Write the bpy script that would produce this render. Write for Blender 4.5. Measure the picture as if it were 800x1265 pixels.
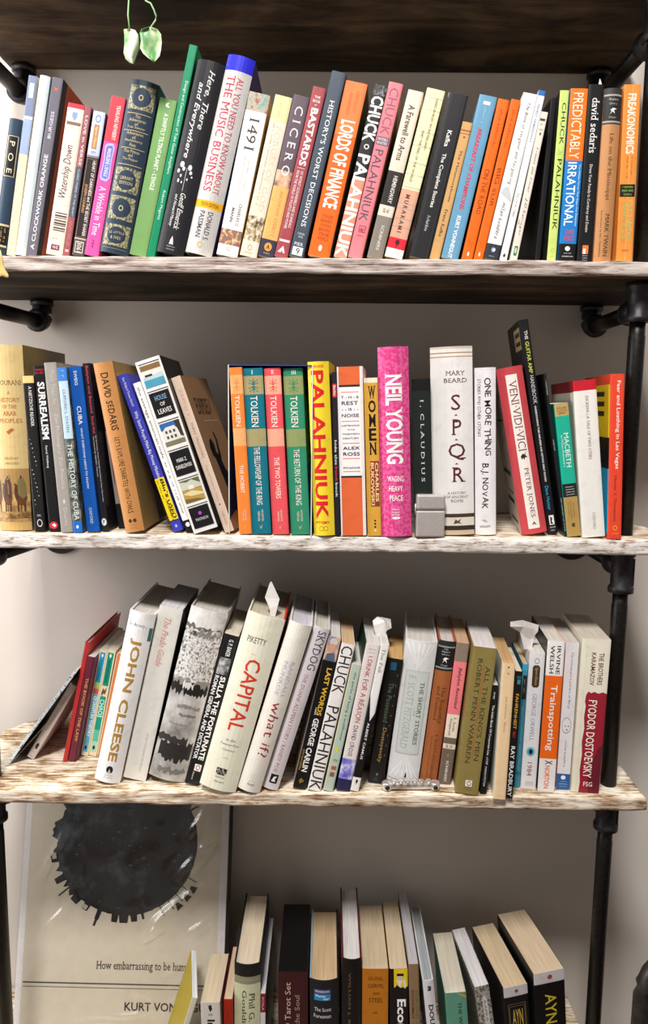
import bpy, bmesh, math, random
from mathutils import Vector, Matrix, noise
R = math.radians
random.seed(7)
for o in list(bpy.data.objects): bpy.data.objects.remove(o)
C = bpy.context.scene.collection
SC = bpy.context.scene

# ------------------------------------------------------------------ camera, world, light, exposure
ZO = 1.45                                   # height of the camera above the floor
CAMY = -0.97
cd = bpy.data.cameras.new('camera'); cam = bpy.data.objects.new('camera', cd); C.objects.link(cam)
cd.sensor_fit = 'VERTICAL'; cd.sensor_height = 36.0; cd.lens = 36.0 * 938.7 / 1265.0
cd.clip_start = 0.02; cd.clip_end = 50
def cam_matrix(t, r, y):
    fw = Vector((math.sin(y)*math.cos(t), math.cos(y)*math.cos(t), -math.sin(t)))
    ri = Vector((math.cos(y), -math.sin(y), 0)); up = ri.cross(fw)
    r2 = ri*math.cos(r) + up*math.sin(r); u2 = -ri*math.sin(r) + up*math.cos(r)
    m = Matrix((r2, u2, -fw)).transposed().to_4x4(); m.translation = Vector((0, CAMY, ZO)); return m
cam.matrix_world = cam_matrix(R(7.608), R(0.6226), R(-0.2623))
SC.camera = cam
SC.view_settings.view_transform = 'Standard'; SC.view_settings.look = 'None'
SC.view_settings.gamma = 1.0; SC.view_settings.use_curve_mapping = False
SC.view_settings.exposure = 0.0

wd = bpy.data.worlds.new('room_light'); SC.world = wd; wd.use_nodes = True
wb = wd.node_tree.nodes['Background']; wb.inputs[0].default_value = (1.0, 0.91, 0.82, 1); wb.inputs[1].default_value = 0.22
def area(name, loc, target, sx, sy, power, col):
    ld = bpy.data.lights.new(name, 'AREA'); ld.shape = 'RECTANGLE'; ld.size = sx; ld.size_y = sy
    ld.energy = power; ld.color = col
    o = bpy.data.objects.new(name, ld); C.objects.link(o); o.location = loc
    o.rotation_euler = (Vector(target) - Vector(loc)).to_track_quat('-Z', 'Y').to_euler(); return o
area('window_daylight', (-0.34, -1.6, ZO + 2.2), (0, 0.1, ZO - 0.1), 0.5, 0.5, 108, (1.0, 0.975, 0.95))
area('side_window_daylight', (-1.06, -0.20, ZO + 0.35), (-0.3, 0.2, ZO + 0.0), 0.3, 1.9, 15.5, (1.0, 0.985, 0.975))

# ------------------------------------------------------------------ materials
def lin(c):
    c = c.lstrip('#'); v = [int(c[i:i+2], 16)/255 for i in (0, 2, 4)]
    return tuple(x/12.92 if x <= .04045 else ((x+.055)/1.055)**2.4 for x in v) + (1,)
_m = {}
def nodes(name, rough=.45, spec=.35):
    m = bpy.data.materials.new(name); m.use_nodes = True; nt = m.node_tree
    b = nt.nodes['Principled BSDF']; b.inputs['Roughness'].default_value = rough
    b.inputs['Specular IOR Level'].default_value = spec
    return m, nt, b
def tex(nt, kind='ShaderNodeTexNoise', scale=(1, 1, 1), **kw):
    tc = nt.nodes.new('ShaderNodeTexCoord'); mp = nt.nodes.new('ShaderNodeMapping'); mp.inputs['Scale'].default_value = scale
    nt.links.new(tc.outputs['Object'], mp.inputs[0]); t = nt.nodes.new(kind); nt.links.new(mp.outputs[0], t.inputs['Vector'])
    for k, v in kw.items(): t.inputs[k].default_value = v
    return t
def ramp(nt, src, stops):
    cr = nt.nodes.new('ShaderNodeValToRGB'); el = cr.color_ramp.elements
    while len(el) < len(stops): el.new(0.5)
    for e_, (p_, c_) in zip(el, stops): e_.position = p_; e_.color = lin(c_) if isinstance(c_, str) else c_
    nt.links.new(src, cr.inputs[0]); return cr
def M(spec, kind='cover'):
    """printed paper, cloth or board in one colour; 'pic:' a mottled printed picture; 'pat:' a fine two-tone pattern"""
    key = (spec, kind)
    if key in _m: return _m[key]
    if spec.startswith('pic:'):
        c1, c2, c3, s = spec[4:].split(','); s = float(s)
        m, nt, b = nodes('printed_picture', .4)
        t = tex(nt, scale=(s, s, s*.8), Scale=1.0, Detail=4.0, Roughness=.6)
        cr = ramp(nt, t.outputs['Fac'], [(.36, c1), (.5, c2), (.62, c3)]); nt.links.new(cr.outputs[0], b.inputs['Base Color'])
    elif spec.startswith('pat:'):
        c1, c2, s = spec[4:].split(','); s = float(s)
        m, nt, b = nodes('patterned_cover', .4)
        t = tex(nt, scale=(s, s, s), Scale=1.0, Detail=2.0)
        cr = ramp(nt, t.outputs['Fac'], [(.44, c1), (.54, c2)]); nt.links.new(cr.outputs[0], b.inputs['Base Color'])
    elif kind == 'pages':
        m, nt, b = nodes('page_edges', .85, .1)
        t = tex(nt, scale=(1300, 14, 14), Scale=1.0, Detail=2.0)
        c = lin(spec); d = tuple(x*.72 for x in c[:3]) + (1,)
        cr = ramp(nt, t.outputs['Fac'], [(.33, d), (.6, c)]); nt.links.new(cr.outputs[0], b.inputs['Base Color'])
    else:
        m, nt, b = nodes('cover_print', .42)
        t = tex(nt, scale=(60, 60, 60), Scale=1.0, Detail=5.0, Roughness=.7)
        c = lin(spec); d = tuple(x*.88 for x in c[:3]) + (1,)
        cr = ramp(nt, t.outputs['Fac'], [(.3, d), (.5, c)]); nt.links.new(cr.outputs[0], b.inputs['Base Color'])
    _m[key] = m; return m
def metal(name, col, rough, metallic=.6, bump=.0, bs=400, lo=.7, hi=1.25):
    m, nt, b = nodes(name, rough, .5); b.inputs['Metallic'].default_value = metallic
    t = tex(nt, scale=(bs*.2,)*3, Scale=1.0, Detail=4.0); c = lin(col)
    cr = ramp(nt, t.outputs['Fac'], [(.3, tuple(x*lo for x in c[:3]) + (1,)), (.65, tuple(min(1, x*hi) for x in c[:3]) + (1,))])
    nt.links.new(cr.outputs[0], b.inputs['Base Color'])
    if bump:
        bt = tex(nt, scale=(bs,)*3, Scale=1.0, Detail=3.0); bp = nt.nodes.new('ShaderNodeBump'); bp.inputs['Strength'].default_value = bump
        bp.inputs['Distance'].default_value = .0006; nt.links.new(bt.outputs['Fac'], bp.inputs['Height']); nt.links.new(bp.outputs[0], b.inputs['Normal'])
    return m
def wood(name, stops, stretch, bump=.6, rough=.8, blotch=None, dist=.0012):
    m, nt, b = nodes(name, rough, .2)
    t = tex(nt, scale=stretch, Scale=1.0, Detail=7.0, Roughness=.68, Distortion=.6)
    big = tex(nt, scale=(stretch[0]*.9, stretch[1]*.16, stretch[2]*.16), Scale=1.0, Detail=4.0, Roughness=.6)
    mx = nt.nodes.new('ShaderNodeMath'); mx.operation = 'MULTIPLY_ADD'; mx.inputs[1].default_value = .55
    nt.links.new(t.outputs['Fac'], mx.inputs[0])
    m2 = nt.nodes.new('ShaderNodeMath'); m2.operation = 'MULTIPLY'; m2.inputs[1].default_value = .45
    nt.links.new(big.outputs['Fac'], m2.inputs[0]); nt.links.new(m2.outputs[0], mx.inputs[2])
    cr = ramp(nt, mx.outputs[0], stops); nt.links.new(cr.outputs[0], b.inputs['Base Color'])
    bp = nt.nodes.new('ShaderNodeBump'); bp.inputs['Strength'].default_value = bump; bp.inputs['Distance'].default_value = dist
    nt.links.new(mx.outputs[0], bp.inputs['Height']); nt.links.new(bp.outputs[0], b.inputs['Normal'])
    return m
IRON = metal('black_iron', '#2a2827', .38, .75, .35, 900)
IRON2 = metal('cast_iron', '#39373a', .42, .7, .6, 900)
STEEL = metal('brushed_steel', '#c4bcb8', .42, .35, .08, 1500, .93, 1.04)
CHROME = metal('chrome', '#d2cdc8', .2, .6)
BRASS = metal('worn_brass', '#a8885a', .3, .9)

# ------------------------------------------------------------------ object helpers
def obj(name, bm, mats, parent=None, loc=None, smooth=False):
    me = bpy.data.meshes.new(name); bm.to_mesh(me); bm.free()
    o = bpy.data.objects.new(name, me); C.objects.link(o)
    for m in (mats if isinstance(mats, list) else [mats]): me.materials.append(m)
    if parent: o.parent = parent
    if loc: o.location = loc
    if smooth:
        for pl in me.polygons: pl.use_smooth = True
    return o
def tag(o, label, cat, group=None):
    o['label'] = label; o['category'] = cat
    if group: o['group'] = group
    return o
def thing(name, label, cat, loc=(0, 0, 0), group=None):
    o = bpy.data.objects.new(name, None); C.objects.link(o); o.location = loc; o.empty_display_size = .03
    return tag(o, label, cat, group)
def struct(name, bm, m):
    o = obj(name, bm, m); o['kind'] = 'structure'; return o
def box(bm, x0, x1, y0, y1, z0, z1, mi=0, bev=0):
    vs = [bm.verts.new(p) for p in ((x0,y0,z0),(x1,y0,z0),(x1,y1,z0),(x0,y1,z0),(x0,y0,z1),(x1,y0,z1),(x1,y1,z1),(x0,y1,z1))]
    fs = []
    for q in ((0,3,2,1),(4,5,6,7),(0,1,5,4),(1,2,6,5),(2,3,7,6),(3,0,4,7)):
        f_ = bm.faces.new([vs[i] for i in q]); f_.material_index = mi; fs.append(f_)
    if bev:
        es = list({e_ for f_ in fs for e_ in f_.edges}); bmesh.ops.bevel(bm, geom=es, offset=bev, segments=2, profile=.5, affect='EDGES')
def lathe(bm, prof, seg=24, M4=None, mi=0, caps=True):
    """prof: list of (radius, height) along local z"""
    rings = []
    for rr, h in prof:
        ring = []
        for i in range(seg):
            a = 2*math.pi*i/seg; v = Vector((rr*math.cos(a), rr*math.sin(a), h)); ring.append(bm.verts.new(M4 @ v if M4 else v))
        rings.append(ring)
    for a, b in zip(rings, rings[1:]):
        for i in range(seg):
            f_ = bm.faces.new((a[i], a[(i+1) % seg], b[(i+1) % seg], b[i])); f_.material_index = mi; f_.smooth = True
    if caps:
        for ring, rev in ((rings[0], True), (rings[-1], False)):
            f_ = bm.faces.new(list(reversed(ring)) if rev else ring); f_.material_index = mi
def tube(bm, pts, rad, seg=12, mi=0):
    pts = [Vector(p_) for p_ in pts]; rings = []; n_ = len(pts)
    rads = rad if isinstance(rad, list) else [rad]*n_
    up = Vector((0.13, 0.2, 1)).normalized()
    for i, p_ in enumerate(pts):
        t = (pts[min(i+1, n_-1)] - pts[max(i-1, 0)]).normalized()
        a = t.cross(up)
        if a.length < .05: a = t.cross(Vector((1, 0, 0)))
        a.normalize(); b = t.cross(a)
        rings.append([bm.verts.new(p_ + (a*math.cos(2*math.pi*k/seg) + b*math.sin(2*math.pi*k/seg))*rads[i]) for k in range(seg)])
    for A, B_ in zip(rings, rings[1:]):
        for i in range(seg):
            f_ = bm.faces.new((A[i], A[(i+1) % seg], B_[(i+1) % seg], B_[i])); f_.material_index = mi; f_.smooth = True
    bm.faces.new(list(reversed(rings[0]))).material_index = mi; bm.faces.new(rings[-1]).material_index = mi
def along(p0, p1):
    p0, p1 = Vector(p0), Vector(p1); q = (p1 - p0).to_track_quat('Z', 'Y'); return Matrix.Translation(p0) @ q.to_matrix().to_4x4(), (p1 - p0).length

# ------------------------------------------------------------------ lettering: outlines fitted into a box
_t = {}
def glyphs(s, st):
    cu = bpy.data.curves.new('lettering', 'FONT'); cu.body = s; cu.resolution_u = 2; cu.fill_mode = 'FRONT'
    cu.offset = .028 if 'B' in st else (.010 if 'b' in st else 0.0)
    if 'i' in st: cu.shear = .28
    o = bpy.data.objects.new('lettering', cu); me = o.to_mesh()
    vs = [(v.co.x, v.co.y) for v in me.vertices]; fs = [tuple(p_.vertices) for p_ in me.polygons]
    if 's' in st:                                           # slab serifs at the stroke ends
        cnt = {}
        for f_ in fs:
            for a, b in zip(f_, f_[1:] + f_[:1]): cnt[frozenset((a, b))] = cnt.get(frozenset((a, b)), 0) + 1
        for k, c_ in cnt.items():
            if c_ != 1 or len(k) != 2: continue
            a, b = [vs[i] for i in k]
            if abs(a[1]-b[1]) < .004 and .03 < abs(a[0]-b[0]) < .19 and (abs(a[1]) < .05 or a[1] > .42):
                x0, x1 = min(a[0], b[0]) - .06, max(a[0], b[0]) + .06; y = a[1]; d = .045 if y < .2 else -.045
                i0 = len(vs); vs += [(x0, y), (x1, y), (x1 - .01, y+d), (x0 + .01, y+d)]
                fs.append((i0, i0+1, i0+2, i0+3) if d > 0 else (i0+3, i0+2, i0+1, i0))
    o.to_mesh_clear(); bpy.data.objects.remove(o); bpy.data.curves.remove(cu)
    return vs, fs
def text2d(s, st):
    key = (s, st)
    if key in _t: return _t[key]
    if 'h' in st or 'K' in st:                              # hand lettering / stacked letters, one character at a time
        rnd = random.Random(s); vs, fs, x = [], [], 0.0
        for i, ch in enumerate(s):
            if ch == ' ': x += .32; continue
            gv, gf = glyphs(ch, st.replace('h', '').replace('K', ''))
            if not gv: continue
            x0, x1 = min(v[0] for v in gv), max(v[0] for v in gv); y0, y1 = min(v[1] for v in gv), max(v[1] for v in gv)
            i0 = len(vs)
            if 'K' in st:
                for v in gv: vs.append(((v[0]-x0)/max(x1-x0, .12 if x1-x0 < .2 else x1-x0), -i*1.12 + (v[1]-y0)/max(y1-y0, .1)))
            else:
                a = rnd.uniform(-.13, .13); dy = rnd.uniform(-.06, .06); sc = rnd.uniform(.88, 1.12); cx = (x0+x1)/2
                for v in gv:
                    vx, vy = (v[0]-cx)*sc, (v[1]-.3)*sc
                    vs.append((x + (x1-x0)/2 + vx*math.cos(a) - vy*math.sin(a), .3 + dy + vx*math.sin(a) + vy*math.cos(a)))
                x += (x1-x0) + .09
            fs += [tuple(j + i0 for j in f_) for f_ in gf]
    else: vs, fs = glyphs(s, st)
    if not vs: _t[key] = ([], []); return _t[key]
    x0, x1 = min(v[0] for v in vs), max(v[0] for v in vs); y0, y1 = min(v[1] for v in vs), max(v[1] for v in vs)
    w, h = max(x1-x0, 1e-4), max(y1-y0, 1e-4)
    _t[key] = ([((v[0]-x0)/w, (v[1]-y0)/h) for v in vs], fs); return _t[key]

# ------------------------------------------------------------------ printed decoration laid on a surface
US = [0, .06, .14, .25, .375, .5, .625, .75, .86, .94, 1]
class Face:
    """collects printed shapes on one surface; P(u,v,off) gives the 3D point, u 0..1 left to right, v 0..1 top to bottom"""
    def __init__(s, bm, P, mats, curved=False, aspect=.12):
        s.bm, s.P, s.mats, s.curved, s.k, s.asp = bm, P, mats, curved, 0, aspect
    def mi(s, c):
        m = M(c)
        if m not in s.mats: s.mats.append(m)
        return s.mats.index(m)
    def off(s): s.k += 1; return .00012 + .000016*s.k
    def quad(s, u0, v0, u1, v1, c, o):
        us = [u0] + [u for u in US[1:-1] if s.curved and u0 + .004 < u < u1 - .004] + [u1]; n_ = len(us)-1; mi = s.mi(c)
        top = [s.bm.verts.new(s.P(u, v0, o)) for u in us]
        bot = [s.bm.verts.new(s.P(u, v1, o)) for u in us]
        for i in range(n_): s.bm.faces.new((bot[i], bot[i+1], top[i+1], top[i])).material_index = mi
    def flat(s, vs, fs, c, o):
        """2D mesh in (u,v); sliced across u when the surface is curved so that it follows it"""
        b2 = bmesh.new(); bv = [b2.verts.new((x, y, 0)) for x, y in vs]
        for f_ in fs:
            if len(set(f_)) < 3: continue
            try: b2.faces.new([bv[i] for i in f_])
            except ValueError: pass
        if s.curved:
            lo, hi = min(q[0] for q in vs), max(q[0] for q in vs)
            for u in US[1:-1]:
                if lo < u < hi: bmesh.ops.bisect_plane(b2, geom=list(b2.verts)+list(b2.edges)+list(b2.faces), plane_co=(u, 0, 0), plane_no=(1, 0, 0), dist=1e-6)
        mi = s.mi(c); mp = {}
        for v in b2.verts: mp[v] = s.bm.verts.new(s.P(v.co.x, v.co.y, o))
        for f_ in b2.faces:
            pts = [mp[v] for v in f_.verts]
            if f_.normal.z > 0: pts.reverse()
            s.bm.faces.new(pts).material_index = mi
        b2.free()
    def poly(s, pts, c, o):
        a = sum(x0*y1 - x1*y0 for (x0, y0), (x1, y1) in zip(pts, pts[1:]+pts[:1]))
        b2 = bmesh.new(); vs = [b2.verts.new((x, y, 0)) for x, y in (pts if a > 0 else pts[::-1])]
        f_ = b2.faces.new(vs); f_.normal_update(); bmesh.ops.triangulate(b2, faces=[f_], ngon_method='EAR_CLIP'); b2.verts.index_update()
        V = [(v.co.x, v.co.y) for v in b2.verts]; F = [tuple(v.index for v in q.verts) for q in b2.faces]; b2.free()
        s.flat(V, F, c, o)
    def draw(s, decs):
        for d in decs:
            k = d[0]; o = s.off()
            if k == 'r': s.quad(*d[1:5], d[5], o)
            elif k == 'n': s.quad(*d[1:5], 'pic:%s,%s,%s,%s' % d[5:9], o)
            elif k == 'e':
                u0, v0, u1, v1, c = d[1:]
                s.poly([((u0+u1)/2 + (u1-u0)/2*math.cos(i*math.pi/10), (v0+v1)/2 + (v1-v0)/2*math.sin(i*math.pi/10)) for i in range(20)], c, o)
            elif k == 'g':
                u0, v0, u1, v1, c, w = d[1:]; V = []; F = []
                for i in range(20):
                    a = i*math.pi/10
                    for q in (1, 1-w): V.append(((u0+u1)/2 + (u1-u0)/2*q*math.cos(a), (v0+v1)/2 + (v1-v0)/2*q*math.sin(a)))
                    j = (i+1) % 20; F.append((2*i, 2*j, 2*j+1, 2*i+1))
                s.flat(V, F, c, o)
            elif k == 'f':
                u0, v0, u1, v1, c, w = d[1:]; wu = w*(u1-u0)*1.0; wv = wu*s.asp
                for q in ((u0, v0, u1, v0+wv), (u0, v1-wv, u1, v1), (u0, v0+wv, u0+wu, v1-wv), (u1-wu, v0+wv, u1, v1-wv)): s.quad(*q, c, o)
            elif k == 'p': s.poly(d[1], d[2], o)
            elif k == 'x':                                  # small eight-branched emblem
                u0, v0, u1, v1, c = d[1:]; cu, cv = (u0+u1)/2, (v0+v1)/2
                s.quad(cu-.02, v0, cu+.02, v1, c, o)
                for i, (du, dv) in enumerate(((.9, .35), (.75, .8), (.9, -.35), (.75, -.75))):
                    for sg in (-1, 1):
                        ex, ey = cu + sg*du*(u1-u0)/2, cv + dv*(v1-v0)/2
                        s.poly([(cu, cv-.004+.02*dv), (ex, ey), (cu, cv+.004+.02*dv)], c, o+.000002*i)
                        s.poly([(ex-.03, ey), (ex, ey-.005), (ex+.03, ey), (ex, ey+.005)], c, o+.00001)
            elif k == 'l':                                  # a line of tiny print too small to read
                u0, v0, u1, v1, c, dr = d[1:]; rnd = random.Random(str(d)); V = []; F = []; a = 0.0
                L_ = (u1-u0)/s.asp if dr == 'h' else (v1-v0); W_ = (v1-v0) if dr == 'h' else (u1-u0)*s.asp
                st = min(max(.8*W_/max(L_, 1e-4), .02), .3)
                while a < 1 - st*.5:
                    w = st*rnd.uniform(.5, .9)
                    if rnd.random() > .16:
                        t0, t1 = rnd.choice([(.12, .88), (.12, .7), (0, .72), (.1, .75)])
                        for A0, A1, B0, B1 in ((a, a+w*.35, t0, t1), (a+w*.35, min(1, a+w), t1-.22, t1)):
                            i0 = len(V)
                            for A_, B_ in ((A0, B0), (A1, B0), (A1, B1), (A0, B1)):
                                V.append((u0+A_*(u1-u0), v1-B_*(v1-v0)) if dr == 'h' else (u0+B_*(u1-u0), v0+A_*(v1-v0)))
                            F.append((i0, i0+1, i0+2, i0+3))
                    a += st
                s.flat(V, F, c, o)
            elif k == 't':
                _, txt, u0, v0, u1, v1, c, st, dr = d
                tv, tf = text2d(txt, st + ('K' if dr == 's' else ''))
                if dr in 'hs': V = [(u0+a*(u1-u0), v1-b*(v1-v0)) for a, b in tv]
                elif dr == 'd': V = [(u0+b*(u1-u0), v0+a*(v1-v0)) for a, b in tv]
                else: V = [(u1-b*(u1-u0), v1-a*(v1-v0)) for a, b in tv]
                s.flat(V, tf, c, o)

# ------------------------------------------------------------------ a book
def make_book(b):
    x, y, z = b['at']; t, h, dep = b['t'], b['h'], b['d']; kind = b['kind']
    root = thing(b['name'], b['label'], b['cat'], (x, y, z + ZO), b['group'])
    root.rotation_euler = (0, b['lean'], R(b.get('yaw', 0)))
    hc = kind == 'hc'
    tc = min(.0022 if hc else .0005, t*.16); bul = min(.17*t, .0062) if hc else min(.0007, t*.05); pw = 2.0 if hc else 6
    ins = .003 if hc else .0003
    pv = [-bul*(1 - abs(2*u-1)**pw) for u in US]
    def prof(u):                                            # back profile, straight between the cuts so that print lies on it
        for i in range(len(US)-1):
            if u <= US[i+1]: return pv[i] + (pv[i+1]-pv[i])*(u-US[i])/(US[i+1]-US[i])
        return pv[-1]
    P = lambda u, v, o=0.0: ((u-.5)*t, prof(min(1, max(0, u))) - o, (1-v)*h)
    # spine
    bm = bmesh.new(); mats = []
    bands = b['bands'] if isinstance(b['bands'], list) else [(1, b['bands'])]
    F = Face(bm, P, mats, True, t/h)
    us = US; v0 = 0.0
    ts = .0012 if hc else .0004
    for ve, c in bands:
        mi = F.mi(c); a = [bm.verts.new(P(u, v0)) for u in us]; q = [bm.verts.new(P(u, ve)) for u in us]
        for i in range(len(us)-1): bm.faces.new((q[i], q[i+1], a[i+1], a[i])).material_index = mi
        v0 = ve
    for vv, up in ((0, True), (1, False)):                  # turned-in ends of the spine
        a = [bm.verts.new(P(u, vv)) for u in us]; q = [bm.verts.new((P(u, vv)[0]*.985, P(u, vv)[1]+ts, P(u, vv)[2])) for u in us]
        mi = F.mi(bands[0][1] if up else bands[-1][1])
        for i in range(len(us)-1): bm.faces.new((a[i], a[i+1], q[i+1], q[i]) if up else (q[i], q[i+1], a[i+1], a[i])).material_index = mi
    F.draw(b['dec'])
    obj('spine', bm, mats, root)
    # the two covers
    c0 = max(bands, key=lambda q: 1)[1] if len(bands) == 1 else max(((e1-e0, c) for (e0, _), (e1, c) in zip([(0, '')]+bands, bands)), key=lambda q: q[0])[1]
    for nm, sg, cs, ds in (('front_cover', 1, b.get('sideR'), b.get('sdR')), ('back_cover', -1, b.get('sideL'), b.get('sdL'))):
        bm = bmesh.new(); mats = []
        strips = cs if isinstance(cs, list) else [(1, cs or c0)]
        y0 = 0.0; Fs = Face(bm, lambda u, v, o=0.0: (sg*(t/2+o), u*dep, (1-v)*h), mats, False, dep/h)
        for ye, c in strips:
            xi, xo = sorted((sg*(t/2-tc), sg*t/2)); box(bm, xi, xo, y0*dep, ye*dep, 0, h, Fs.mi(c)); y0 = ye
        if ds: Fs.draw(ds)
        obj(nm, bm, mats, root)
    # page block, its spine side following the rounded back
    bm = bmesh.new(); hw = t/2 - tc - .0001; zt = h - ins; zb = ins if hc else .0002; yb = dep - (ins if hc else .0006)
    n_ = 9; fr = []
    for i in range(n_):
        u = i/(n_-1); xx = (2*u-1)*hw; yy = prof(.5 + (u-.5)*.96) + (.0016 if hc else .0005); fr.append((xx, yy))
    wv = b.get('fan', 0.0); rows = 6 if kind != 'vhs' else 1; lo, hi = [], []
    for j in range(rows+1):
        f_ = j/rows; lo.append([bm.verts.new((xx, yy + (yb-yy)*f_, zb)) for xx, yy in fr]); hi.append([bm.verts.new((xx, yy + (yb-yy)*f_, zt - .0006*math.sin(f_*3.1)*(1 if hc else 0))) for xx, yy in fr])
    for j in range(rows):
        for i in range(n_-1):
            bm.faces.new((hi[j][i], hi[j][i+1], hi[j+1][i+1], hi[j+1][i])); bm.faces.new((lo[j][i], lo[j+1][i], lo[j+1][i+1], lo[j][i+1]))
        bm.faces.new((lo[j][0], hi[j][0], hi[j+1][0], lo[j+1][0])); bm.faces.new((lo[j][-1], lo[j+1][-1], hi[j+1][-1], hi[j][-1]))
    for i in range(n_-1):
        bm.faces.new((lo[0][i], lo[0][i+1], hi[0][i+1], hi[0][i])); bm.faces.new((lo[-1][i], hi[-1][i], hi[-1][i+1], lo[-1][i+1]))
    if kind == 'box': obj('lid', bm, M(b['tp']), root)
    elif kind == 'vhs': obj('cassette', bm, M('#1b1a1b'), root)
    else: obj('pages', bm, M(b.get('pg', '#e6dcc8'), 'pages'), root)
    if b.get('sticker'):
        (u0, v0, u1, v1), c, ds = b['sticker']; bm = bmesh.new(); mats = []
        Fk = Face(bm, lambda u, v, o=0.0: P(u0+(u1-u0)*u, v0+(v1-v0)*v, .0007+o), mats, False, t*(u1-u0)/(h*(v1-v0)))
        box(bm, (u0-.5)*t, (u1-.5)*t, -bul-.0007, -bul-.0003, (1-v1)*h, (1-v0)*h, Fk.mi(c)); Fk.draw(ds)
        st = obj('price_sticker', bm, mats, root); st['label'] = 'yellow sticker with black lettering'
    return root

# ------------------------------------------------------------------ the room
WALLY = 0.263
m, nt, b_ = nodes('wall_paint', .75, .25)
t_ = tex(nt, scale=(6, 6, 6), Scale=1.0, Detail=5.0); cr = ramp(nt, t_.outputs['Fac'], [(.3, '#d0c6bd'), (.7, '#d6cdc5')]); nt.links.new(cr.outputs[0], b_.inputs['Base Color'])
t_ = tex(nt, scale=(350, 350, 350), Scale=1.0, Detail=3.0); bp = nt.nodes.new('ShaderNodeBump'); bp.inputs['Strength'].default_value = .25; bp.inputs['Distance'].default_value = .0006
nt.links.new(t_.outputs['Fac'], bp.inputs['Height']); nt.links.new(bp.outputs[0], b_.inputs['Normal'])
bm = bmesh.new(); box(bm, -2.2, 2.2, WALLY, WALLY + .1, 0, 2.7); struct('wall_back', bm, m)
m, nt, b_ = nodes('floor_boards', .5)
t_ = tex(nt, scale=(3, 40, 40), Scale=1.0, Detail=5.0); cr = ramp(nt, t_.outputs['Fac'], [(.35, '#5a4433'), (.65, '#7d6149')]); nt.links.new(cr.outputs[0], b_.inputs['Base Color'])
bm = bmesh.new(); box(bm, -2.2, 2.2, -3.2, WALLY + .1, -.05, 0); struct('floor', bm, m)

# ------------------------------------------------------------------ reclaimed shelf boards
UNDER = wood('bare_dark_wood', [(.36, '#120d09'), (.46, '#2b2017'), (.54, '#49392a'), (.66, '#6d5840')], (5, 22, 22), .9)
GRAY = wood('whitewashed_gray_wood', [(.40, '#5f4a42'), (.455, '#97827a'), (.50, '#c2b3aa'), (.58, '#ddd2ca')], (16, 650, 650), 1.0, dist=.002)
WHITE = wood('flaking_white_wood', [(.39, '#8a7060'), (.44, '#baa89b'), (.48, '#ddd4cc'), (.56, '#eee8e3')], (50, 480, 480), 1.0, dist=.002)
BROWN = wood('worn_cream_wood', [(.38, '#4f3a2a'), (.445, '#a98463'), (.50, '#d2c0aa'), (.57, '#e9dfd0')], (30, 560, 560), 1.0, dist=.002)
TOPW = wood('worn_cream_top', [(.39, '#6a4f36'), (.45, '#a98c6a'), (.50, '#d6c6ae'), (.57, '#ece3d4')], (26, 210, 210), .9)
def shelf(z0, z1, xl, xr, front, top, label, seed, chip=None):
    D = .257; nx = 260; bm = bmesh.new()
    pf = [(0, z0+(z1-z0)*i/7) for i in range(8)]                       # front face going up
    pt = [(D*i/8, z1) for i in range(1, 9)]; pb = [(D, z0)] + [(D*(7-i)/8, z0) for i in range(7)]
    prof = pf + pt + pb; n_ = len(prof); rings = []
    for i in range(nx+1):
        fx = i/nx; ring = []
        for j, (y, z) in enumerate(prof):
            x = xl + (xr-xl)*fx; q = Vector((x*9+seed, z*160, y*30))
            if y < .001:
                rough = noise.noise(Vector((x*16+seed, z*90, 0)))*.0016 + noise.noise(Vector((x*50, z*400, seed)))*.0010
                edge = max(0, noise.noise(Vector((x*22+seed, 3.3, 0))) - .1)*.0035
                if j in (0, 7): rough += edge + .0008
                if j in (1, 6): rough += edge*.4
                y = y + rough + .0006
                if j == 7: z -= edge*.6 + .0006
                if j == 0: z += max(0, noise.noise(Vector((x*18+seed, 7.7, 0))))*.0022
            z += noise.noise(Vector((x*1.6+seed, .3, 0)))*.0009
            if i in (0, nx): x += noise.noise(Vector((y*40, z*90, seed)))*.003 * (1 if i else -1)
            if i in (1, nx-1): x += noise.noise(Vector((y*40, z*90, seed)))*.0012 * (1 if i > 1 else -1)
            if chip and x < xl + chip and y > D - .06:                  # broken back corner
                k = (1 - (x-xl)/chip); y = min(y, D - .06*max(0, k + .25*noise.noise(Vector((x*80, 1, 0)))))
            ring.append(bm.verts.new((x, y, z + ZO)))
        rings.append(ring)
    for a, b in zip(rings, rings[1:]):
        for j in range(n_):
            k = (j+1) % n_; f_ = bm.faces.new((a[j], b[j], b[k], a[k]))
            f_.material_index = 0 if j < 7 else (1 if j < 15 else 2)
            f_.smooth = True
    for ring, rev in ((rings[0], False), (rings[-1], True)):
        c = bm.verts.new(sum((v.co for v in ring), Vector())/n_)
        for j in range(n_):
            k = (j+1) % n_; f_ = bm.faces.new((ring[k], c, ring[j]) if rev else (ring[j], c, ring[k])); f_.material_index = 0
    bmesh.ops.recalc_face_normals(bm, faces=bm.faces[:])
    return tag(obj('shelf_board', bm, [front, top, UNDER]), label, 'shelf', 'reclaimed wood shelf boards')
Z = dict(S1b=.5079, S1t=.528, S2t=.1867, S2b=.1672, S3t=-.1609, S3b=-.1815, S4t=-.5162, S4b=-.5345, S5t=-1.0265, S5b=-1.046)
XR = .4365
shelf(Z['S1b'], Z['S1t'], -.487, XR+.006, GRAY, TOPW, 'dark underside of the topmost reclaimed shelf board, above the top row of books', 1.7)
shelf(Z['S2b'], Z['S2t'], -.545, XR+.02, GRAY, TOPW, 'gray weathered shelf board carrying the top row of books', 5.2)
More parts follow.
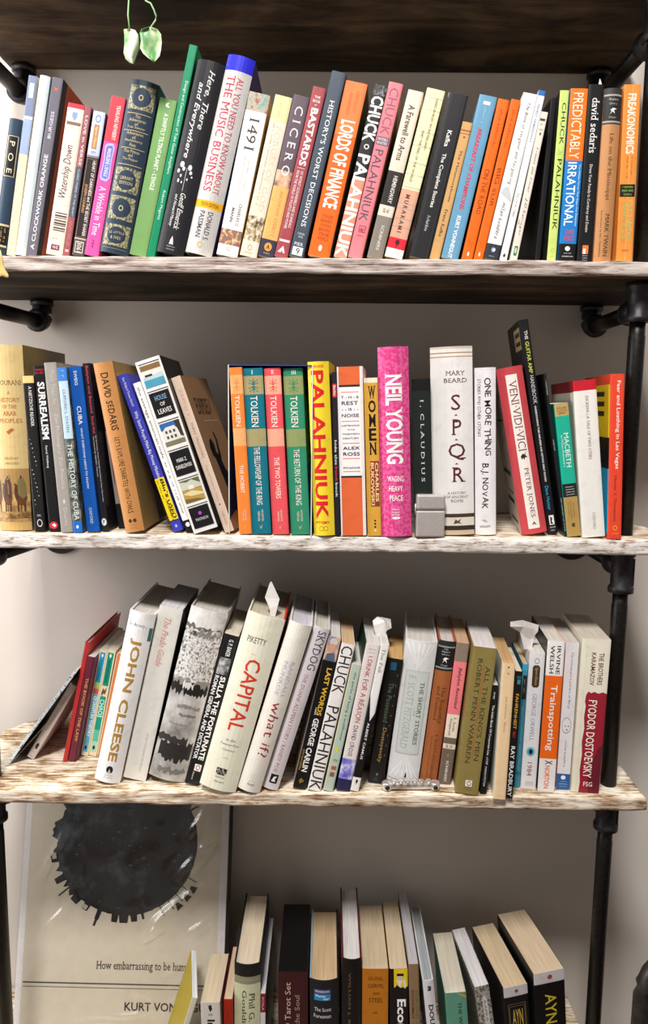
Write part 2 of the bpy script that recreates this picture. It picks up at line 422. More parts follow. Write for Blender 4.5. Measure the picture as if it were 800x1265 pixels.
shelf(Z['S3b'], Z['S3t'], -.474, XR+.02, WHITE, TOPW, 'flaking white shelf board carrying the second row and the steel lighter', 9.4)
shelf(Z['S4b'], Z['S4t'], -.515, XR, BROWN, TOPW, 'cream and brown worn shelf board carrying the third row and the chrome guitar bridge', 13.1, chip=.05)
shelf(Z['S5b'], Z['S5t'], -.60, XR, BROWN, TOPW, 'lowest shelf board under the bottom row, in the bottom right corner', 17.9)

# ------------------------------------------------------------------ pipe frames
def frame(px, wx, label):
    root = thing('pipe_frame', label, 'pipe frame', (px, .04, 0))
    def tee(zc, dx, nm='tee_fitting', up=.0, low=.033):
        bm = bmesh.new(); top = up; zb = zc - low
        lathe(bm, [(.0125, zb), (.0168, zb), (.0168, zb+.007), (.0142, zb+.010), (.0142, top-.010), (.0168, top-.007), (.0168, top), (.0125, top)], 28)
        M1, L1 = along((0, 0, zc), (dx*.16, .035, zc)); lathe(bm, [(.0136, 0), (.0136, .022), (.0165, .026), (.0165, .034), (.012, .034)], 28, M1)
        box(bm, .006, .0135, -.0098, -.0082, zb+.01, top-.01)           # casting seam
        return obj(nm, bm, IRON2, root)
    def arm(zc, dx):
        bm = bmesh.new(); tube(bm, [(dx*.13, .03, zc), (dx, WALLY-.04-.012, zc)], .0107, 24); obj('arm', bm, IRON, root)
    def flange(zc, dx):
        bm = bmesh.new(); M1, _ = along((dx, WALLY-.04-.0005, zc), (dx, 0, zc))
        lathe(bm, [(.034, 0), (.034, .005), (.031, .0075), (.018, .009), (.0165, .02), (.0125, .02)], 32, M1)
        fl = obj('flange', bm, IRON2, root)
        for k in range(4):
            a = R(45 + 90*k); bm = bmesh.new(); M2, _ = along((dx+.025*math.cos(a), WALLY-.04-.0075, zc+.025*math.sin(a)), (dx+.025*math.cos(a), 0, zc+.025*math.sin(a)))
            lathe(bm, [(.0042, 0), (.0042, .0012), (.003, .0024), (.0005, .0028)], 14, M2); s_ = obj('screw', bm, STEEL, fl)
    def elbow(zc, dx, ztop):
        bm = bmesh.new(); yc = WALLY - .04 - .0175
        pts = [(dx, yc-.02, zc), (dx, yc-.008, zc+.0008), (dx, yc-.001, zc+.006), (dx, yc, zc+.014), (dx, yc, ztop-.002)]
        tube(bm, pts, [.0145, .0148, .0152, .0145, .0145], 24)
        M1, _ = along((dx, yc-.026, zc), (dx, yc, zc)); lathe(bm, [(.012, 0), (.0172, 0), (.0172, .008), (.014, .009)], 28, M1)
        lathe(bm, [(.014, ztop-.0095), (.0172, ztop-.009), (.0172, ztop-.0015), (.012, ztop-.0015)], 28, Matrix.Translation((dx, yc, 0)))
        obj('elbow_fitting', bm, IRON2, root)
    segs = [('S1t', None), ('S2t', 'S1b'), ('S3t', 'S2b'), ('S4t', 'S3b'), ('S5t', 'S4b'), (None, 'S5b')]
    low = {'S1b': .052, 'S2b': .050, 'S3b': .058, 'S4b': .047, 'S5b': .05}
    for bt, tp in segs:
        z0 = Z[bt] + ZO + .0012 if bt else .0; z1 = Z[tp] + ZO - low[tp] + .004 if tp else Z['S1t'] + ZO + .3
        bm = bmesh.new(); lathe(bm, [(.0107, z0), (.0107, z1 - .022), (.0100, z1 - .020), (.0100, z1)], 28); obj('pole', bm, IRON, root)
    for k, (zz, kind) in enumerate((('S1b', 'elbow'), ('S2b', 'elbow'), ('S3b', 'flange'), ('S4b', 'flange'), ('S5b', 'flange'))):
        up = Z[zz] + ZO - .0006; zc = {'S1b': .464, 'S2b': .1325, 'S3b': -.2045, 'S4b': -.556, 'S5b': -1.07}[zz] + ZO
        dx = wx[k] - px
        tee(zc, dx, up=up, low=zc - (up - low[zz] + .0006)); arm(zc, dx)
        (elbow(zc, dx, up) if kind == 'elbow' else flange(zc, dx))
frame(.3985, (.398, .407, .401, .40, .40), 'black iron pipe upright with fittings at the right end of the shelves')
frame(-.4665, (-.463, -.449, -.437, -.45, -.45), 'black iron pipe upright with arms at the left edge of the shelves')

# ------------------------------------------------------------------ poster in a plastic sleeve, leaning on the wall
m, nt, b_ = nodes('poster_paper', .6); t_ = tex(nt, scale=(50, 50, 50), Scale=1.0, Detail=4.0)
cr = ramp(nt, t_.outputs['Fac'], [(.3, '#cfc4b0'), (.7, '#d6ccb9')]); nt.links.new(cr.outputs[0], b_.inputs['Base Color']); _m[('POSTER', 'cover')] = m
m, nt, b_ = nodes('printed_globe', .5); t_ = tex(nt, scale=(13, 13, 13), Scale=1.0, Detail=8.0, Roughness=.65)
cr = ramp(nt, t_.outputs['Fac'], [(.40, '#0a0a0b'), (.52, '#1e1f22'), (.63, '#4b5058')]); nt.links.new(cr.outputs[0], b_.inputs['Base Color']); _m[('GLOBE', 'cover')] = m
PW, PH = .338, .485
pz = Z['S5t'] + ZO + .0012; py = .128; lean = math.asin((WALLY - .006 - py - .012)/PH)
post = thing('poster', 'cream poster of a dark globe in a crinkled clear sleeve, leaning on the wall', 'poster', (-.3305, py, pz)); post.rotation_euler = (-lean, 0, R(0)); post.rotation_euler[1] = R(.6)
bm = bmesh.new(); box(bm, -PW/2, PW/2+.006, .001, .007, 0, PH); obj('backing_board', bm, M('#1d1b1b'), post)
bm = bmesh.new(); mats = []; F = Face(bm, lambda u, v, o=0.0: ((u-.5)*PW, -.0004-o, (1-v)*PH), mats, False, PW/PH)
box(bm, -PW/2, PW/2, -.0004, .0008, 0, PH, F.mi('POSTER'))
F.draw([r_ for r_ in [('r', 0, 0, .03, 1, '#e6e2e0'), ('r', .965, 0, 1, 1, '#dcd8d8')]])
gu, gv, ru, rv = .505, .335, .345, .345*PW/PH
rnd = random.Random(3); rim = []
for i in range(140):
    a = 2*math.pi*i/140; k = 1 + .006*rnd.uniform(-1, 1)
    d_ = math.degrees(a) % 360                               # 0 right, 90 down, 180 left
    if 135 < d_ < 215: k += rnd.choice([.0, .08, .05, .02, -.01])
    if 215 <= d_ < 330: k += rnd.choice([.0, .03, .05, .012])
    rim.append((gu + ru*k*math.cos(a), gv + rv*k*math.sin(a)))
F.draw([('p', rim, 'GLOBE')])
def radial(a, k0, k1, w0, w1, c):
    a = R(a); n0 = (math.cos(a), math.sin(a)); tt = (-n0[1], n0[0])
    pt = lambda k, w: (gu + (n0[0]*k + tt[0]*w)*ru, gv + (n0[1]*k + tt[1]*w)*rv)
    F.draw([('p', [pt(k0, -w0), pt(k0, w0), pt(k1, w1), pt(k1, -w1)], c)])
INK = '#1b1b1e'
for a, k1, w in ((150, 1.14, .05), (141, 1.2, .012), (166, 1.1, .06), (131, 1.1, .07), (121, 1.09, .05), (110, 1.22, .02), (110, 1.13, .035), (97, 1.1, .05), (90, 1.1, .07), (82, 1.09, .05), (75, 1.08, .02)):
    radial(a, .985, k1, w, w*.8, INK if w > .03 else '#2b2b2e')
for a in (168, 122): radial(a, 1.02, 1.08, .04, .04, '#b9b4ac')
for a in (28, 36, 44, 52, 60):                               # palms and masts at lower right
    radial(a, .98, 1.14, .006, .006, INK)
for a in (33, 40, 48): radial(a, 1.10, 1.19, .02, .055, INK)
for a in (305, 312, 318, 326, 333): radial(a, .98, 1.12, .016, .010, INK)
F.draw([('t', 'How embarrassing to be human', .385, .722, .85, .756, '#3a3834', 's', 'h'), ('r', 0.035, .792, .96, .796, '#4a4a48'), ('r', .035, .806, .96, .808, '#6a6a66'),
        ('t', 'KURT VONNEGUT', .53, .85, .95, .877, '#2c2a28', 'b', 'h')])
for i in range(26):                                          # craters
    a, q = rnd.uniform(0, 6.28), .9*math.sqrt(rnd.random()); cu, cv, sz = gu+ru*q*math.cos(a), gv+rv*q*math.sin(a), rnd.uniform(.004, .014)
    F.draw([('e', cu-sz, cv-sz*.6, cu+sz, cv+sz*.6, '#111114'), ('e', cu-sz*.7, cv-sz*.1, cu+sz*.9, cv+sz*.55, '#4a4d54')])
obj('printed_sheet', bm, mats, post)
m = bpy.data.materials.new('clear_plastic_film'); m.use_nodes = True; nt = m.node_tree; nt.nodes.clear()
out = nt.nodes.new('ShaderNodeOutputMaterial'); tr = nt.nodes.new('ShaderNodeBsdfTransparent'); gl = nt.nodes.new('ShaderNodeBsdfGlossy'); gl.inputs['Roughness'].default_value = .22
lw = nt.nodes.new('ShaderNodeLayerWeight'); lw.inputs[0].default_value = .5; pwn = nt.nodes.new('ShaderNodeMath'); pwn.operation = 'POWER'; pwn.inputs[1].default_value = 4.0
mul = nt.nodes.new('ShaderNodeMath'); mul.operation = 'MULTIPLY_ADD'; mul.inputs[1].default_value = .9; mul.inputs[2].default_value = .10; mx = nt.nodes.new('ShaderNodeMixShader')
nt.links.new(lw.outputs['Facing'], pwn.inputs[0]); nt.links.new(pwn.outputs[0], mul.inputs[0]); nt.links.new(mul.outputs[0], mx.inputs[0])
nt.links.new(tr.outputs[0], mx.inputs[1]); nt.links.new(gl.outputs[0], mx.inputs[2]); nt.links.new(mx.outputs[0], out.inputs[0])
FOLDS = [(.085, .225, R(52), .075, .011, .0075), (.115, .30, R(60), .06, .009, .006), (.06, .19, R(48), .04, .008, .006), (.12, .36, R(70), .05, .009, .005), (-.12, .30, R(75), .05, .008, .004), (-.11, .20, R(60), .035, .007, .004), (.0, .055, R(12), .07, .007, .004), (.13, .20, R(50), .03, .006, .005)]
bm = bmesh.new(); nx, nz = 140, 200; g_ = []
for j in range(nz+1):
    row = []
    for i in range(nx+1):
        x, zz = (i/nx-.5)*(PW+.004), (j/nz)*PH
        w = abs(noise.noise(Vector((x*9+zz*5, zz*6-x*4, 2.1))))*.017 + abs(noise.noise(Vector((x*26-zz*16, zz*18+x*9, 5.5))))*.0055
        w *= .35 + .9*max(0, min(1, (x+.05)/.16))
        for rx, rz, ra, rl, rw, rh in FOLDS:                   # creases of the film
            dx, dz = x-rx, zz-rz; al = dx*math.cos(ra)+dz*math.sin(ra); ac = -dx*math.sin(ra)+dz*math.cos(ra)+.006*math.sin(al*40)
            w += rh*max(0, 1-abs(ac)/rw)*max(0, 1-(al/rl)**2)
        ed = min(1, min(i, nx-i)/9, min(j, nz-j)/9)
        row.append(bm.verts.new((x, -.0018 - w*ed, zz)))
    g_.append(row)
for j in range(nz):
    for i in range(nx): bm.faces.new((g_[j][i], g_[j][i+1], g_[j+1][i+1], g_[j+1][i])).smooth = True
sl = obj('plastic_sleeve', bm, m, post); sl['label'] = 'crinkled clear plastic sleeve'

# ------------------------------------------------------------------ things on the shelves
def at(px, py, y):                                            # a point of the place seen along a sight line, at depth y
    mw = cam.matrix_world; v = mw.to_3x3() @ Vector(((px-400)/938.7, -(py-632.5)/938.7, -1)); s_ = (y-CAMY)/v.y
    return mw.translation + v*s_
# steel lighter
p0 = at(531, 664.5, -.0005); lt = thing('pocket_lighter', 'brushed steel flip-top lighter standing in front of the dark green-black book', 'lighter', (p0.x, .001, Z['S3t'] + ZO)); lt.rotation_euler = (0, 0, R(4))
w, d_, h1, h2 = .0375, .0125, .035, .0555
bm = bmesh.new(); box(bm, -w/2, w/2, -.002, -.002+d_, 0, h1-.0004, 0, .0022); obj('case', bm, STEEL, lt, smooth=False)
bm = bmesh.new(); box(bm, -w/2, w/2, -.002, -.002+d_, h1+.0004, h2, 0, .0028); obj('lid', bm, STEEL, lt)
bm = bmesh.new(); M1 = Matrix.Translation((-w/2-.0004, .004, h1-.008)); lathe(bm, [(.0012, 0), (.0012, .016)], 10, M1); obj('hinge', bm, STEEL, lt)
# chrome guitar bridge
a0, a1 = at(474, 981, -.0), at(545, 978, 0)
gy = .018; gb = thing('guitar_bridge', 'small chrome guitar bridge lying in front of the silver-white hardcover', 'guitar part', (at(507, 975, gy).x, gy, Z['S4t'] + ZO)); gb.rotation_euler = (0, 0, R(2))
L_ = .078
bm = bmesh.new(); box(bm, -L_/2+.006, L_/2-.006, -.006, .006, .003, .0105, 0, .0012)
for sg in (-1, 1): lathe(bm, [(.0065, .001), (.0072, .0025), (.0072, .0095), (.006, .0112)], 20, Matrix.Translation((sg*(L_/2-.006), 0, 0)))
obj('bridge_body', bm, CHROME, gb)
for k in range(6):
    bm = bmesh.new(); x = -.024 + .0096*k; box(bm, x-.0034, x+.0034, -.0035, .0035, .0105, .0142, 0, .0008); lathe(bm, [(.0022, 0), (.0022, .004), (.001, .0046)], 12, Matrix.Translation((x, -.004, .0125)) @ Matrix.Rotation(R(90), 4, 'X')); obj('saddle', bm, CHROME, gb)
for sg in (-1, 1):
    bm = bmesh.new(); lathe(bm, [(.0032, 0), (.0032, .0012), (.002, .0013)], 14, Matrix.Translation((sg*(L_/2-.006), -.0071, .006)) @ Matrix.Rotation(R(90), 4, 'X')); obj('screw', bm, M('#2a2726'), gb)
# paper slips in the books
PAPER = M('#e2dcd8')
def slip(name, label, quads, cat='bookmark'):
    bm = bmesh.new(); V = [[bm.verts.new(at(*q)) for q in row] for row in quads]
    for ra, rb in zip(V, V[1:]):
        for i in range(len(ra)-1): bm.faces.new((ra[i], ra[i+1], rb[i+1], rb[i]))
    o_ = obj(name, bm, PAPER); so = o_.modifiers.new('thickness', 'SOLIDIFY'); so.thickness = .0005
    c_ = sum((v.co for v in o_.data.vertices), Vector())/len(o_.data.vertices); o_.data.transform(Matrix.Translation(-c_)); o_.location = c_
    return tag(o_, label, cat)
slip('bookmark', 'folded paper slip standing out of the thick cream book with red capitals', [[(333, 720, .03), (335, 718, .03)], [(327, 738, .022), (345, 740, .028)], [(333, 752, .017), (343, 748, .022)], [(334, 768, .012), (338, 768, .014)]])
slip('bookmark', 'crumpled white paper slip curling over the narrow black and white book', [[(460, 767, .062), (466, 762, .066), (473, 763, .07), (482, 765, .074)], [(461, 773, .056), (468, 771, .058), (475, 768, .058), (483, 776, .064)], [(463, 781, .055), (468, 780, .056), (473, 780, .057), (477, 779, .058)], [(465, 787, .056), (469, 787, .056), (472, 787, .057), (475, 787, .058)]])
slip('bookmark', 'torn white paper slip flopping left over the book with the blue eye', [[(630, 768, .035), (645, 766, .04), (658, 770, .045), (665, 772, .045)], [(630, 774, .033), (646, 774, .04), (659, 777, .045), (664, 780, .045)], [(642, 781, .044), (648, 787, .045), (655, 790, .047), (659, 786, .047)], [(647, 802, .046), (651, 802, .046), (655, 801, .046), (657, 799, .046)]])
slip('bookmark', 'small white paper tip poking from the black book with lowercase lettering', [[(740.3, 97.5, .05), (740.9, 97.5, .05)], [(737.5, 110, .05), (744.5, 110, .05)], [(737.5, 128, .05), (744.5, 128, .05)]])
# hanging plant
def leafmat(name, c1, c2, c3, s):
    m, nt, b_ = nodes(name, .4); t_ = tex(nt, scale=(s, s, s*.6), Scale=1.0, Detail=3.0)
    cr = ramp(nt, t_.outputs['Fac'], [(.4, c1), (.5, c2), (.6, c3)]); nt.links.new(cr.outputs[0], b_.inputs['Base Color']); return m
pl = thing('hanging_vine', 'two pale variegated leaves on thin stems hanging over the topmost shelf edge', 'plant', at(176, 8, -.012))
o0 = pl.location.copy()
def L3(px, py, y): return at(px, py, y) - o0
LM = leafmat('variegated_leaf', '#6fa36a', '#b9d3a0', '#e9efd6', 55); SM = M('#9cc58c')
bm = bmesh.new(); tube(bm, [L3(165, -14, .01), L3(161, -12, -.006), L3(159, 0, -.012), L3(158, 18, -.012), L3(160, 36, -.012)], .0009, 8); tube(bm, [L3(176, -14, .012), L3(177, -8, -.008), L3(180, 1, -.012), L3(186, 4, -.013), L3(190, 12, -.013), L3(193, 20, -.012), L3(192, 25, -.012), L3(186, 34, -.013)], .0009, 8)
obj('stem', bm, SM, pl)
def leaf(outline_l, outline_r, y, bulge, fold):
    bm = bmesh.new(); rows = []
    for (lx, ly), (rx, ry) in zip(outline_l, outline_r):
        row = []
        for i in range(9):
            f_ = i/8; row.append(bm.verts.new(L3(lx+(rx-lx)*f_, ly+(ry-ly)*f_, y + bulge*(2*f_-1)**2*.01 + fold*math.sin(f_*6.3+ly*.12)*.0022)))
        rows.append(row)
    for a, b in zip(rows, rows[1:]):
        for i in range(8): bm.faces.new((b[i], b[i+1], a[i+1], a[i])).smooth = True
    o_ = obj('leaf', bm, LM, pl); so = o_.modifiers.new('thickness', 'SOLIDIFY'); so.thickness = .0004
leaf([(159, 35.5), (152.5, 36), (153.5, 44), (153.5, 55), (152.5, 65), (155, 73), (160, 77.5), (164, 79)], [(161, 35.5), (167, 37), (171, 43), (172.5, 52), (172, 61), (169, 68), (166.5, 75), (165, 79)], -.013, .5, 1)
leaf([(184, 33.5), (175, 36), (172.5, 40), (174, 50), (173, 59), (177, 66), (184, 72), (189, 76)], [(186, 33.5), (194, 36), (198.5, 42), (199.5, 52), (198.5, 61), (197, 69), (193, 74), (190, 76.5)], -.015, -.6, -1)
# dry leaf at the left
dl = tag(obj('dry_leaf', bmesh.new(), leafmat('dry_leaf', '#e6cc84', '#f2dfae', '#f8eed2', 40)), 'pale yellow dried leaf hanging in front of the gray weathered shelf at the far left', 'leaf')
bm = bmesh.new(); rows = []
for lx, rx, y_ in ((-14, 0.5, 309), (-13, 2.5, 318), (-12, 3.5, 326), (-11, 5.5, 332), (-9, 9.5, 337), (-8, 10.5, 340), (-6, 9.5, 342)):
    rows.append([bm.verts.new(at(lx+(rx-lx)*i/6, y_+(1.2*math.sin(i*1.4) if y_ > 336 else 0), -.006 - .003*math.sin(i*.9))) for i in range(7)])
for a, b in zip(rows, rows[1:]):
    for i in range(6): bm.faces.new((b[i], b[i+1], a[i+1], a[i])).smooth = True
bm.to_mesh(dl.data); bm.free(); so = dl.modifiers.new('thickness', 'SOLIDIFY'); so.thickness = .0006
# metal chair at the lower right
ch = thing('metal_chair', 'dark metal chair with rounded back, cut by the lower right corner', 'chair', (.585, -.14, 0))
sh = at(783, 1225, -.14)
x0 = sh.x - .585; bw = .40; zt = at(799, 1166, -.14).z
def backpts(x0, x1, z0, z1, r_, y=0):
    pts = [(x0, y, z0)]
    for k in range(7): a = R(180 - 15*k); pts.append((x0+r_+r_*math.cos(a), y, z1-r_+r_*math.sin(a)))
    for k in range(7): a = R(90 - 15*k); pts.append((x1-r_+r_*math.cos(a), y, z1-r_+r_*math.sin(a)))
    return pts + [(x1, y, z0)]
GUN = metal('gunmetal', '#4a4644', .35, .7, .2, 500)
bm = bmesh.new(); tube(bm, backpts(x0+.012, x0+bw, .45, zt-.012, .055), .0125, 16); obj('back_frame', bm, GUN, ch)
bm = bmesh.new(); box(bm, x0+.03, x0+bw-.02, -.002, .002, .56, zt-.02, 0, .0015); obj('back_panel', bm, GUN, ch)
bm = bmesh.new(); box(bm, x0+.0, x0+bw+.012, -.40, .012, .438, .452, 0, .005); obj('seat', bm, GUN, ch)
for lx in (x0+.02, x0+bw-.01):
    for ly, k in ((-.38, -.03), (.0, .03)):
        bm = bmesh.new(); tube(bm, [(lx, ly, .44), (lx, ly+k, 0)], .0125, 14); obj('leg', bm, GUN, ch)

# ------------------------------------------------------------------ the slipcase
CASE = (-0.12657, -0.02203, 0.05342)
x0, x1, zt = CASE; w_ = .0012; z0 = Z['S3t'] + ZO + .0003; z1 = zt + ZO + .003
sc_ = thing('slipcase', 'open-fronted boxed slipcase holding the four matching paperbacks', 'slipcase', ((x0+x1)/2, .004, z0))
hx = (x1-x0)/2 + .0008; sc_.rotation_euler = (0, 0, R(-5))
EDGE = M('#e9e4dc'); NAVY = M('#26478f')
for nm, q in (('side_panel', (-hx-w_, -hx, 0, .137, 0, z1-z0)), ('side_panel', (hx, hx+w_, 0, .137, 0, z1-z0)), ('top_panel', (-hx, hx, 0, .137, z1-z0-w_, z1-z0)), ('back_panel', (-hx, hx, .1355, .137, 0, z1-z0-w_))):
    bm = bmesh.new(); box(bm, *q); bm.faces.ensure_lookup_table()
    for f_ in bm.faces: f_.normal_update(); f_.material_index = 1 if f_.normal.y < -.5 and nm == 'side_panel' else 0
    obj(nm, bm, [NAVY, EDGE], sc_)

# ------------------------------------------------------------------ the books, left to right, row by row (metres; at = foot of the spine)
def B(**b): make_book(b)
B(**{'name': 'hardcover_book', 'label': 'navy cloth hardcover with black label and gold bands, leftmost on the top row', 'cat': 'book', 'group': 'books on the top row', 'kind': 'hc', 'h': 0.163, 'd': 0.12, 'bands': '#2c3e52', 'dec': [('r', 0.1, 0.125, 0.9, 0.42, '#1b1819'), ('f', 0.1, 0.125, 0.9, 0.42, '#d9c9a0', 0.05), ('t', 'P  O  E', 0.3, 0.16, 0.7, 0.395, '#e9dcc0', 's', 'd'), ('r', 0.0, 0.77, 1, 0.785, '#d9c08a'), ('r', 0.05, 0.79, 0.95, 0.92, '#1d1a1a'), ('l', 0.2, 0.8, 0.35, 0.91, '#c9a86a', 'd'), ('l', 0.45, 0.8, 0.6, 0.91, '#c9a86a', 'd'), ('l', 0.7, 0.8, 0.85, 0.91, '#c9a86a', 'd'), ('r', 0.0, 0.925, 1, 0.94, '#d9c08a')], 'at': (-0.41428, 0.012, 0.18843), 't': 0.01596, 'lean': 0.17845})
B(**{'name': 'paperback_book', 'label': 'tall thin book, steel blue above and cream below, beside the navy cloth one', 'cat': 'book', 'group': 'books on the top row', 'kind': 'pb', 'h': 0.2139, 'd': 0.128, 'bands': [(0.22, '#7f8ba6'), (0.235, '#e9edf2'), (0.43, '#9fb0d4'), (1, '#f1dcb6')], 'dec': [('r', 0.25, 0.04, 0.75, 0.12, '#eef0f2'), ('r', 0.3, 0.05, 0.5, 0.11, '#b9c2d2')], 'at': (-0.39946, 0.012, 0.18793), 't': 0.0107, 'lean': 0.17258})
B(**{'name': 'hardcover_book', 'label': 'tall plain pale white-blue hardcover with almost no lettering on the top row', 'cat': 'book', 'group': 'books on the top row', 'kind': 'hc', 'h': 0.2139, 'd': 0.1412, 'bands': '#dde8ea', 'dec': [('r', 0.25, 0.1, 0.4, 0.104, '#5a5a62'), ('l', 0.35, 0.62, 0.5, 0.95, '#a9c4c8', 'd')], 'at': (-0.38712, 0.012, 0.18818), 't': 0.01274, 'lean': 0.18411})
B(**{'name': 'paperback_book', 'label': 'gray paperback with white capitals running up its spine and orange front cover', 'cat': 'book', 'group': 'books on the top row', 'kind': 'pb', 'h': 0.2123, 'd': 0.128, 'bands': '#6d6a76', 'dec': [('t', 'A CLOCKWORK ORANGE', 0.32, 0.425, 0.68, 0.965, '#f6f3ee', 'b', 'u'), ('t', 'BURGESS', 0.36, 0.185, 0.66, 0.335, '#dcd8e0', 'b', 'u'), ('p', [(0.3, 0.05), (0.55, 0.06), (0.75, 0.052), (0.62, 0.066), (0.72, 0.074), (0.5, 0.07), (0.34, 0.076), (0.4, 0.062)], '#e2683a')], 'sideR': [(0.12, '#1b1a1c'), (1, '#cf5a22')], 'at': (-0.37367, 0.012, 0.18825), 't': 0.01286, 'lean': 0.19416})
B(**{'name': 'video_cassette', 'label': 'cream video cassette sleeve with barcode, standing between the gray and the dusty rose spines', 'cat': 'video cassette', 'group': None, 'kind': 'vhs', 'h': 0.1813, 'd': 0.025, 'bands': [(0.03, '#d4404c'), (0.04, '#f3d9d2'), (1, '#f0dccb')], 'dec': [('p', [(0.35, 0.055), (0.65, 0.055), (0.65, 0.085), (0.5, 0.11), (0.35, 0.085)], '#86a4c8'), ('r', 0.08, 0.118, 0.92, 0.138, '#8a6a62'), ('f', 0.06, 0.155, 0.94, 0.665, '#cbb3a6', 0.012), ('t', 'Watership Down', 0.22, 0.27, 0.8, 0.615, '#4a4045', 'i', 'u'), ('r', 0.2, 0.715, 0.92, 0.721, '#4d4245'), ('r', 0.2, 0.7315, 0.92, 0.7415, '#4d4245'), ('r', 0.2, 0.748, 0.92, 0.752, '#4d4245'), ('r', 0.2, 0.7645, 0.92, 0.7725, '#4d4245'), ('r', 0.2, 0.781, 0.92, 0.792, '#4d4245'), ('r', 0.2, 0.7975, 0.92, 0.8025, '#4d4245'), ('r', 0.2, 0.814, 0.92, 0.823, '#4d4245'), ('r', 0.2, 0.8305, 0.92, 0.8365, '#4d4245'), ('r', 0.25, 0.93, 0.75, 0.965, '#7a1340'), ('t', 'VHS', 0.32, 0.936, 0.68, 0.959, '#f2d9e2', 'b', 'h'), ('l', 0.2, 0.885, 0.6, 0.895, '#8a7a72', 'h'), ('l', 0.2, 0.978, 0.6, 0.986, '#8a7a72', 'h')], 'at': (-0.34502, 0.012, 0.18892), 't': 0.0204, 'lean': 0.18834})
B(**{'name': 'paperback_book', 'label': 'thin paperback in dusty rose, slate and red bands, right beside the video cassette', 'cat': 'book', 'group': 'books on the top row', 'kind': 'pb', 'h': 0.1795, 'd': 0.105, 'bands': [(0.4, '#9a5e63'), (0.735, '#4f5666'), (1, '#a4565a')], 'dec': [('t', 'LOVE in VERSE', 0.3, 0.06, 0.72, 0.39, '#f4dede', 'b', 'd'), ('t', 'CLASSIC POEMS OF THE HEART', 0.35, 0.41, 0.68, 0.73, '#cfd2da', '', 'd'), ('l', 0.3, 0.76, 0.45, 0.93, '#e0b8b8', 'd'), ('l', 0.55, 0.76, 0.7, 0.93, '#e0b8b8', 'd'), ('r', 0.25, 0.955, 0.75, 0.97, '#ecd4d4')], 'at': (-0.33012, 0.012, 0.18772), 't': 0.00761, 'lean': 0.18656})
B(**{'name': 'paperback_book', 'label': 'short paperback with lilac top and black lower panel, just left of the pink spine', 'cat': 'book', 'group': 'books on the top row', 'kind': 'pb', 'h': 0.173, 'd': 0.105, 'bands': [(0.3, '#c6d0ee'), (0.315, '#8a7e86'), (0.875, '#2f2928'), (0.885, '#c9b5a6'), (1, '#5b504d')], 'dec': [('g', 0.28, 0.025, 0.7, 0.075, '#4d6090', 0.2), ('r', 0.25, 0.09, 0.68, 0.255, '#b98a52'), ('t', 'Signet Classic', 0.36, 0.1, 0.58, 0.245, '#f1dcb6', 'i', 'd'), ('l', 0.3, 0.265, 0.7, 0.295, '#6f86b8', 'h'), ('f', 0.08, 0.325, 0.92, 0.87, '#a88a7a', 0.03), ('t', 'HEART OF DARKNESS and THE SECRET SHARER', 0.58, 0.335, 0.84, 0.86, '#f2e2de', 'b', 'd'), ('t', 'JOSEPH CONRAD', 0.18, 0.5, 0.46, 0.7, '#dca766', 'b', 'd'), ('f', 0.15, 0.9, 0.85, 0.98, '#e6dcd6', 0.08), ('t', '3061', 0.3, 0.905, 0.7, 0.975, '#e6dcd6', 'b', 'd')], 'at': (-0.31532, 0.012, 0.18837), 't': 0.01464, 'lean': 0.18666})
B(**{'name': 'paperback_book', 'label': 'hot pink paperback with red top and lilac badge on the top row', 'cat': 'book', 'group': 'books on the top row', 'kind': 'pb', 'h': 0.1904, 'd': 0.118, 'bands': [(0.28, '#ee4450'), (1, '#ee58a4')], 'dec': [('t', 'YEARLING NEWBERY', 0.5, 0.05, 0.78, 0.265, '#ffdfe0', 'b', 'd'), ('p', [(0.3, 0.29), (0.7, 0.285), (0.85, 0.31), (0.78, 0.4), (0.85, 0.5), (0.65, 0.525), (0.25, 0.52), (0.15, 0.5), (0.22, 0.4), (0.15, 0.31)], '#b7b6ea'), ('p', [(0.33, 0.305), (0.67, 0.3), (0.74, 0.32), (0.7, 0.4), (0.74, 0.495), (0.62, 0.51), (0.3, 0.505), (0.25, 0.49), (0.3, 0.4), (0.25, 0.32)], '#6f74c8'), ('t', "MADELEINE L'ENGLE", 0.38, 0.32, 0.66, 0.495, '#eceafc', 'b', 'd'), ('t', 'A Wrinkle in Time', 0.26, 0.56, 0.74, 0.87, '#fff0f8', '', 'd'), ('l', 0.35, 0.9, 0.6, 0.98, '#8a2a60', 'd')], 'at': (-0.29859, 0.012, 0.18879), 't': 0.01729, 'lean': 0.20668})
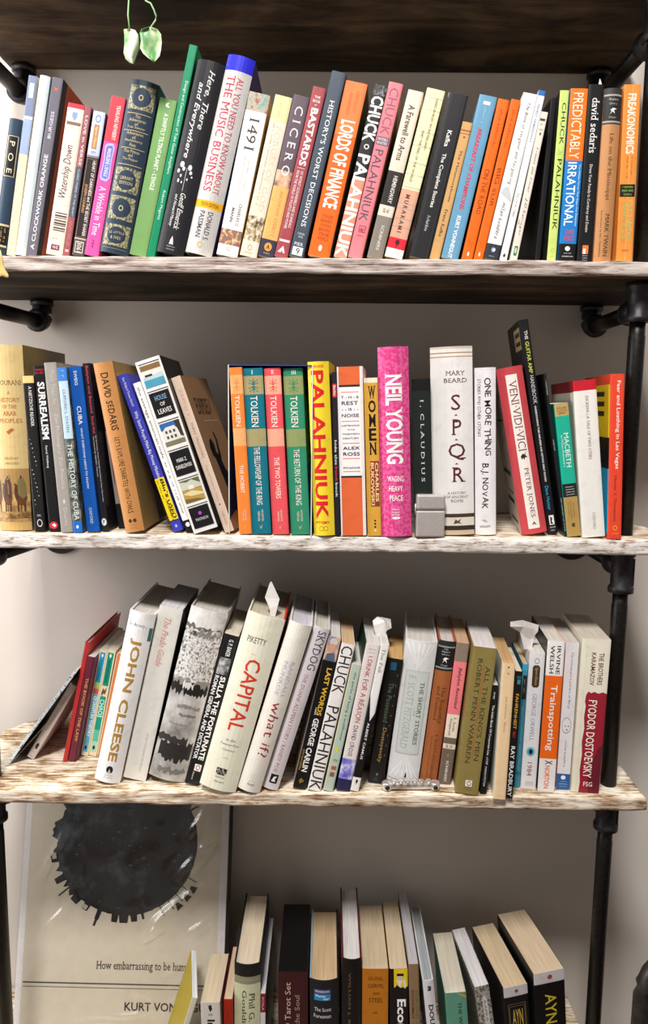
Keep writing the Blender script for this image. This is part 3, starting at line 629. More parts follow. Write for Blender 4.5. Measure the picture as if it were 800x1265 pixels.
B(**{'name': 'hardcover_book', 'label': 'thick dark blue antique hardcover with gold filigree panels on its spine', 'cat': 'book', 'group': 'books on the top row', 'kind': 'hc', 'h': 0.2062, 'd': 0.1361, 'bands': '#2b3a4c', 'dec': [('n', 0.07, 0.03, 0.93, 0.165, '#2b3a4c', '#8a8768', '#c2b88a', 420), ('e', 0.17, 0.042, 0.83, 0.153, '#2b3a4c'), ('n', 0.07, 0.5, 0.93, 0.64, '#2b3a4c', '#8a8768', '#c2b88a', 420), ('e', 0.17, 0.512, 0.83, 0.628, '#2b3a4c'), ('n', 0.07, 0.665, 0.93, 0.8, '#2b3a4c', '#8a8768', '#c2b88a', 420), ('e', 0.17, 0.677, 0.83, 0.788, '#2b3a4c'), ('n', 0.07, 0.83, 0.93, 0.955, '#2b3a4c', '#8a8768', '#c2b88a', 420), ('e', 0.17, 0.842, 0.83, 0.943, '#2b3a4c'), ('g', 0.42, 0.082, 0.58, 0.115, '#c9b98a', 0.35), ('g', 0.42, 0.717, 0.58, 0.75, '#c9b98a', 0.35), ('r', 0.1, 0.187, 0.92, 0.191, '#b9a878'), ('r', 0.1, 0.285, 0.92, 0.289, '#b9a878'), ('r', 0.1, 0.385, 0.92, 0.389, '#b9a878'), ('r', 0.1, 0.48, 0.92, 0.484, '#b9a878'), ('t', 'The', 0.42, 0.196, 0.6, 0.214, '#c9bb92', 's', 'h'), ('t', 'Adventures', 0.22, 0.217, 0.8, 0.235, '#c9bb92', 's', 'h'), ('t', 'of', 0.45, 0.24, 0.57, 0.258, '#c9bb92', 's', 'h'), ('t', 'Tom Sawyer', 0.2, 0.26, 0.82, 0.278, '#c9bb92', 's', 'h'), ('t', 'Adventures', 0.22, 0.292, 0.8, 0.31, '#c9bb92', 's', 'h'), ('t', 'of', 0.45, 0.315, 0.57, 0.333, '#c9bb92', 's', 'h'), ('t', 'Huckleberry', 0.2, 0.336, 0.82, 0.354, '#c9bb92', 's', 'h'), ('t', 'Finn', 0.4, 0.359, 0.62, 0.377, '#c9bb92', 's', 'h'), ('t', 'The Prince', 0.24, 0.395, 0.78, 0.413, '#c9bb92', 's', 'h'), ('t', 'and', 0.42, 0.418, 0.58, 0.436, '#c9bb92', 's', 'h'), ('t', 'The Pauper', 0.24, 0.442, 0.78, 0.46, '#c9bb92', 's', 'h'), ('t', 'LIBRARY', 0.28, 0.55, 0.74, 0.568, '#c9bb92', 's', 'h'), ('t', 'EDITION', 0.28, 0.578, 0.74, 0.596, '#c9bb92', 's', 'h'), ('t', 'J.J. LITTLE', 0.24, 0.87, 0.77, 0.888, '#c9bb92', 's', 'h'), ('t', '& IVES', 0.32, 0.898, 0.68, 0.916, '#c9bb92', 's', 'h'), ('r', 0.1, 0.97, 0.92, 0.973, '#8a8768')], 'at': (-0.2703, 0.012, 0.19078), 't': 0.03568, 'lean': 0.21292})
B(**{'name': 'paperback_book', 'label': 'leaf green paperback with white capitals, between the antique blue and the emerald spines', 'cat': 'book', 'group': 'books on the top row', 'kind': 'pb', 'h': 0.1887, 'd': 0.117, 'bands': '#7ba664', 'dec': [('t', "A SWIFTLY TILTING PLANET - L'ENGLE", 0.42, 0.09, 0.68, 0.575, '#f6f9ee', 'b', 'd'), ('p', [(0.42, 0.03), (0.6, 0.02), (0.55, 0.04), (0.7, 0.05), (0.5, 0.052), (0.4, 0.045)], '#f0f6e8')], 'at': (-0.24049, 0.012, 0.18934), 't': 0.02111, 'lean': 0.22249})
B(**{'name': 'paperback_book', 'label': 'tall thin emerald green book, tallest at the left of the top row', 'cat': 'book', 'group': 'books on the top row', 'kind': 'pb', 'h': 0.2532, 'd': 0.128, 'bands': '#0f8a5f', 'dec': [('t', 'Design and Construction of Tube Guitar Amplifiers', 0.3, 0.165, 0.75, 0.6, '#dff6ec', '', 'd'), ('t', 'Robert Megantz', 0.3, 0.68, 0.72, 0.82, '#dff6ec', '', 'd')], 'at': (-0.22426, 0.012, 0.1881), 't': 0.00974, 'lean': 0.22525})
B(**{'name': 'hardcover_book', 'label': 'thick black hardcover with white italic lettering and splatter, beside the emerald spine', 'cat': 'book', 'group': 'books on the top row', 'kind': 'hc', 'h': 0.231, 'd': 0.1524, 'bands': '#242328', 'dec': [('t', 'Here, There', 0.5, 0.045, 0.74, 0.345, '#f6f3ee', 'si', 'd'), ('t', 'and Everywhere', 0.2, 0.115, 0.45, 0.5, '#f6f3ee', 'si', 'd'), ('e', 0.2, 0.52, 0.36, 0.55, '#e9e6e6'), ('e', 0.32, 0.545, 0.42, 0.567, '#e9e6e6'), ('e', 0.14, 0.56, 0.24, 0.58, '#e9e6e6'), ('e', 0.28, 0.585, 0.34, 0.601, '#e9e6e6'), ('e', 0.52, 0.53, 0.66, 0.56, '#e9e6e6'), ('e', 0.6, 0.56, 0.7, 0.58, '#e9e6e6'), ('e', 0.54, 0.6, 0.59, 0.614, '#e9e6e6'), ('e', 0.68, 0.585, 0.74, 0.595, '#e9e6e6'), ('e', 0.36, 0.62, 0.41, 0.632, '#e9e6e6'), ('e', 0.22, 0.61, 0.29, 0.63, '#e9e6e6'), ('r', 0.48, 0.55, 0.495, 0.67, '#cfcccc'), ('t', 'Geoff Emerick', 0.46, 0.68, 0.66, 0.87, '#f6f3ee', 'si', 'd'), ('t', 'and Howard Massey', 0.24, 0.69, 0.38, 0.86, '#e9e6e6', 'si', 'd'), ('p', [(0.45, 0.925), (0.5, 0.905), (0.55, 0.925), (0.58, 0.95), (0.42, 0.95)], '#dddadb'), ('l', 0.36, 0.957, 0.66, 0.966, '#cfcccc', 'h'), ('l', 0.36, 0.972, 0.66, 0.981, '#cfcccc', 'h')], 'at': (-0.20055, 0.012, 0.19099), 't': 0.03359, 'lean': 0.23896})
B(**{'name': 'hardcover_book', 'label': 'thick pale gray hardcover with bright blue cap and yellow stripe low on its spine', 'cat': 'book', 'group': 'books on the top row', 'kind': 'hc', 'h': 0.2368, 'd': 0.1563, 'bands': [(0.075, '#2b2bd2'), (0.725, '#cfccc9'), (0.765, '#f4b41a'), (1, '#cfccc9')], 'dec': [('t', 'ALL YOU NEED TO KNOW ABOUT', 0.54, 0.105, 0.76, 0.69, '#c0344f', 's', 'd'), ('t', 'THE MUSIC BUSINESS', 0.16, 0.1, 0.46, 0.68, '#c0344f', 's', 'd'), ('t', 'TENTH EDITION', 0.2, 0.735, 0.86, 0.755, '#8a5a10', 'b', 'h'), ('t', 'DONALD S.', 0.55, 0.78, 0.74, 0.925, '#55555c', 'b', 'd'), ('t', 'PASSMAN', 0.24, 0.78, 0.43, 0.915, '#55555c', 'b', 'd'), ('g', 0.4, 0.935, 0.6, 0.965, '#dcb53a', 0.25)], 'sideR': '#2b2764', 'at': (-0.16474, 0.012, 0.19093), 't': 0.03342, 'lean': 0.23646})
B(**{'name': 'paperback_book', 'label': 'white paperback with four dark numerals and small mosaic pictures at both ends', 'cat': 'book', 'group': 'books on the top row', 'kind': 'pb', 'h': 0.1957, 'd': 0.1213, 'bands': [(0.11, 'pic:#7fa6a0,#c9b8a4,#8a5a4a,90'), (0.835, '#f3f0ec'), (0.93, 'pic:#4f8aa0,#a8623c,#d9c9a8,160'), (1, '#f3f0ec')], 'dec': [('t', '1491', 0.28, 0.15, 0.74, 0.345, '#4a4545', 's', 'd'), ('l', 0.6, 0.38, 0.7, 0.62, '#c9c2bc', 'd'), ('l', 0.38, 0.38, 0.48, 0.66, '#c9c2bc', 'd'), ('t', 'CHARLES C.', 0.6, 0.67, 0.74, 0.815, '#7a706c', 'bs', 'd'), ('t', 'MANN', 0.3, 0.7, 0.43, 0.79, '#6a625e', 'bs', 'd'), ('g', 0.42, 0.945, 0.58, 0.97, '#8a8480', 0.2), ('l', 0.3, 0.982, 0.7, 0.99, '#a8a29c', 'h')], 'sideR': '#b8913e', 'at': (-0.12935, 0.012, 0.18979), 't': 0.02623, 'lean': 0.21372})
B(**{'name': 'paperback_book', 'label': 'faded cream paperback with small dark picture near its foot, on the top row', 'cat': 'book', 'group': 'books on the top row', 'kind': 'pb', 'h': 0.1937, 'd': 0.1201, 'bands': [(0.155, '#e6d8a4'), (0.745, '#ecdcc8'), (0.9, 'pic:#4a3c30,#b8a078,#efe6d6,220'), (1, '#efdccb')], 'dec': [('l', 0.35, 0.03, 0.5, 0.13, '#d8c890', 'd'), ('t', 'FORGES OF GOD', 0.45, 0.18, 0.78, 0.71, '#e0cdb4', 's', 'd'), ('l', 0.25, 0.17, 0.36, 0.68, '#b8a08c', 'd'), ('g', 0.36, 0.925, 0.62, 0.96, '#a88a78', 0.18), ('l', 0.25, 0.97, 0.75, 0.98, '#b89a88', 'h')], 'at': (-0.10283, 0.012, 0.18941), 't': 0.02098, 'lean': 0.23042})
B(**{'name': 'paperback_book', 'label': 'plum and apricot paperback with large pale spaced capitals and orange disc at its foot', 'cat': 'book', 'group': 'books on the top row', 'kind': 'pb', 'h': 0.1944, 'd': 0.1205, 'bands': [(0.46, '#65555f'), (0.56, 'pic:#5a4650,#d8a88a,#f0c8a8,60'), (0.89, '#f4b469'), (1, '#39384a')], 'dec': [('t', 'C I C E R O', 0.28, 0.065, 0.78, 0.49, '#f2ecee', 's', 'd'), ('t', 'ANTHONY EVERITT', 0.5, 0.58, 0.7, 0.87, '#cc9558', 's', 'd'), ('e', 0.28, 0.91, 0.75, 0.963, '#f0a04a'), ('p', [(0.4, 0.95), (0.52, 0.92), (0.63, 0.95), (0.56, 0.95), (0.52, 0.937), (0.46, 0.95)], '#5a3418'), ('l', 0.3, 0.97, 0.7, 0.985, '#d8a868', 'h')], 'at': (-0.08078, 0.012, 0.18924), 't': 0.01971, 'lean': 0.22847})
B(**{'name': 'paperback_book', 'label': 'brick red paperback with bold white capitals and white triangle at its foot', 'cat': 'book', 'group': 'books on the top row', 'kind': 'pb', 'h': 0.2049, 'd': 0.127, 'bands': '#a64a50', 'dec': [('t', 'THE', 0.28, 0.05, 0.72, 0.064, '#f6f3ee', 'b', 'h'), ('t', 'BOOK', 0.22, 0.072, 0.78, 0.088, '#f6f3ee', 'b', 'h'), ('t', 'of', 0.4, 0.095, 0.6, 0.108, '#f6f3ee', 'i', 'h'), ('t', 'BASTARDS', 0.24, 0.12, 0.78, 0.455, '#f6f3ee', 'Bs', 'd'), ('r', 0.2, 0.468, 0.8, 0.471, '#f2dede'), ('t', '101 WORST SCOUNDRELS AND SCANDALS', 0.53, 0.485, 0.74, 0.82, '#f6e4e2', 'b', 'd'), ('t', 'FROM THE WORLD OF POLITICS AND POWER', 0.22, 0.485, 0.43, 0.83, '#f6e4e2', 'b', 'd'), ('r', 0.1, 0.893, 0.9, 0.907, '#f2dcdc'), ('p', [(0.15, 0.972), (0.5, 0.93), (0.72, 0.972), (0.55, 0.972), (0.49, 0.955), (0.4, 0.972)], '#f6ecea')], 'at': (-0.06189, 0.012, 0.18886), 't': 0.01616, 'lean': 0.23061})
B(**{'name': 'paperback_book', 'label': 'tall slate gray paperback with a white square numeral at its foot', 'cat': 'book', 'group': 'books on the top row', 'kind': 'pb', 'h': 0.2217, 'd': 0.128, 'bands': '#46505d', 'dec': [('t', "HISTORY'S WORST DECISIONS", 0.34, 0.15, 0.68, 0.83, '#eef0f3', 's', 'd'), ('t', 'STEPHEN', 0.25, 0.865, 0.75, 0.876, '#cfd4da', 's', 'h'), ('t', 'WEIR', 0.32, 0.882, 0.68, 0.893, '#cfd4da', 's', 'h'), ('t', 'PIER', 0.2, 0.918, 0.8, 0.936, '#e6e9ec', '', 'h'), ('r', 0.15, 0.943, 0.88, 0.988, '#f0f1f2'), ('t', '9', 0.4, 0.948, 0.66, 0.983, '#2a2c30', 'b', 'h')], 'yaw': -4, 'at': (-0.04308, 0.012, 0.18906), 't': 0.0177, 'lean': 0.23373})
B(**{'name': 'paperback_book', 'label': 'wide orange paperback with tall cream condensed capitals in the middle of the top row', 'cat': 'book', 'group': 'books on the top row', 'kind': 'pb', 'h': 0.2084, 'd': 0.128, 'bands': [(0.3, '#ee8144'), (1, '#ef6a20')], 'dec': [('t', 'LORDS OF FINANCE', 0.18, 0.215, 0.84, 0.715, '#fff4e8', 'B', 'd'), ('t', 'LIAQUAT', 0.58, 0.05, 0.72, 0.17, '#d9692f', 's', 'd'), ('t', 'AHAMED', 0.3, 0.06, 0.44, 0.18, '#d9692f', 's', 'd'), ('t', 'THE', 0.25, 0.755, 0.78, 0.772, '#b84a12', 's', 'h'), ('t', 'BANKERS', 0.25, 0.781, 0.78, 0.798, '#b84a12', 's', 'h'), ('t', 'WHO', 0.25, 0.807, 0.78, 0.824, '#b84a12', 's', 'h'), ('t', 'BROKE', 0.25, 0.833, 0.78, 0.85, '#b84a12', 's', 'h'), ('t', 'THE', 0.25, 0.859, 0.78, 0.876, '#b84a12', 's', 'h'), ('t', 'WORLD', 0.25, 0.885, 0.78, 0.902, '#b84a12', 's', 'h'), ('e', 0.42, 0.93, 0.58, 0.967, '#fdf2e6')], 'yaw': -4, 'sideR': '#b9a47a', 'at': (-0.01508, 0.012, 0.18988), 't': 0.02669, 'lean': 0.21685})
B(**{'name': 'paperback_book', 'label': 'narrow black and coral paperback with huge white capitals, left neighbor of the pink one', 'cat': 'book', 'group': 'books on the top row', 'kind': 'pb', 'h': 0.2071, 'd': 0.128, 'bands': [(0.54, '#29292c'), (1, '#f0957a')], 'dec': [('n', 0.0, 0.0, 1, 0.06, '#29292c', '#4a4a4e', '#88888c', 300), ('t', 'CHUCK', 0.02, 0.065, 0.98, 0.32, '#f6f3ee', 'B', 'd'), ('g', 0.3, 0.335, 0.7, 0.365, '#dcdcdc', 0.4), ('t', 'PALAHNIUK', 0.02, 0.395, 0.98, 0.995, '#f6f3ee', 'B', 'd')], 'yaw': -4, 'at': (0.01189, 0.012, 0.18883), 't': 0.0159, 'lean': 0.23101})
B(**{'name': 'paperback_book', 'label': 'salmon pink paperback with dark plum capitals and a gray label across its upper half', 'cat': 'book', 'group': 'books on the top row', 'kind': 'pb', 'h': 0.2094, 'd': 0.128, 'bands': '#f2838c', 'dec': [('t', 'CHUCK', 0.18, 0.03, 0.82, 0.29, '#9c5c72', '', 'd'), ('r', 0.08, 0.302, 0.95, 0.35, '#6a5f70'), ('t', 'INVISIBLE', 0.15, 0.308, 0.88, 0.324, '#e9d4dc', 'b', 'h'), ('t', 'MONSTERS', 0.15, 0.329, 0.88, 0.345, '#e9d4dc', 'b', 'h'), ('t', 'PALAHNIUK', 0.14, 0.375, 0.74, 0.785, '#5d5566', '', 'd'), ('f', 0.3, 0.81, 0.8, 0.85, '#a8505c', 0.1), ('p', [(0.35, 0.84), (0.5, 0.82), (0.6, 0.832), (0.75, 0.815), (0.62, 0.845)], '#a8505c'), ('l', 0.25, 0.862, 0.75, 0.876, '#b85866', 'h')], 'yaw': -4, 'sideR': '#a08060', 'at': (0.03021, 0.012, 0.18895), 't': 0.01725, 'lean': 0.22688})
B(**{'name': 'paperback_book', 'label': 'worn paperback in cream, black and gray blocks with dark title lettering on the cream block', 'cat': 'book', 'group': 'books on the top row', 'kind': 'pb', 'h': 0.2004, 'd': 0.1243, 'bands': [(0.475, '#ead9c6'), (0.68, '#2e2927'), (0.745, '#e7d6c5'), (1, '#8b8177')], 'dec': [('t', 'A Farewell to Arms', 0.28, 0.085, 0.7, 0.41, '#3a2f2b', 'b', 'd'), ('t', 'HEMINGWAY', 0.45, 0.5, 0.72, 0.665, '#f2e7e0', 'bs', 'd'), ('t', 'SL 61', 0.3, 0.7, 0.7, 0.722, '#4a403a', 'bs', 'h'), ('t', 'SCRIBNERS', 0.45, 0.8, 0.65, 0.95, '#e2dbd4', 'b', 'd')], 'yaw': -4, 'at': (0.05481, 0.012, 0.18919), 't': 0.01871, 'lean': 0.23465})
B(**{'name': 'paperback_book', 'label': 'pale yellow paperback with red and white stripes at its foot on the top row', 'cat': 'book', 'group': 'books on the top row', 'kind': 'pb', 'h': 0.202, 'd': 0.1253, 'bands': [(0.59, '#f2ecba'), (0.88, '#dba68a'), (0.945, '#e0283c'), (1, '#f3eee8')], 'dec': [('r', 0, 0.05, 1, 0.053, '#c3bcd2'), ('r', 0, 0.12, 1, 0.123, '#c3bcd2'), ('r', 0, 0.25, 1, 0.253, '#c3bcd2'), ('r', 0, 0.33, 1, 0.333, '#c3bcd2'), ('r', 0, 0.43, 1, 0.433, '#c3bcd2'), ('r', 0, 0.5, 1, 0.503, '#c3bcd2'), ('r', 0, 0.575, 1, 0.578, '#c3bcd2'), ('r', 0, 0.67, 1, 0.673, '#c3bcd2'), ('r', 0, 0.7, 1, 0.703, '#c3bcd2'), ('r', 0, 0.76, 1, 0.763, '#c3bcd2'), ('r', 0, 0.81, 1, 0.813, '#c3bcd2'), ('t', 'HARD-BOILED WONDERLAND', 0.62, 0.05, 0.76, 0.345, '#9a9168', 'b', 'd'), ('t', 'AND THE END OF THE WORLD', 0.3, 0.24, 0.44, 0.545, '#9a9168', 'b', 'd'), ('t', 'M U R A K A M I', 0.32, 0.62, 0.56, 0.845, '#6b4a45', 'b', 'd'), ('e', 0.4, 0.89, 0.62, 0.92, '#4a1c20'), ('r', 0.49, 0.915, 0.53, 0.935, '#4a1c20'), ('l', 0.25, 0.962, 0.75, 0.975, '#b8aca8', 'h')], 'yaw': -4, 'at': (0.07833, 0.012, 0.1896), 't': 0.02204, 'lean': 0.23669})
B(**{'name': 'paperback_book', 'label': 'worn black paperback with white serif lettering and scuffed edges on the top row', 'cat': 'book', 'group': 'books on the top row', 'kind': 'pb', 'h': 0.1961, 'd': 0.1216, 'bands': '#232225', 'dec': [('r', 0.16, 0.0, 0.17, 1, '#4a484c'), ('r', 0.86, 0.0, 0.87, 1, '#5a585c'), ('t', 'Kafka', 0.4, 0.215, 0.62, 0.315, '#f6f3ee', 'bs', 'd'), ('t', 'The Complete Stories', 0.38, 0.355, 0.62, 0.685, '#f6f3ee', 'bs', 'd'), ('t', 'Schocken', 0.42, 0.735, 0.6, 0.83, '#dad6d4', 'hi', 'd'), ('r', 0, 0, 0.05, 0.03, '#8a8684')], 'yaw': -4, 'at': (0.11016, 0.012, 0.18966), 't': 0.02435, 'lean': 0.21943})
B(**{'name': 'paperback_book', 'label': 'short thin tan paperback tucked between the black one and the light blue one', 'cat': 'book', 'group': 'books on the top row', 'kind': 'pb', 'h': 0.1647, 'd': 0.105, 'bands': '#d3a468', 'dec': [('r', 0, 0.055, 1, 0.065, '#a8624a'), ('r', 0, 0.08, 1, 0.085, '#a8624a'), ('e', 0.4, 0.1, 0.6, 0.115, '#8a5a3a'), ('t', 'The Metamorphosis', 0.34, 0.2, 0.66, 0.575, '#5a4632', 's', 'd'), ('t', 'Franz Kafka', 0.34, 0.63, 0.66, 0.83, '#5a4632', 's', 'd')], 'yaw': -4, 'at': (0.12952, 0.012, 0.18834), 't': 0.01225, 'lean': 0.21791})
B(**{'name': 'paperback_book', 'label': 'light blue paperback with red and white capitals on the top row', 'cat': 'book', 'group': 'books on the top row', 'kind': 'pb', 'h': 0.1945, 'd': 0.1206, 'bands': '#6a9fbe', 'dec': [('t', 'BREAKFAST OF CHAMPIONS', 0.36, 0.2, 0.6, 0.69, '#d63a55', 'Bs', 'd'), ('t', 'KURT VONNEGUT', 0.36, 0.73, 0.6, 0.995, '#eef6fb', 'Bs', 'd'), ('r', 0.3, 0.035, 0.7, 0.055, '#e9f2f8'), ('l', 0.4, 0.065, 0.55, 0.165, '#a9cbdf', 'd')], 'yaw': -4, 'at': (0.14836, 0.012, 0.18923), 't': 0.02118, 'lean': 0.21112})
B(**{'name': 'paperback_book', 'label': 'orange paperback with thin handwritten lettering, left of the two, next to the light blue book', 'cat': 'book', 'group': 'books on the top row', 'kind': 'pb', 'h': 0.1911, 'd': 0.1185, 'bands': '#f36b14', 'dec': [('t', 'JACK KEROUAC', 0.34, 0.06, 0.66, 0.3, '#b8430c', 'h', 'd'), ('t', 'ON THE ROAD', 0.26, 0.43, 0.76, 0.71, '#983a10', 'h', 'd'), ('l', 0.3, 0.885, 0.42, 0.925, '#c4520e', 'd'), ('l', 0.58, 0.885, 0.7, 0.925, '#c4520e', 'd'), ('e', 0.42, 0.95, 0.6, 0.978, '#fdf0e4')], 'yaw': -4, 'at': (0.16985, 0.012, 0.18835), 't': 0.01341, 'lean': 0.20062})
B(**{'name': 'paperback_book', 'label': 'orange paperback with thin handwritten lettering, right of the two, next to the white script book', 'cat': 'book', 'group': 'books on the top row', 'kind': 'pb', 'h': 0.1912, 'd': 0.1185, 'bands': '#f36b14', 'dec': [('t', 'JACK KEROUAC', 0.34, 0.06, 0.66, 0.3, '#b8430c', 'h', 'd'), ('t', 'BIG SUR', 0.26, 0.42, 0.76, 0.66, '#983a10', 'h', 'd'), ('l', 0.3, 0.885, 0.42, 0.925, '#c4520e', 'd'), ('l', 0.58, 0.885, 0.7, 0.925, '#c4520e', 'd'), ('e', 0.42, 0.95, 0.6, 0.978, '#fdf0e4')], 'yaw': -4, 'at': (0.18383, 0.012, 0.18816), 't': 0.01127, 'lean': 0.20465})
B(**{'name': 'paperback_book', 'label': 'white paperback with black script and dark block at its foot on the top row', 'cat': 'book', 'group': 'books on the top row', 'kind': 'pb', 'h': 0.1978, 'd': 0.1226, 'bands': [(0.905, '#f3efec'), (1, '#34373d')], 'dec': [('t', 'The Book of Laughter and Forgetting', 0.36, 0.055, 0.68, 0.54, '#3b3b3f', 'hi', 'd'), ('p', [(0.2, 0.57), (0.5, 0.55), (0.8, 0.6), (0.9, 0.64), (0.5, 0.62), (0.1, 0.6)], '#c8cdd0'), ('t', 'milan kundera', 0.36, 0.65, 0.66, 0.87, '#3b3b3f', 'hi', 'd'), ('e', 0.36, 0.925, 0.66, 0.955, '#6f9fd8'), ('e', 0.46, 0.93, 0.66, 0.95, '#eef2f8'), ('l', 0.3, 0.975, 0.7, 0.985, '#b8bcc2', 'h')], 'yaw': -4, 'at': (0.19971, 0.012, 0.18879), 't': 0.01752, 'lean': 0.2048})
B(**{'name': 'paperback_book', 'label': 'very thin white paperback with blue tip on the top row', 'cat': 'book', 'group': 'books on the top row', 'kind': 'pb', 'h': 0.202, 'd': 0.1252, 'bands': [(0.03, '#2f6fb0'), (1, '#eef0f4')], 'dec': [('t', 'ERNEST HEMINGWAY', 0.3, 0.08, 0.62, 0.3, '#8a9ab8', 'b', 'd'), ('t', 'IN OUR TIME', 0.3, 0.6, 0.62, 0.74, '#c9b49a', 'b', 'd'), ('p', [(0.3, 0.97), (0.5, 0.955), (0.7, 0.97), (0.6, 0.98), (0.4, 0.98)], '#3a3a42')], 'yaw': -4, 'at': (0.21518, 0.012, 0.18782), 't': 0.0085, 'lean': 0.19228})
B(**{'name': 'paperback_book', 'label': 'short beige paperback with brown script and small green square at its foot', 'cat': 'book', 'group': 'books on the top row', 'kind': 'pb', 'h': 0.1768, 'd': 0.105, 'bands': '#e9ddd0', 'dec': [('r', 0.1, 0.045, 0.8, 0.06, '#4a423c'), ('l', 0.3, 0.075, 0.6, 0.09, '#6a5f56', 'h'), ('l', 0.25, 0.11, 0.75, 0.125, '#6a5f56', 'h'), ('e', 0.4, 0.135, 0.65, 0.155, '#6a5f56'), ('t', 'Franny and Zooey', 0.38, 0.235, 0.7, 0.535, '#4d4238', 'hi', 'd'), ('t', 'J.D.Salinger', 0.32, 0.57, 0.72, 0.83, '#2e2a28', 'hi', 'd'), ('p', [(0.1, 0.73), (0.2, 0.71), (0.16, 0.735), (0.24, 0.75), (0.12, 0.76)], '#3f8a4a'), ('r', 0.3, 0.9, 0.74, 0.965, '#2f7a4a'), ('e', 0.42, 0.91, 0.62, 0.95, '#e6efe2')], 'yaw': -4, 'at': (0.22797, 0.012, 0.18775), 't': 0.00874, 'lean': 0.16932})
B(**{'name': 'paperback_book', 'label': 'black book set back in the gap beside the lime green spine', 'cat': 'book', 'group': 'books on the top row', 'kind': 'pb', 'h': 0.199, 'd': 0.12, 'bands': '#18171a', 'dec': [], 'at': (0.26251, 0.03, 0.18719), 't': 0.00642, 'lean': 0.0565})
B(**{'name': 'paperback_book', 'label': 'lime green paperback with thin black capitals on the top row', 'cat': 'book', 'group': 'books on the top row', 'kind': 'pb', 'h': 0.2003, 'd': 0.1242, 'bands': '#cbe07a', 'dec': [('t', 'CHUCK', 0.34, 0.07, 0.8, 0.31, '#1f2415', '', 'd'), ('t', 'Diary', 0.25, 0.335, 0.85, 0.385, '#a8bf4c', 'hi', 'h'), ('t', 'PALAHNIUK', 0.3, 0.395, 0.8, 0.81, '#1f2415', '', 'd'), ('g', 0.4, 0.92, 0.68, 0.95, '#a0b850', 0.2), ('l', 0.35, 0.965, 0.75, 0.975, '#a0b850', 'h')], 'yaw': -3, 'sideL': '#22251a', 'at': (0.27503, 0.012, 0.18718), 't': 0.01066, 'lean': 0.03135})
B(**{'name': 'paperback_book', 'label': 'paperback split orange over blue with large white capitals on the top row', 'cat': 'book', 'group': 'books on the top row', 'kind': 'pb', 'h': 0.2025, 'd': 0.1255, 'bands': [(0.41, '#f47a22'), (0.895, '#1f7fcb'), (1, '#141416')], 'dec': [('t', 'PREDICTABLY', 0.18, 0.025, 0.76, 0.4, '#fdebd6', '', 'd'), ('t', 'IRRATIONAL', 0.16, 0.42, 0.68, 0.79, '#eef6ff', 'b', 'd'), ('t', 'The Hidden Forces That Shape Our Decisions', 0.78, 0.43, 0.92, 0.79, '#dcedfa', 'bs', 'd'), ('t', 'DAN', 0.35, 0.81, 0.8, 0.84, '#d8433f', 'b', 'h'), ('t', 'ARIELY', 0.22, 0.848, 0.88, 0.878, '#d8433f', 'b', 'h'), ('e', 0.35, 0.91, 0.65, 0.938, '#f6f3ee'), ('l', 0.3, 0.947, 0.75, 0.956, '#cfcfd2', 'h'), ('l', 0.2, 0.965, 0.85, 0.975, '#e6e6e8', 'h')], 'yaw': -2, 'at': (0.29396, 0.012, 0.18728), 't': 0.02075, 'lean': 0.02555})
B(**{'name': 'paperback_book', 'label': 'black paperback with white lowercase lettering, right of the orange and blue split spine', 'cat': 'book', 'group': 'books on the top row', 'kind': 'pb', 'h': 0.2075, 'd': 0.128, 'bands': '#161618', 'dec': [('t', 'david sedaris', 0.28, 0.075, 0.76, 0.38, '#f6f3ee', 's', 'd'), ('t', 'Dress Your Family in Corduroy and Denim', 0.36, 0.445, 0.6, 0.83, '#ece6e0', 's', 'd'), ('r', 0.32, 0.905, 0.72, 0.955, '#ef7a3a'), ('r', 0.36, 0.925, 0.55, 0.955, '#f3e6dc'), ('l', 0.34, 0.962, 0.7, 0.97, '#d8d4d2', 'h'), ('l', 0.34, 0.975, 0.7, 0.983, '#d8d4d2', 'h'), ('l', 0.34, 0.988, 0.7, 0.995, '#d8d4d2', 'h')], 'yaw': -1.5, 'at': (0.31587, 0.012, 0.18717), 't': 0.01801, 'lean': 0.01772})
B(**{'name': 'hardcover_book', 'label': 'tan hardcover with black cap and brown serif lettering near the right pole', 'cat': 'book', 'group': 'books on the top row', 'kind': 'hc', 'h': 0.2025, 'd': 0.1337, 'bands': [(0.035, '#3a3838'), (0.045, '#a8a49e'), (0.185, '#2c2a2a'), (0.195, '#a8a49e'), (0.205, '#3a3838'), (1, '#c38a5a')], 'dec': [('t', 'Modern', 0.25, 0.055, 0.75, 0.072, '#c9c4bc', 'hi', 'h'), ('t', 'Library', 0.28, 0.08, 0.72, 0.097, '#c9c4bc', 'hi', 'h'), ('p', [(0.35, 0.125), (0.5, 0.112), (0.72, 0.118), (0.55, 0.125), (0.62, 0.145), (0.48, 0.132), (0.34, 0.148), (0.44, 0.128)], '#f6f3ee'), ('t', 'Classics', 0.3, 0.158, 0.7, 0.172, '#c9c4bc', 'hi', 'h'), ('t', 'Life on the Mississippi', 0.36, 0.255, 0.64, 0.64, '#6b4a30', 's', 'd'), ('t', 'MARK TWAIN', 0.48, 0.72, 0.72, 0.97, '#6b4a30', 's', 'd'), ('t', 'Introduction by BILL McKIBBEN', 0.2, 0.7, 0.32, 0.97, '#8a6242', 's', 'd')], 'yaw': -1, 'at': (0.33783, 0.012, 0.18714), 't': 0.02154, 'lean': 0.01202})
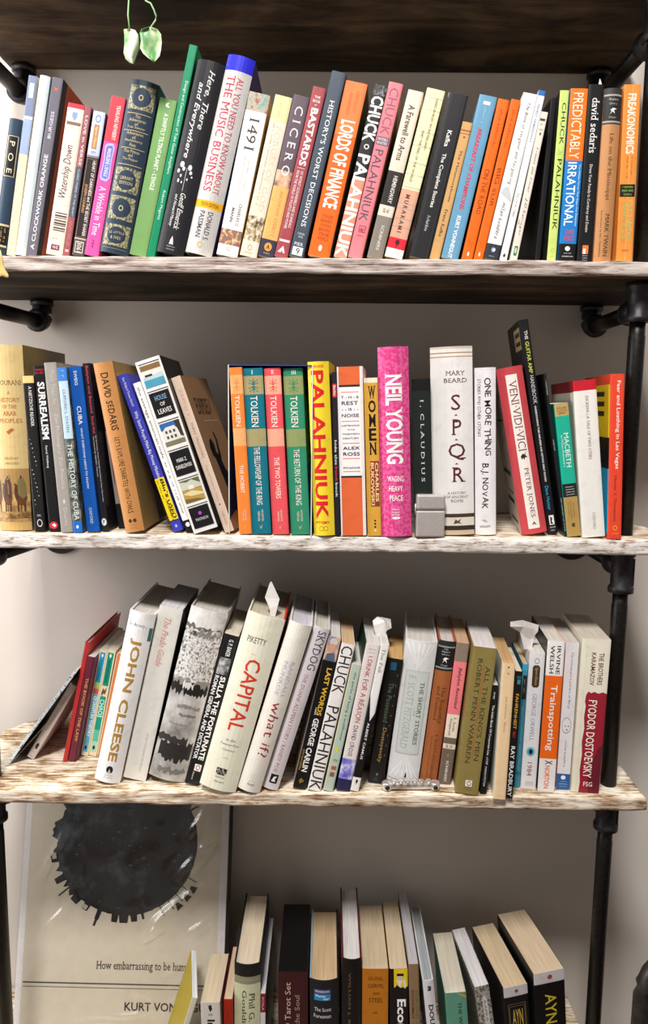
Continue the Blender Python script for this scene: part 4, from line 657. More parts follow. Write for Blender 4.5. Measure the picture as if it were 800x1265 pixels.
B(**{'name': 'paperback_book', 'label': 'light orange paperback with white capitals, last on the top row against the right pole', 'cat': 'book', 'group': 'books on the top row', 'kind': 'pb', 'h': 0.2077, 'd': 0.128, 'bands': '#ee9542', 'dec': [('t', 'FREAKONOMICS', 0.26, 0.05, 0.76, 0.385, '#fdf0e0', 'B', 'd'), ('l', 0.62, 0.4, 0.72, 0.53, '#b8642a', 'd'), ('l', 0.34, 0.4, 0.44, 0.53, '#8a4a22', 'd'), ('r', 0.52, 0, 0.535, 1, '#f6cfa0'), ('r', 0.02, 0.555, 0.95, 0.625, '#1d1c18'), ('l', 0.15, 0.562, 0.85, 0.578, '#9ac85a', 'h'), ('l', 0.15, 0.583, 0.85, 0.6, '#9ac85a', 'h'), ('l', 0.25, 0.605, 0.75, 0.62, '#9ac85a', 'h'), ('t', 'STEVEN D. LEVITT AND', 0.6, 0.645, 0.82, 0.88, '#b9d98a', 'bs', 'd'), ('t', 'STEPHEN J. DUBNER', 0.22, 0.65, 0.44, 0.88, '#a8cf7a', 'bs', 'd'), ('l', 0.3, 0.925, 0.7, 0.94, '#8a4a22', 'h')], 'at': (0.3656, 0.012, 0.18713), 't': 0.01997, 'lean': -0.01227})
B(**{'name': 'hardcover_book', 'label': 'thick sandy hardcover with orange capitals and faded riders picture at its foot', 'cat': 'book', 'group': 'books on the second row', 'kind': 'hc', 'h': 0.239, 'd': 0.1578, 'bands': [(0.66, '#d9be84'), (0.8, '#b08a55'), (1, '#c9a566')], 'dec': [('t', 'HOURANI', 0.18, 0.187, 0.92, 0.212, '#7a6038', 's', 'h'), ('t', 'A', 0.5, 0.245, 0.6, 0.262, '#b5652f', 's', 'h'), ('t', 'HISTORY', 0.24, 0.28, 0.86, 0.302, '#b5652f', 's', 'h'), ('t', 'OF THE', 0.32, 0.317, 0.76, 0.336, '#b5652f', 's', 'h'), ('t', 'ARAB', 0.34, 0.352, 0.74, 0.374, '#b5652f', 's', 'h'), ('t', 'PEOPLES', 0.2, 0.391, 0.9, 0.413, '#b5652f', 's', 'h'), ('t', 'BELKNAP', 0.32, 0.597, 0.74, 0.61, '#a08a5a', 's', 'h'), ('t', 'HARVARD', 0.32, 0.624, 0.74, 0.637, '#a08a5a', 's', 'h'), ('p', [(0.42, 0.46), (0.6, 0.44), (0.66, 0.45), (0.48, 0.475)], '#b5652f'), ('n', 0, 0.84, 1, 0.95, '#8a6a42', '#b8945c', '#c9a870', 60), ('r', -0.085, 0.83, -0.043, 0.905, '#5d3825'), ('r', -0.015, 0.84, 0.013, 0.895, '#6b4530'), ('r', 0.069, 0.83, 0.111, 0.9, '#54301f'), ('e', -0.12, 0.765, 0.146, 0.86, '#6b4029'), ('e', -0.148, 0.745, -0.022, 0.83, '#5d3825'), ('p', [(-0.148, 0.75), (-0.127, 0.735), (-0.092, 0.75)], '#4a2c1e'), ('p', [(-0.057, 0.8), (-0.064, 0.735), (-0.022, 0.712), (0.083, 0.712), (0.125, 0.74), (0.139, 0.81), (0.048, 0.825)], '#5a4634'), ('p', [(0.02, 0.73), (0.062, 0.75), (0.069, 0.8), (0.034, 0.8)], '#8f6a44'), ('e', -0.015, 0.686, 0.076, 0.722, '#a8906a'), ('e', 0.0032, 0.697, 0.048, 0.72, '#5a3a28'), ('r', 0.2475, 0.83, 0.2925, 0.905, '#5d3825'), ('r', 0.3225, 0.84, 0.3525, 0.895, '#6b4530'), ('r', 0.4125, 0.83, 0.4575, 0.9, '#54301f'), ('e', 0.21, 0.765, 0.495, 0.86, '#6b4029'), ('e', 0.18, 0.745, 0.315, 0.83, '#5d3825'), ('p', [(0.18, 0.75), (0.2025, 0.735), (0.24, 0.75)], '#4a2c1e'), ('p', [(0.2775, 0.8), (0.27, 0.735), (0.315, 0.712), (0.4275, 0.712), (0.4725, 0.74), (0.4875, 0.81), (0.39, 0.825)], '#4e3b30'), ('p', [(0.36, 0.73), (0.405, 0.75), (0.4125, 0.8), (0.375, 0.8)], '#8f6a44'), ('e', 0.3225, 0.686, 0.42, 0.722, '#a8906a'), ('e', 0.342, 0.697, 0.39, 0.72, '#5a3a28'), ('r', 0.6425, 0.83, 0.6935, 0.905, '#5d3825'), ('r', 0.7275, 0.84, 0.7615, 0.895, '#6b4530'), ('r', 0.8295, 0.83, 0.8805, 0.9, '#54301f'), ('e', 0.6, 0.765, 0.923, 0.86, '#6b4029'), ('e', 0.566, 0.745, 0.719, 0.83, '#5d3825'), ('p', [(0.566, 0.75), (0.5915, 0.735), (0.634, 0.75)], '#4a2c1e'), ('p', [(0.6765, 0.8), (0.668, 0.735), (0.719, 0.712), (0.8465, 0.712), (0.8975, 0.74), (0.9145, 0.81), (0.804, 0.825)], '#7d7448'), ('p', [(0.77, 0.73), (0.821, 0.75), (0.8295, 0.8), (0.787, 0.8)], '#8f6a44'), ('e', 0.7275, 0.686, 0.838, 0.722, '#a8906a'), ('e', 0.7496, 0.697, 0.804, 0.72, '#5a3a28'), ('n', 0, 0.895, 1, 0.93, '#6a4c2e', '#a88450', '#c9a566', 90)], 'sideR': '#8f7a46', 'at': (-0.40925, 0.01681, -0.16032), 't': 0.04166, 'lean': -0.01315})
B(**{'name': 'paperback_book', 'label': 'scuffed black paperback with cream top tip, beside the thick sandy hardcover', 'cat': 'book', 'group': 'books on the second row', 'kind': 'pb', 'h': 0.2001, 'd': 0.1241, 'bands': [(0.045, '#e6c886'), (1, '#1c1a1b')], 'dec': [('t', 'A NIETZSCHE READER', 0.45, 0.065, 0.74, 0.32, '#ece8e0', 's', 'd'), ('r', 0.2, 0.4, 0.24, 0.405, '#c9c5c0'), ('r', 0.27, 0.428, 0.35, 0.433, '#c9c5c0'), ('r', 0.34, 0.456, 0.46, 0.461, '#c9c5c0'), ('r', 0.41, 0.484, 0.45, 0.489, '#c9c5c0'), ('r', 0.48, 0.512, 0.56, 0.517, '#c9c5c0'), ('r', 0.55, 0.54, 0.67, 0.545, '#c9c5c0'), ('r', 0.62, 0.568, 0.66, 0.573, '#c9c5c0'), ('r', 0.2, 0.596, 0.28, 0.601, '#c9c5c0'), ('r', 0.27, 0.624, 0.39, 0.629, '#c9c5c0'), ('r', 0.34, 0.652, 0.38, 0.657, '#c9c5c0'), ('r', 0.41, 0.68, 0.49, 0.685, '#c9c5c0'), ('r', 0.48, 0.708, 0.6, 0.713, '#c9c5c0'), ('r', 0.55, 0.736, 0.59, 0.741, '#c9c5c0'), ('r', 0.62, 0.764, 0.7, 0.769, '#c9c5c0'), ('r', 0.2, 0.792, 0.32, 0.797, '#c9c5c0'), ('r', 0.27, 0.82, 0.31, 0.825, '#c9c5c0'), ('l', 0.35, 0.885, 0.7, 0.905, '#d8d4d0', 'h'), ('g', 0.3, 0.92, 0.8, 0.97, '#d8d4d0', 0.25)], 'at': (-0.37458, 0.00828, -0.16031), 't': 0.01405, 'lean': -0.03943})
B(**{'name': 'paperback_book', 'label': 'black paperback with tall condensed white capitals and red oval at its foot', 'cat': 'book', 'group': 'books on the second row', 'kind': 'pb', 'h': 0.2129, 'd': 0.128, 'bands': '#171518', 'dec': [('t', 'WORLD', 0.15, 0.018, 0.9, 0.03, '#c8303c', 'b', 'h'), ('t', 'OF ART', 0.15, 0.036, 0.9, 0.048, '#c8303c', 'b', 'h'), ('t', 'SURREALISM', 0.22, 0.095, 0.86, 0.44, '#f2eeea', 'Bs', 'd'), ('t', 'Patrick Waldberg', 0.34, 0.475, 0.58, 0.61, '#dcd8d5', 'b', 'd'), ('e', 0.08, 0.94, 0.85, 0.985, '#d8303c'), ('p', [(0.3, 0.96), (0.5, 0.95), (0.7, 0.962), (0.55, 0.975)], '#f6f3ee')], 'at': (-0.35581, 0.00954, -0.16016), 't': 0.01404, 'lean': -0.06091})
B(**{'name': 'paperback_book', 'label': 'plain gray paperback with faint pale lettering on the second row', 'cat': 'book', 'group': 'books on the second row', 'kind': 'pb', 'h': 0.2169, 'd': 0.128, 'bands': '#a39c95', 'dec': [('t', 'Thich Thien-An', 0.36, 0.04, 0.74, 0.24, '#c6c0ba', '', 'd'), ('t', 'Zen Philosophy, Zen Practice', 0.36, 0.295, 0.74, 0.74, '#d0cac4', '', 'd'), ('e', 0.42, 0.8, 0.62, 0.83, '#d0cac4'), ('t', 'Dharma', 0.38, 0.855, 0.7, 0.96, '#d0cac4', '', 'd')], 'at': (-0.3371, 0.002, -0.16008), 't': 0.01548, 'lean': -0.06595})
B(**{'name': 'paperback_book', 'label': 'narrow paperback with pale blue upper panel and dark photo lower panel', 'cat': 'book', 'group': 'books on the second row', 'kind': 'pb', 'h': 0.2109, 'd': 0.128, 'bands': [(0.08, '#3f7fd0'), (0.425, '#c2d8e8'), (0.93, 'pic:#2c302c,#5a5f58,#8a8f86,120'), (1, '#1f6fcf')], 'dec': [('l', 0.3, 0.015, 0.7, 0.065, '#8ab8ec', 'd'), ('t', 'CLIFFORD L. STATEN', 0.35, 0.13, 0.65, 0.385, '#5a7f98', '', 'd'), ('t', 'THE HISTORY OF CUBA', 0.24, 0.455, 0.8, 0.925, '#e6ece9', 's', 'd'), ('e', 0.36, 0.955, 0.62, 0.975, '#f6f3ee')], 'at': (-0.32271, 0.002, -0.1602), 't': 0.01165, 'lean': -0.06777})
B(**{'name': 'paperback_book', 'label': 'deep blue paperback with white capitals, left of the near black one with red lettering', 'cat': 'book', 'group': 'books on the second row', 'kind': 'pb', 'h': 0.2126, 'd': 0.128, 'bands': '#0f57b0', 'dec': [('t', 'SWEIG', 0.36, 0.025, 0.6, 0.11, '#e6eff8', 'b', 'd'), ('t', 'CUBA', 0.3, 0.235, 0.64, 0.345, '#f6f3ee', 'b', 'd'), ('t', 'WHAT EVERYONE NEEDS TO KNOW', 0.4, 0.365, 0.56, 0.735, '#eaf1f9', 'b', 'd'), ('t', 'OXFORD', 0.36, 0.85, 0.58, 0.95, '#dfeaf6', 's', 'd')], 'at': (-0.30511, 0.00879, -0.15992), 't': 0.01638, 'lean': -0.08269})
B(**{'name': 'paperback_book', 'label': 'near black paperback with red lettering at its top and white disc at its foot', 'cat': 'book', 'group': 'books on the second row', 'kind': 'pb', 'h': 0.2175, 'd': 0.128, 'bands': '#1d1d26', 'dec': [('t', 'Babylon and Beyond', 0.3, 0.015, 0.74, 0.29, '#e04a58', 'b', 'd'), ('t', 'Derek Wall', 0.4, 0.31, 0.72, 0.41, '#e04a58', 'b', 'd'), ('t', 'The Economics of Anti-Capitalist and Radical Green Movements', 0.62, 0.42, 0.82, 0.82, '#e2e2e8', '', 'd'), ('t', 'Foreword by Nandor Tanczos', 0.25, 0.43, 0.46, 0.67, '#e2e2e8', '', 'd'), ('e', 0.15, 0.92, 0.85, 0.965, '#f0f0f2'), ('t', 'P', 0.36, 0.93, 0.62, 0.955, '#161517', 'B', 'h')], 'at': (-0.29099, 0.0135, -0.1602), 't': 0.00892, 'lean': -0.08738})
B(**{'name': 'paperback_book', 'label': 'dark book with gray panel set back behind the tan hand-lettered hardcover', 'cat': 'book', 'group': 'books on the second row', 'kind': 'pb', 'h': 0.1869, 'd': 0.1159, 'bands': '#151417', 'dec': [('r', 0.1, 0.3, 0.95, 0.82, '#8a7f7a'), ('p', [(0.3, 0.4), (0.6, 0.36), (0.7, 0.45), (0.4, 0.5), (0.6, 0.6), (0.35, 0.7)], '#6a403c')], 'at': (-0.27633, 0.04, -0.16008), 't': 0.00876, 'lean': -0.11617})
B(**{'name': 'hardcover_book', 'label': 'tan hardcover with black hand lettering leaning left on the second row', 'cat': 'book', 'group': 'books on the second row', 'kind': 'hc', 'h': 0.2189, 'd': 0.1445, 'bands': '#c98c52', 'dec': [('t', 'DAVID SEDARIS', 0.3, 0.06, 0.72, 0.395, '#33251a', 'hb', 'd'), ('t', "LET'S EXPLORE DIABETES WITH OWLS", 0.36, 0.435, 0.68, 0.885, '#4a3520', 'h', 'd'), ('e', 0.3, 0.92, 0.48, 0.943, '#4a3a2c'), ('e', 0.54, 0.92, 0.72, 0.943, '#4a3a2c'), ('l', 0.3, 0.955, 0.7, 0.962, '#a86f3c', 'h'), ('l', 0.32, 0.972, 0.68, 0.979, '#a86f3c', 'h')], 'sideR': '#a8894e', 'sdR': [('p', [(0.62, 0.99), (0.62, 0.8), (0.55, 0.74), (0.63, 0.72), (0.7, 0.62), (0.78, 0.7), (0.92, 0.74), (0.84, 0.8), (0.86, 0.99)], '#171512')], 'at': (-0.24948, 0.00463, -0.15855), 't': 0.0245, 'lean': -0.16712})
B(**{'name': 'paperback_book', 'label': 'blue paperback leaning left with a yellow sticker around its lower spine', 'cat': 'book', 'group': 'books on the second row', 'kind': 'pb', 'h': 0.213, 'd': 0.128, 'bands': '#3b3fae', 'dec': [('t', 'Gary Belsky & Thomas Gilovich', 0.34, 0.02, 0.66, 0.2, '#e9e9f8', 's', 'd'), ('t', 'Why Smart People Make Big Money Mistakes', 0.28, 0.23, 0.72, 0.66, '#f0f0fb', 's', 'd'), ('e', 0.35, 0.955, 0.6, 0.975, '#a8b8e8')], 'sticker': ((-0.0, 0.655, 1.0, 0.925), '#f2d61e', [('t', "Bill's", 0.5, 0.03, 0.95, 0.47, '#1d1a12', 'B', 'd'), ('t', 'USED', 0.42, 0.53, 0.95, 0.97, '#1d1a12', 'B', 'd'), ('l', 0.12, 0.05, 0.32, 0.5, '#5a4e12', 'd'), ('f', 0.36, 0.5, 1, 1, '#1d1a12', 0.05)]), 'at': (-0.19491, 0.01291, -0.15859), 't': 0.01227, 'lean': -0.3327})
B(**{'name': 'paperback_book', 'label': 'slim white paperback with dark lowercase lettering half hidden behind the picture panel book', 'cat': 'book', 'group': 'books on the second row', 'kind': 'pb', 'h': 0.2028, 'd': 0.1257, 'bands': [(0.92, '#efece8'), (1, '#171618')], 'dec': [('t', 'the average american male', 0.2, 0.03, 0.62, 0.5, '#2e2b2b', '', 'd'), ('l', 0.28, 0.53, 0.55, 0.88, '#4a4646', 'd'), ('e', 0.2, 0.935, 0.75, 0.965, '#f6f3ee')], 'at': (-0.17881, 0.012, -0.15892), 't': 0.0102, 'lean': -0.33364})
B(**{'name': 'paperback_book', 'label': 'thick white paperback with six square picture and black panels, leaning left', 'cat': 'book', 'group': 'books on the second row', 'kind': 'pb', 'h': 0.229, 'd': 0.128, 'bands': '#f0ece9', 'dec': [('r', 0.1, 0.03, 0.92, 0.075, '#8a6840'), ('r', 0.1, 0.06, 0.92, 0.095, '#e6e2da'), ('p', [(0.1, 0.095), (0.92, 0.085), (0.92, 0.12), (0.1, 0.115)], '#b9d4d8'), ('r', 0.1, 0.112, 0.92, 0.155, '#4f9cb4'), ('r', 0.2, 0.082, 0.5, 0.094, '#3a3430'), ('r', 0.1, 0.36, 0.92, 0.4, '#2f66a8'), ('p', [(0.1, 0.41), (0.3, 0.385), (0.66, 0.385), (0.8, 0.42), (0.92, 0.41), (0.92, 0.49), (0.1, 0.49)], '#e2ddd4'), ('p', [(0.7, 0.36), (0.92, 0.36), (0.92, 0.46), (0.8, 0.45)], '#3a362c'), ('r', 0.24, 0.405, 0.33, 0.421, '#4a4a50'), ('r', 0.24, 0.435, 0.33, 0.451, '#4a4a50'), ('r', 0.4, 0.405, 0.49, 0.421, '#4a4a50'), ('r', 0.4, 0.435, 0.49, 0.451, '#4a4a50'), ('r', 0.56, 0.405, 0.65, 0.421, '#4a4a50'), ('r', 0.56, 0.435, 0.65, 0.451, '#4a4a50'), ('r', 0.1, 0.465, 0.92, 0.49, '#7a7a5a'), ('r', 0.1, 0.695, 0.92, 0.745, '#5f6a4a'), ('p', [(0.1, 0.7), (0.4, 0.71), (0.6, 0.7), (0.92, 0.73), (0.92, 0.75), (0.1, 0.75)], '#c9cdb8'), ('r', 0.4, 0.73, 0.62, 0.755, '#e9e4d8'), ('r', 0.1, 0.752, 0.92, 0.825, '#b8964c'), ('p', [(0.1, 0.77), (0.5, 0.76), (0.92, 0.785), (0.92, 0.795), (0.4, 0.79)], '#e2d2a0'), ('p', [(0.1, 0.8), (0.6, 0.81), (0.92, 0.825), (0.1, 0.825)], '#7a6434'), ('r', 0.08, 0.018, 0.94, 0.022, '#3a2c2c'), ('r', 0.08, 0.173, 0.94, 0.177, '#3a2c2c'), ('r', 0.08, 0.348, 0.94, 0.352, '#3a2c2c'), ('r', 0.08, 0.513, 0.94, 0.517, '#3a2c2c'), ('r', 0.08, 0.683, 0.94, 0.687, '#3a2c2c'), ('r', 0.08, 0.843, 0.94, 0.847, '#3a2c2c'), ('r', 0.1, 0.185, 0.92, 0.325, '#161517'), ('r', 0.1, 0.525, 0.92, 0.665, '#161517'), ('r', 0.1, 0.855, 0.92, 0.975, '#161517'), ('t', 'HOUSE', 0.28, 0.205, 0.76, 0.232, '#8ab0d8', 's', 'h'), ('t', 'OF', 0.42, 0.245, 0.62, 0.265, '#f6f3ee', 's', 'h'), ('t', 'LEAVES', 0.24, 0.28, 0.8, 0.307, '#f6f3ee', 's', 'h'), ('t', 'MARK Z.', 0.3, 0.57, 0.72, 0.59, '#f6f3ee', 's', 'h'), ('t', 'DANIELEWSKI', 0.2, 0.606, 0.84, 0.628, '#f6f3ee', 's', 'h'), ('e', 0.44, 0.885, 0.58, 0.905, '#b04ac0'), ('t', 'PANTHEON', 0.26, 0.92, 0.78, 0.936, '#d8d4d4', 's', 'h')], 'sideR': '#1a1918', 'pg': '#efe9dc', 'at': (-0.15713, 0.002, -0.15551), 't': 0.03231, 'lean': -0.32029})
B(**{'name': 'paperback_book', 'label': 'slanting pink-beige paperback showing a brown front cover with black figure', 'cat': 'book', 'group': 'books on the second row', 'kind': 'pb', 'h': 0.2116, 'd': 0.108, 'bands': '#e6cdb8', 'dec': [('t', 'EURIPIDES V', 0.32, 0.08, 0.7, 0.25, '#e4a39a', 'h', 'd'), ('t', 'THREE TRAGEDIES', 0.38, 0.29, 0.64, 0.52, '#b08878', 's', 'd'), ('t', 'Grene and Lattimore, Editors', 0.34, 0.56, 0.64, 0.8, '#d9b0a4', 'i', 'd'), ('e', 0.4, 0.815, 0.6, 0.825, '#a86a5a'), ('t', 'CHICAGO', 0.38, 0.86, 0.6, 0.95, '#c9a090', 's', 'd')], 'yaw': -9, 'sideR': '#9a714c', 'sdR': [('t', 'EURIPIDES V', 0.2, 0.14, 0.78, 0.25, '#161517', 'b', 'h'), ('r', 0.32, 0.29, 0.85, 0.293, '#e6d6c6'), ('p', [(0.18, 0.47), (0.24, 0.42), (0.32, 0.41), (0.38, 0.45), (0.36, 0.5), (0.42, 0.52), (0.5, 0.42), (0.48, 0.38), (0.52, 0.36), (0.56, 0.42), (0.5, 0.53), (0.46, 0.56), (0.5, 0.62), (0.58, 0.66), (0.66, 0.74), (0.62, 0.76), (0.54, 0.7), (0.58, 0.86), (0.62, 0.97), (0.38, 0.97), (0.34, 0.8), (0.28, 0.62), (0.26, 0.54), (0.2, 0.52)], '#171310')], 'at': (-0.12759, 0.01111, -0.15846), 't': 0.01271, 'lean': -0.34271})
B(**{'name': 'paperback_book', 'label': 'orange paperback, leftmost of the four matching spines in the slipcase', 'cat': 'book', 'group': 'matching paperbacks in the slipcase', 'kind': 'pb', 'h': 0.2134, 'd': 0.128, 'bands': [(0.045, '#ee8436'), (0.155, '#f0aa6c'), (0.36, '#ee8436'), (0.465, '#f0aa6c'), (1, '#ee8436')], 'dec': [('x', 0.26, 0.06, 0.74, 0.145, '#e08a44'), ('t', 'TOLKIEN', 0.3, 0.165, 0.66, 0.35, '#fbeee0', 's', 'd'), ('t', 'THE HOBBIT', 0.34, 0.58, 0.64, 0.75, '#f9ece0', 's', 'd'), ('t', 'HOUGHTON', 0.55, 0.85, 0.66, 0.92, '#f0dccb', 's', 'd'), ('t', 'MIFFLIN', 0.36, 0.86, 0.47, 0.92, '#f0dccb', 's', 'd'), ('p', [(0.38, 0.942), (0.48, 0.958), (0.6, 0.94), (0.5, 0.97)], '#c9b07a')], 'yaw': -5, 'at': (-0.10611, 0.006, -0.16012), 't': 0.01641, 'lean': -0.05754})
B(**{'name': 'paperback_book', 'label': 'teal paperback, second of the four matching spines in the slipcase', 'cat': 'book', 'group': 'matching paperbacks in the slipcase', 'kind': 'pb', 'h': 0.2124, 'd': 0.128, 'bands': [(0.045, '#0f6f80'), (0.155, '#a59a6b'), (0.36, '#0f6f80'), (0.465, '#a59a6b'), (1, '#0f6f80')], 'dec': [('t', 'I', 0.42, 0.012, 0.5, 0.036, '#f6efe6', 's', 'h'), ('x', 0.26, 0.06, 0.74, 0.145, '#0f6f80'), ('t', 'TOLKIEN', 0.3, 0.165, 0.66, 0.35, '#fbeee0', 's', 'd'), ('t', 'THE FELLOWSHIP OF THE RING', 0.34, 0.47, 0.64, 0.82, '#f9ece0', 's', 'd'), ('t', 'HOUGHTON', 0.55, 0.85, 0.66, 0.92, '#f0dccb', 's', 'd'), ('t', 'MIFFLIN', 0.36, 0.86, 0.47, 0.92, '#f0dccb', 's', 'd'), ('p', [(0.38, 0.942), (0.48, 0.958), (0.6, 0.94), (0.5, 0.97)], '#c9b07a')], 'yaw': -5, 'at': (-0.08521, 0.006, -0.15991), 't': 0.02506, 'lean': -0.05427})
B(**{'name': 'paperback_book', 'label': 'coral red paperback, third of the four matching spines in the slipcase', 'cat': 'book', 'group': 'matching paperbacks in the slipcase', 'kind': 'pb', 'h': 0.213, 'd': 0.128, 'bands': [(0.045, '#e4545b'), (0.155, '#eaa98c'), (0.36, '#e4545b'), (0.465, '#eaa98c'), (1, '#e4545b')], 'dec': [('t', 'II', 0.42, 0.012, 0.58, 0.036, '#f6efe6', 's', 'h'), ('x', 0.26, 0.06, 0.74, 0.145, '#e4545b'), ('t', 'TOLKIEN', 0.3, 0.165, 0.66, 0.35, '#fbeee0', 's', 'd'), ('t', 'THE TWO TOWERS', 0.34, 0.53, 0.64, 0.78, '#f9ece0', 's', 'd'), ('t', 'HOUGHTON', 0.55, 0.85, 0.66, 0.92, '#f0dccb', 's', 'd'), ('t', 'MIFFLIN', 0.36, 0.86, 0.47, 0.92, '#f0dccb', 's', 'd'), ('p', [(0.38, 0.942), (0.48, 0.958), (0.6, 0.94), (0.5, 0.97)], '#c9b07a')], 'yaw': -5, 'at': (-0.06026, 0.006, -0.16), 't': 0.02127, 'lean': -0.05539})
B(**{'name': 'paperback_book', 'label': 'green paperback, rightmost of the four matching spines in the slipcase', 'cat': 'book', 'group': 'matching paperbacks in the slipcase', 'kind': 'pb', 'h': 0.2128, 'd': 0.128, 'bands': [(0.045, '#2f8a68'), (0.155, '#8f9a62'), (0.36, '#2f8a68'), (0.465, '#8f9a62'), (1, '#2f8a68')], 'dec': [('t', 'III', 0.42, 0.012, 0.66, 0.036, '#f6efe6', 's', 'h'), ('x', 0.26, 0.06, 0.74, 0.145, '#2f8a68'), ('t', 'TOLKIEN', 0.3, 0.165, 0.66, 0.35, '#fbeee0', 's', 'd'), ('t', 'THE RETURN OF THE KING', 0.34, 0.48, 0.64, 0.82, '#f9ece0', 's', 'd'), ('t', 'HOUGHTON', 0.55, 0.85, 0.66, 0.92, '#f0dccb', 's', 'd'), ('t', 'MIFFLIN', 0.36, 0.86, 0.47, 0.92, '#f0dccb', 's', 'd'), ('p', [(0.38, 0.942), (0.48, 0.958), (0.6, 0.94), (0.5, 0.97)], '#c9b07a')], 'yaw': -5, 'at': (-0.03443, 0.006, -0.15991), 't': 0.02483, 'lean': -0.05486})
B(**{'name': 'hardcover_book', 'label': 'bright yellow hardcover with huge red squared capitals right of the slipcase', 'cat': 'book', 'group': 'books on the second row', 'kind': 'hc', 'h': 0.2211, 'd': 0.1459, 'bands': '#f2d532', 'dec': [('t', 'CHUCK', 0.12, 0.02, 0.78, 0.035, '#d8262c', 'B', 'h'), ('t', 'PALAHNIUK', 0.14, 0.05, 0.74, 0.905, '#d8262c', 'B', 'd'), ('t', 'PYGMY', 0.14, 0.915, 0.8, 0.931, '#d8262c', 'B', 'h'), ('g', 0.26, 0.945, 0.5, 0.972, '#b8762a', 0.18), ('g', 0.46, 0.945, 0.7, 0.972, '#b8762a', 0.18)], 'yaw': -5, 'at': (-0.00336, 0.002, -0.15994), 't': 0.0268, 'lean': -0.04839})
B(**{'name': 'paperback_book', 'label': 'very thin dark paperback with red label beside the bright yellow hardcover', 'cat': 'book', 'group': 'books on the second row', 'kind': 'pb', 'h': 0.2086, 'd': 0.128, 'bands': '#23222a', 'dec': [('r', 0.12, 0.07, 0.88, 0.15, '#e04040'), ('t', 'Berlitz', 0.3, 0.08, 0.7, 0.14, '#f6f3ee', 'b', 'd'), ('t', 'hide this', 0.28, 0.41, 0.74, 0.56, '#ececf0', 'b', 'd'), ('t', 'french', 0.28, 0.57, 0.74, 0.66, '#e04040', 'b', 'd'), ('t', 'book', 0.28, 0.67, 0.74, 0.76, '#ececf0', 'b', 'd')], 'yaw': -5, 'at': (0.01358, 0.002, -0.16048), 't': 0.00622, 'lean': -0.03508})
B(**{'name': 'paperback_book', 'label': 'orange and white paperback with centered dark text lines stacked on a white panel', 'cat': 'book', 'group': 'books on the second row', 'kind': 'pb', 'h': 0.2153, 'd': 0.128, 'bands': [(0.105, '#e0683a'), (0.118, '#2d2a35'), (0.64, '#f2eeee'), (0.652, '#2d2a35'), (1, '#e0683a')], 'dec': [('r', 0, 0, 0.06, 1, '#f2eeee'), ('r', 0.88, 0, 1, 1, '#efe6e0'), ('r', 0.14, 0.145, 0.82, 0.149, '#ec7a6a'), ('r', 0.14, 0.315, 0.82, 0.319, '#ec7a6a'), ('r', 0.14, 0.445, 0.82, 0.449, '#ec7a6a'), ('r', 0.14, 0.535, 0.82, 0.539, '#ec7a6a'), ('r', 0.14, 0.612, 0.82, 0.616, '#ec7a6a'), ('t', 'T - H - E', 0.13, 0.17, 0.82, 0.184, '#41304e', 'b', 'h'), ('t', 'REST', 0.15, 0.2, 0.8, 0.222, '#41304e', 'b', 'h'), ('t', '- - IS - -', 0.15, 0.24, 0.8, 0.255, '#41304e', 'b', 'h'), ('t', 'NOISE', 0.14, 0.274, 0.82, 0.294, '#41304e', 'b', 'h'), ('t', 'LISTENING', 0.14, 0.338, 0.82, 0.347, '#41304e', 'b', 'h'), ('t', 'TO THE', 0.34, 0.363, 0.64, 0.371, '#41304e', 'b', 'h'), ('t', 'TWENTIETH', 0.14, 0.388, 0.82, 0.397, '#41304e', 'b', 'h'), ('t', 'CENTURY', 0.16, 0.413, 0.8, 0.422, '#41304e', 'b', 'h'), ('t', 'ALEX', 0.16, 0.466, 0.82, 0.484, '#41304e', 'b', 'h'), ('t', 'ROSS', 0.16, 0.5, 0.82, 0.52, '#41304e', 'b', 'h'), ('t', 'PICADOR', 0.16, 0.587, 0.82, 0.597, '#41304e', 'b', 'h')], 'yaw': -5, 'at': (0.03446, 0.002, -0.15993), 't': 0.0325, 'lean': -0.04051})
B(**{'name': 'paperback_book', 'label': 'mustard paperback with black stacked letters and brown panel, left of the magenta hardcover', 'cat': 'book', 'group': 'books on the second row', 'kind': 'pb', 'h': 0.2019, 'd': 0.1252, 'bands': [(0.03, '#efe2c6'), (1, '#d8a23e')], 'dec': [('t', 'WOMEN', 0.28, 0.05, 0.82, 0.48, '#1c1712', 'Bs', 's'), ('r', 0.3, 0.52, 0.96, 0.81, '#8f3a2a'), ('t', 'CHARLES', 0.66, 0.53, 0.9, 0.78, '#f2cd92', 'Bs', 'd'), ('t', 'BUKOWSKI', 0.34, 0.53, 0.58, 0.805, '#f2cd92', 'Bs', 'd'), ('e', 0.5, 0.895, 0.64, 0.907, '#161517'), ('e', 0.5, 0.915, 0.64, 0.927, '#161517'), ('e', 0.5, 0.935, 0.64, 0.947, '#161517'), ('e', 0.5, 0.958, 0.66, 0.972, '#f0e0b0')], 'yaw': -5.5, 'pg': '#efe2c6', 'at': (0.06136, 0.002, -0.1602), 't': 0.01765, 'lean': -0.04449})
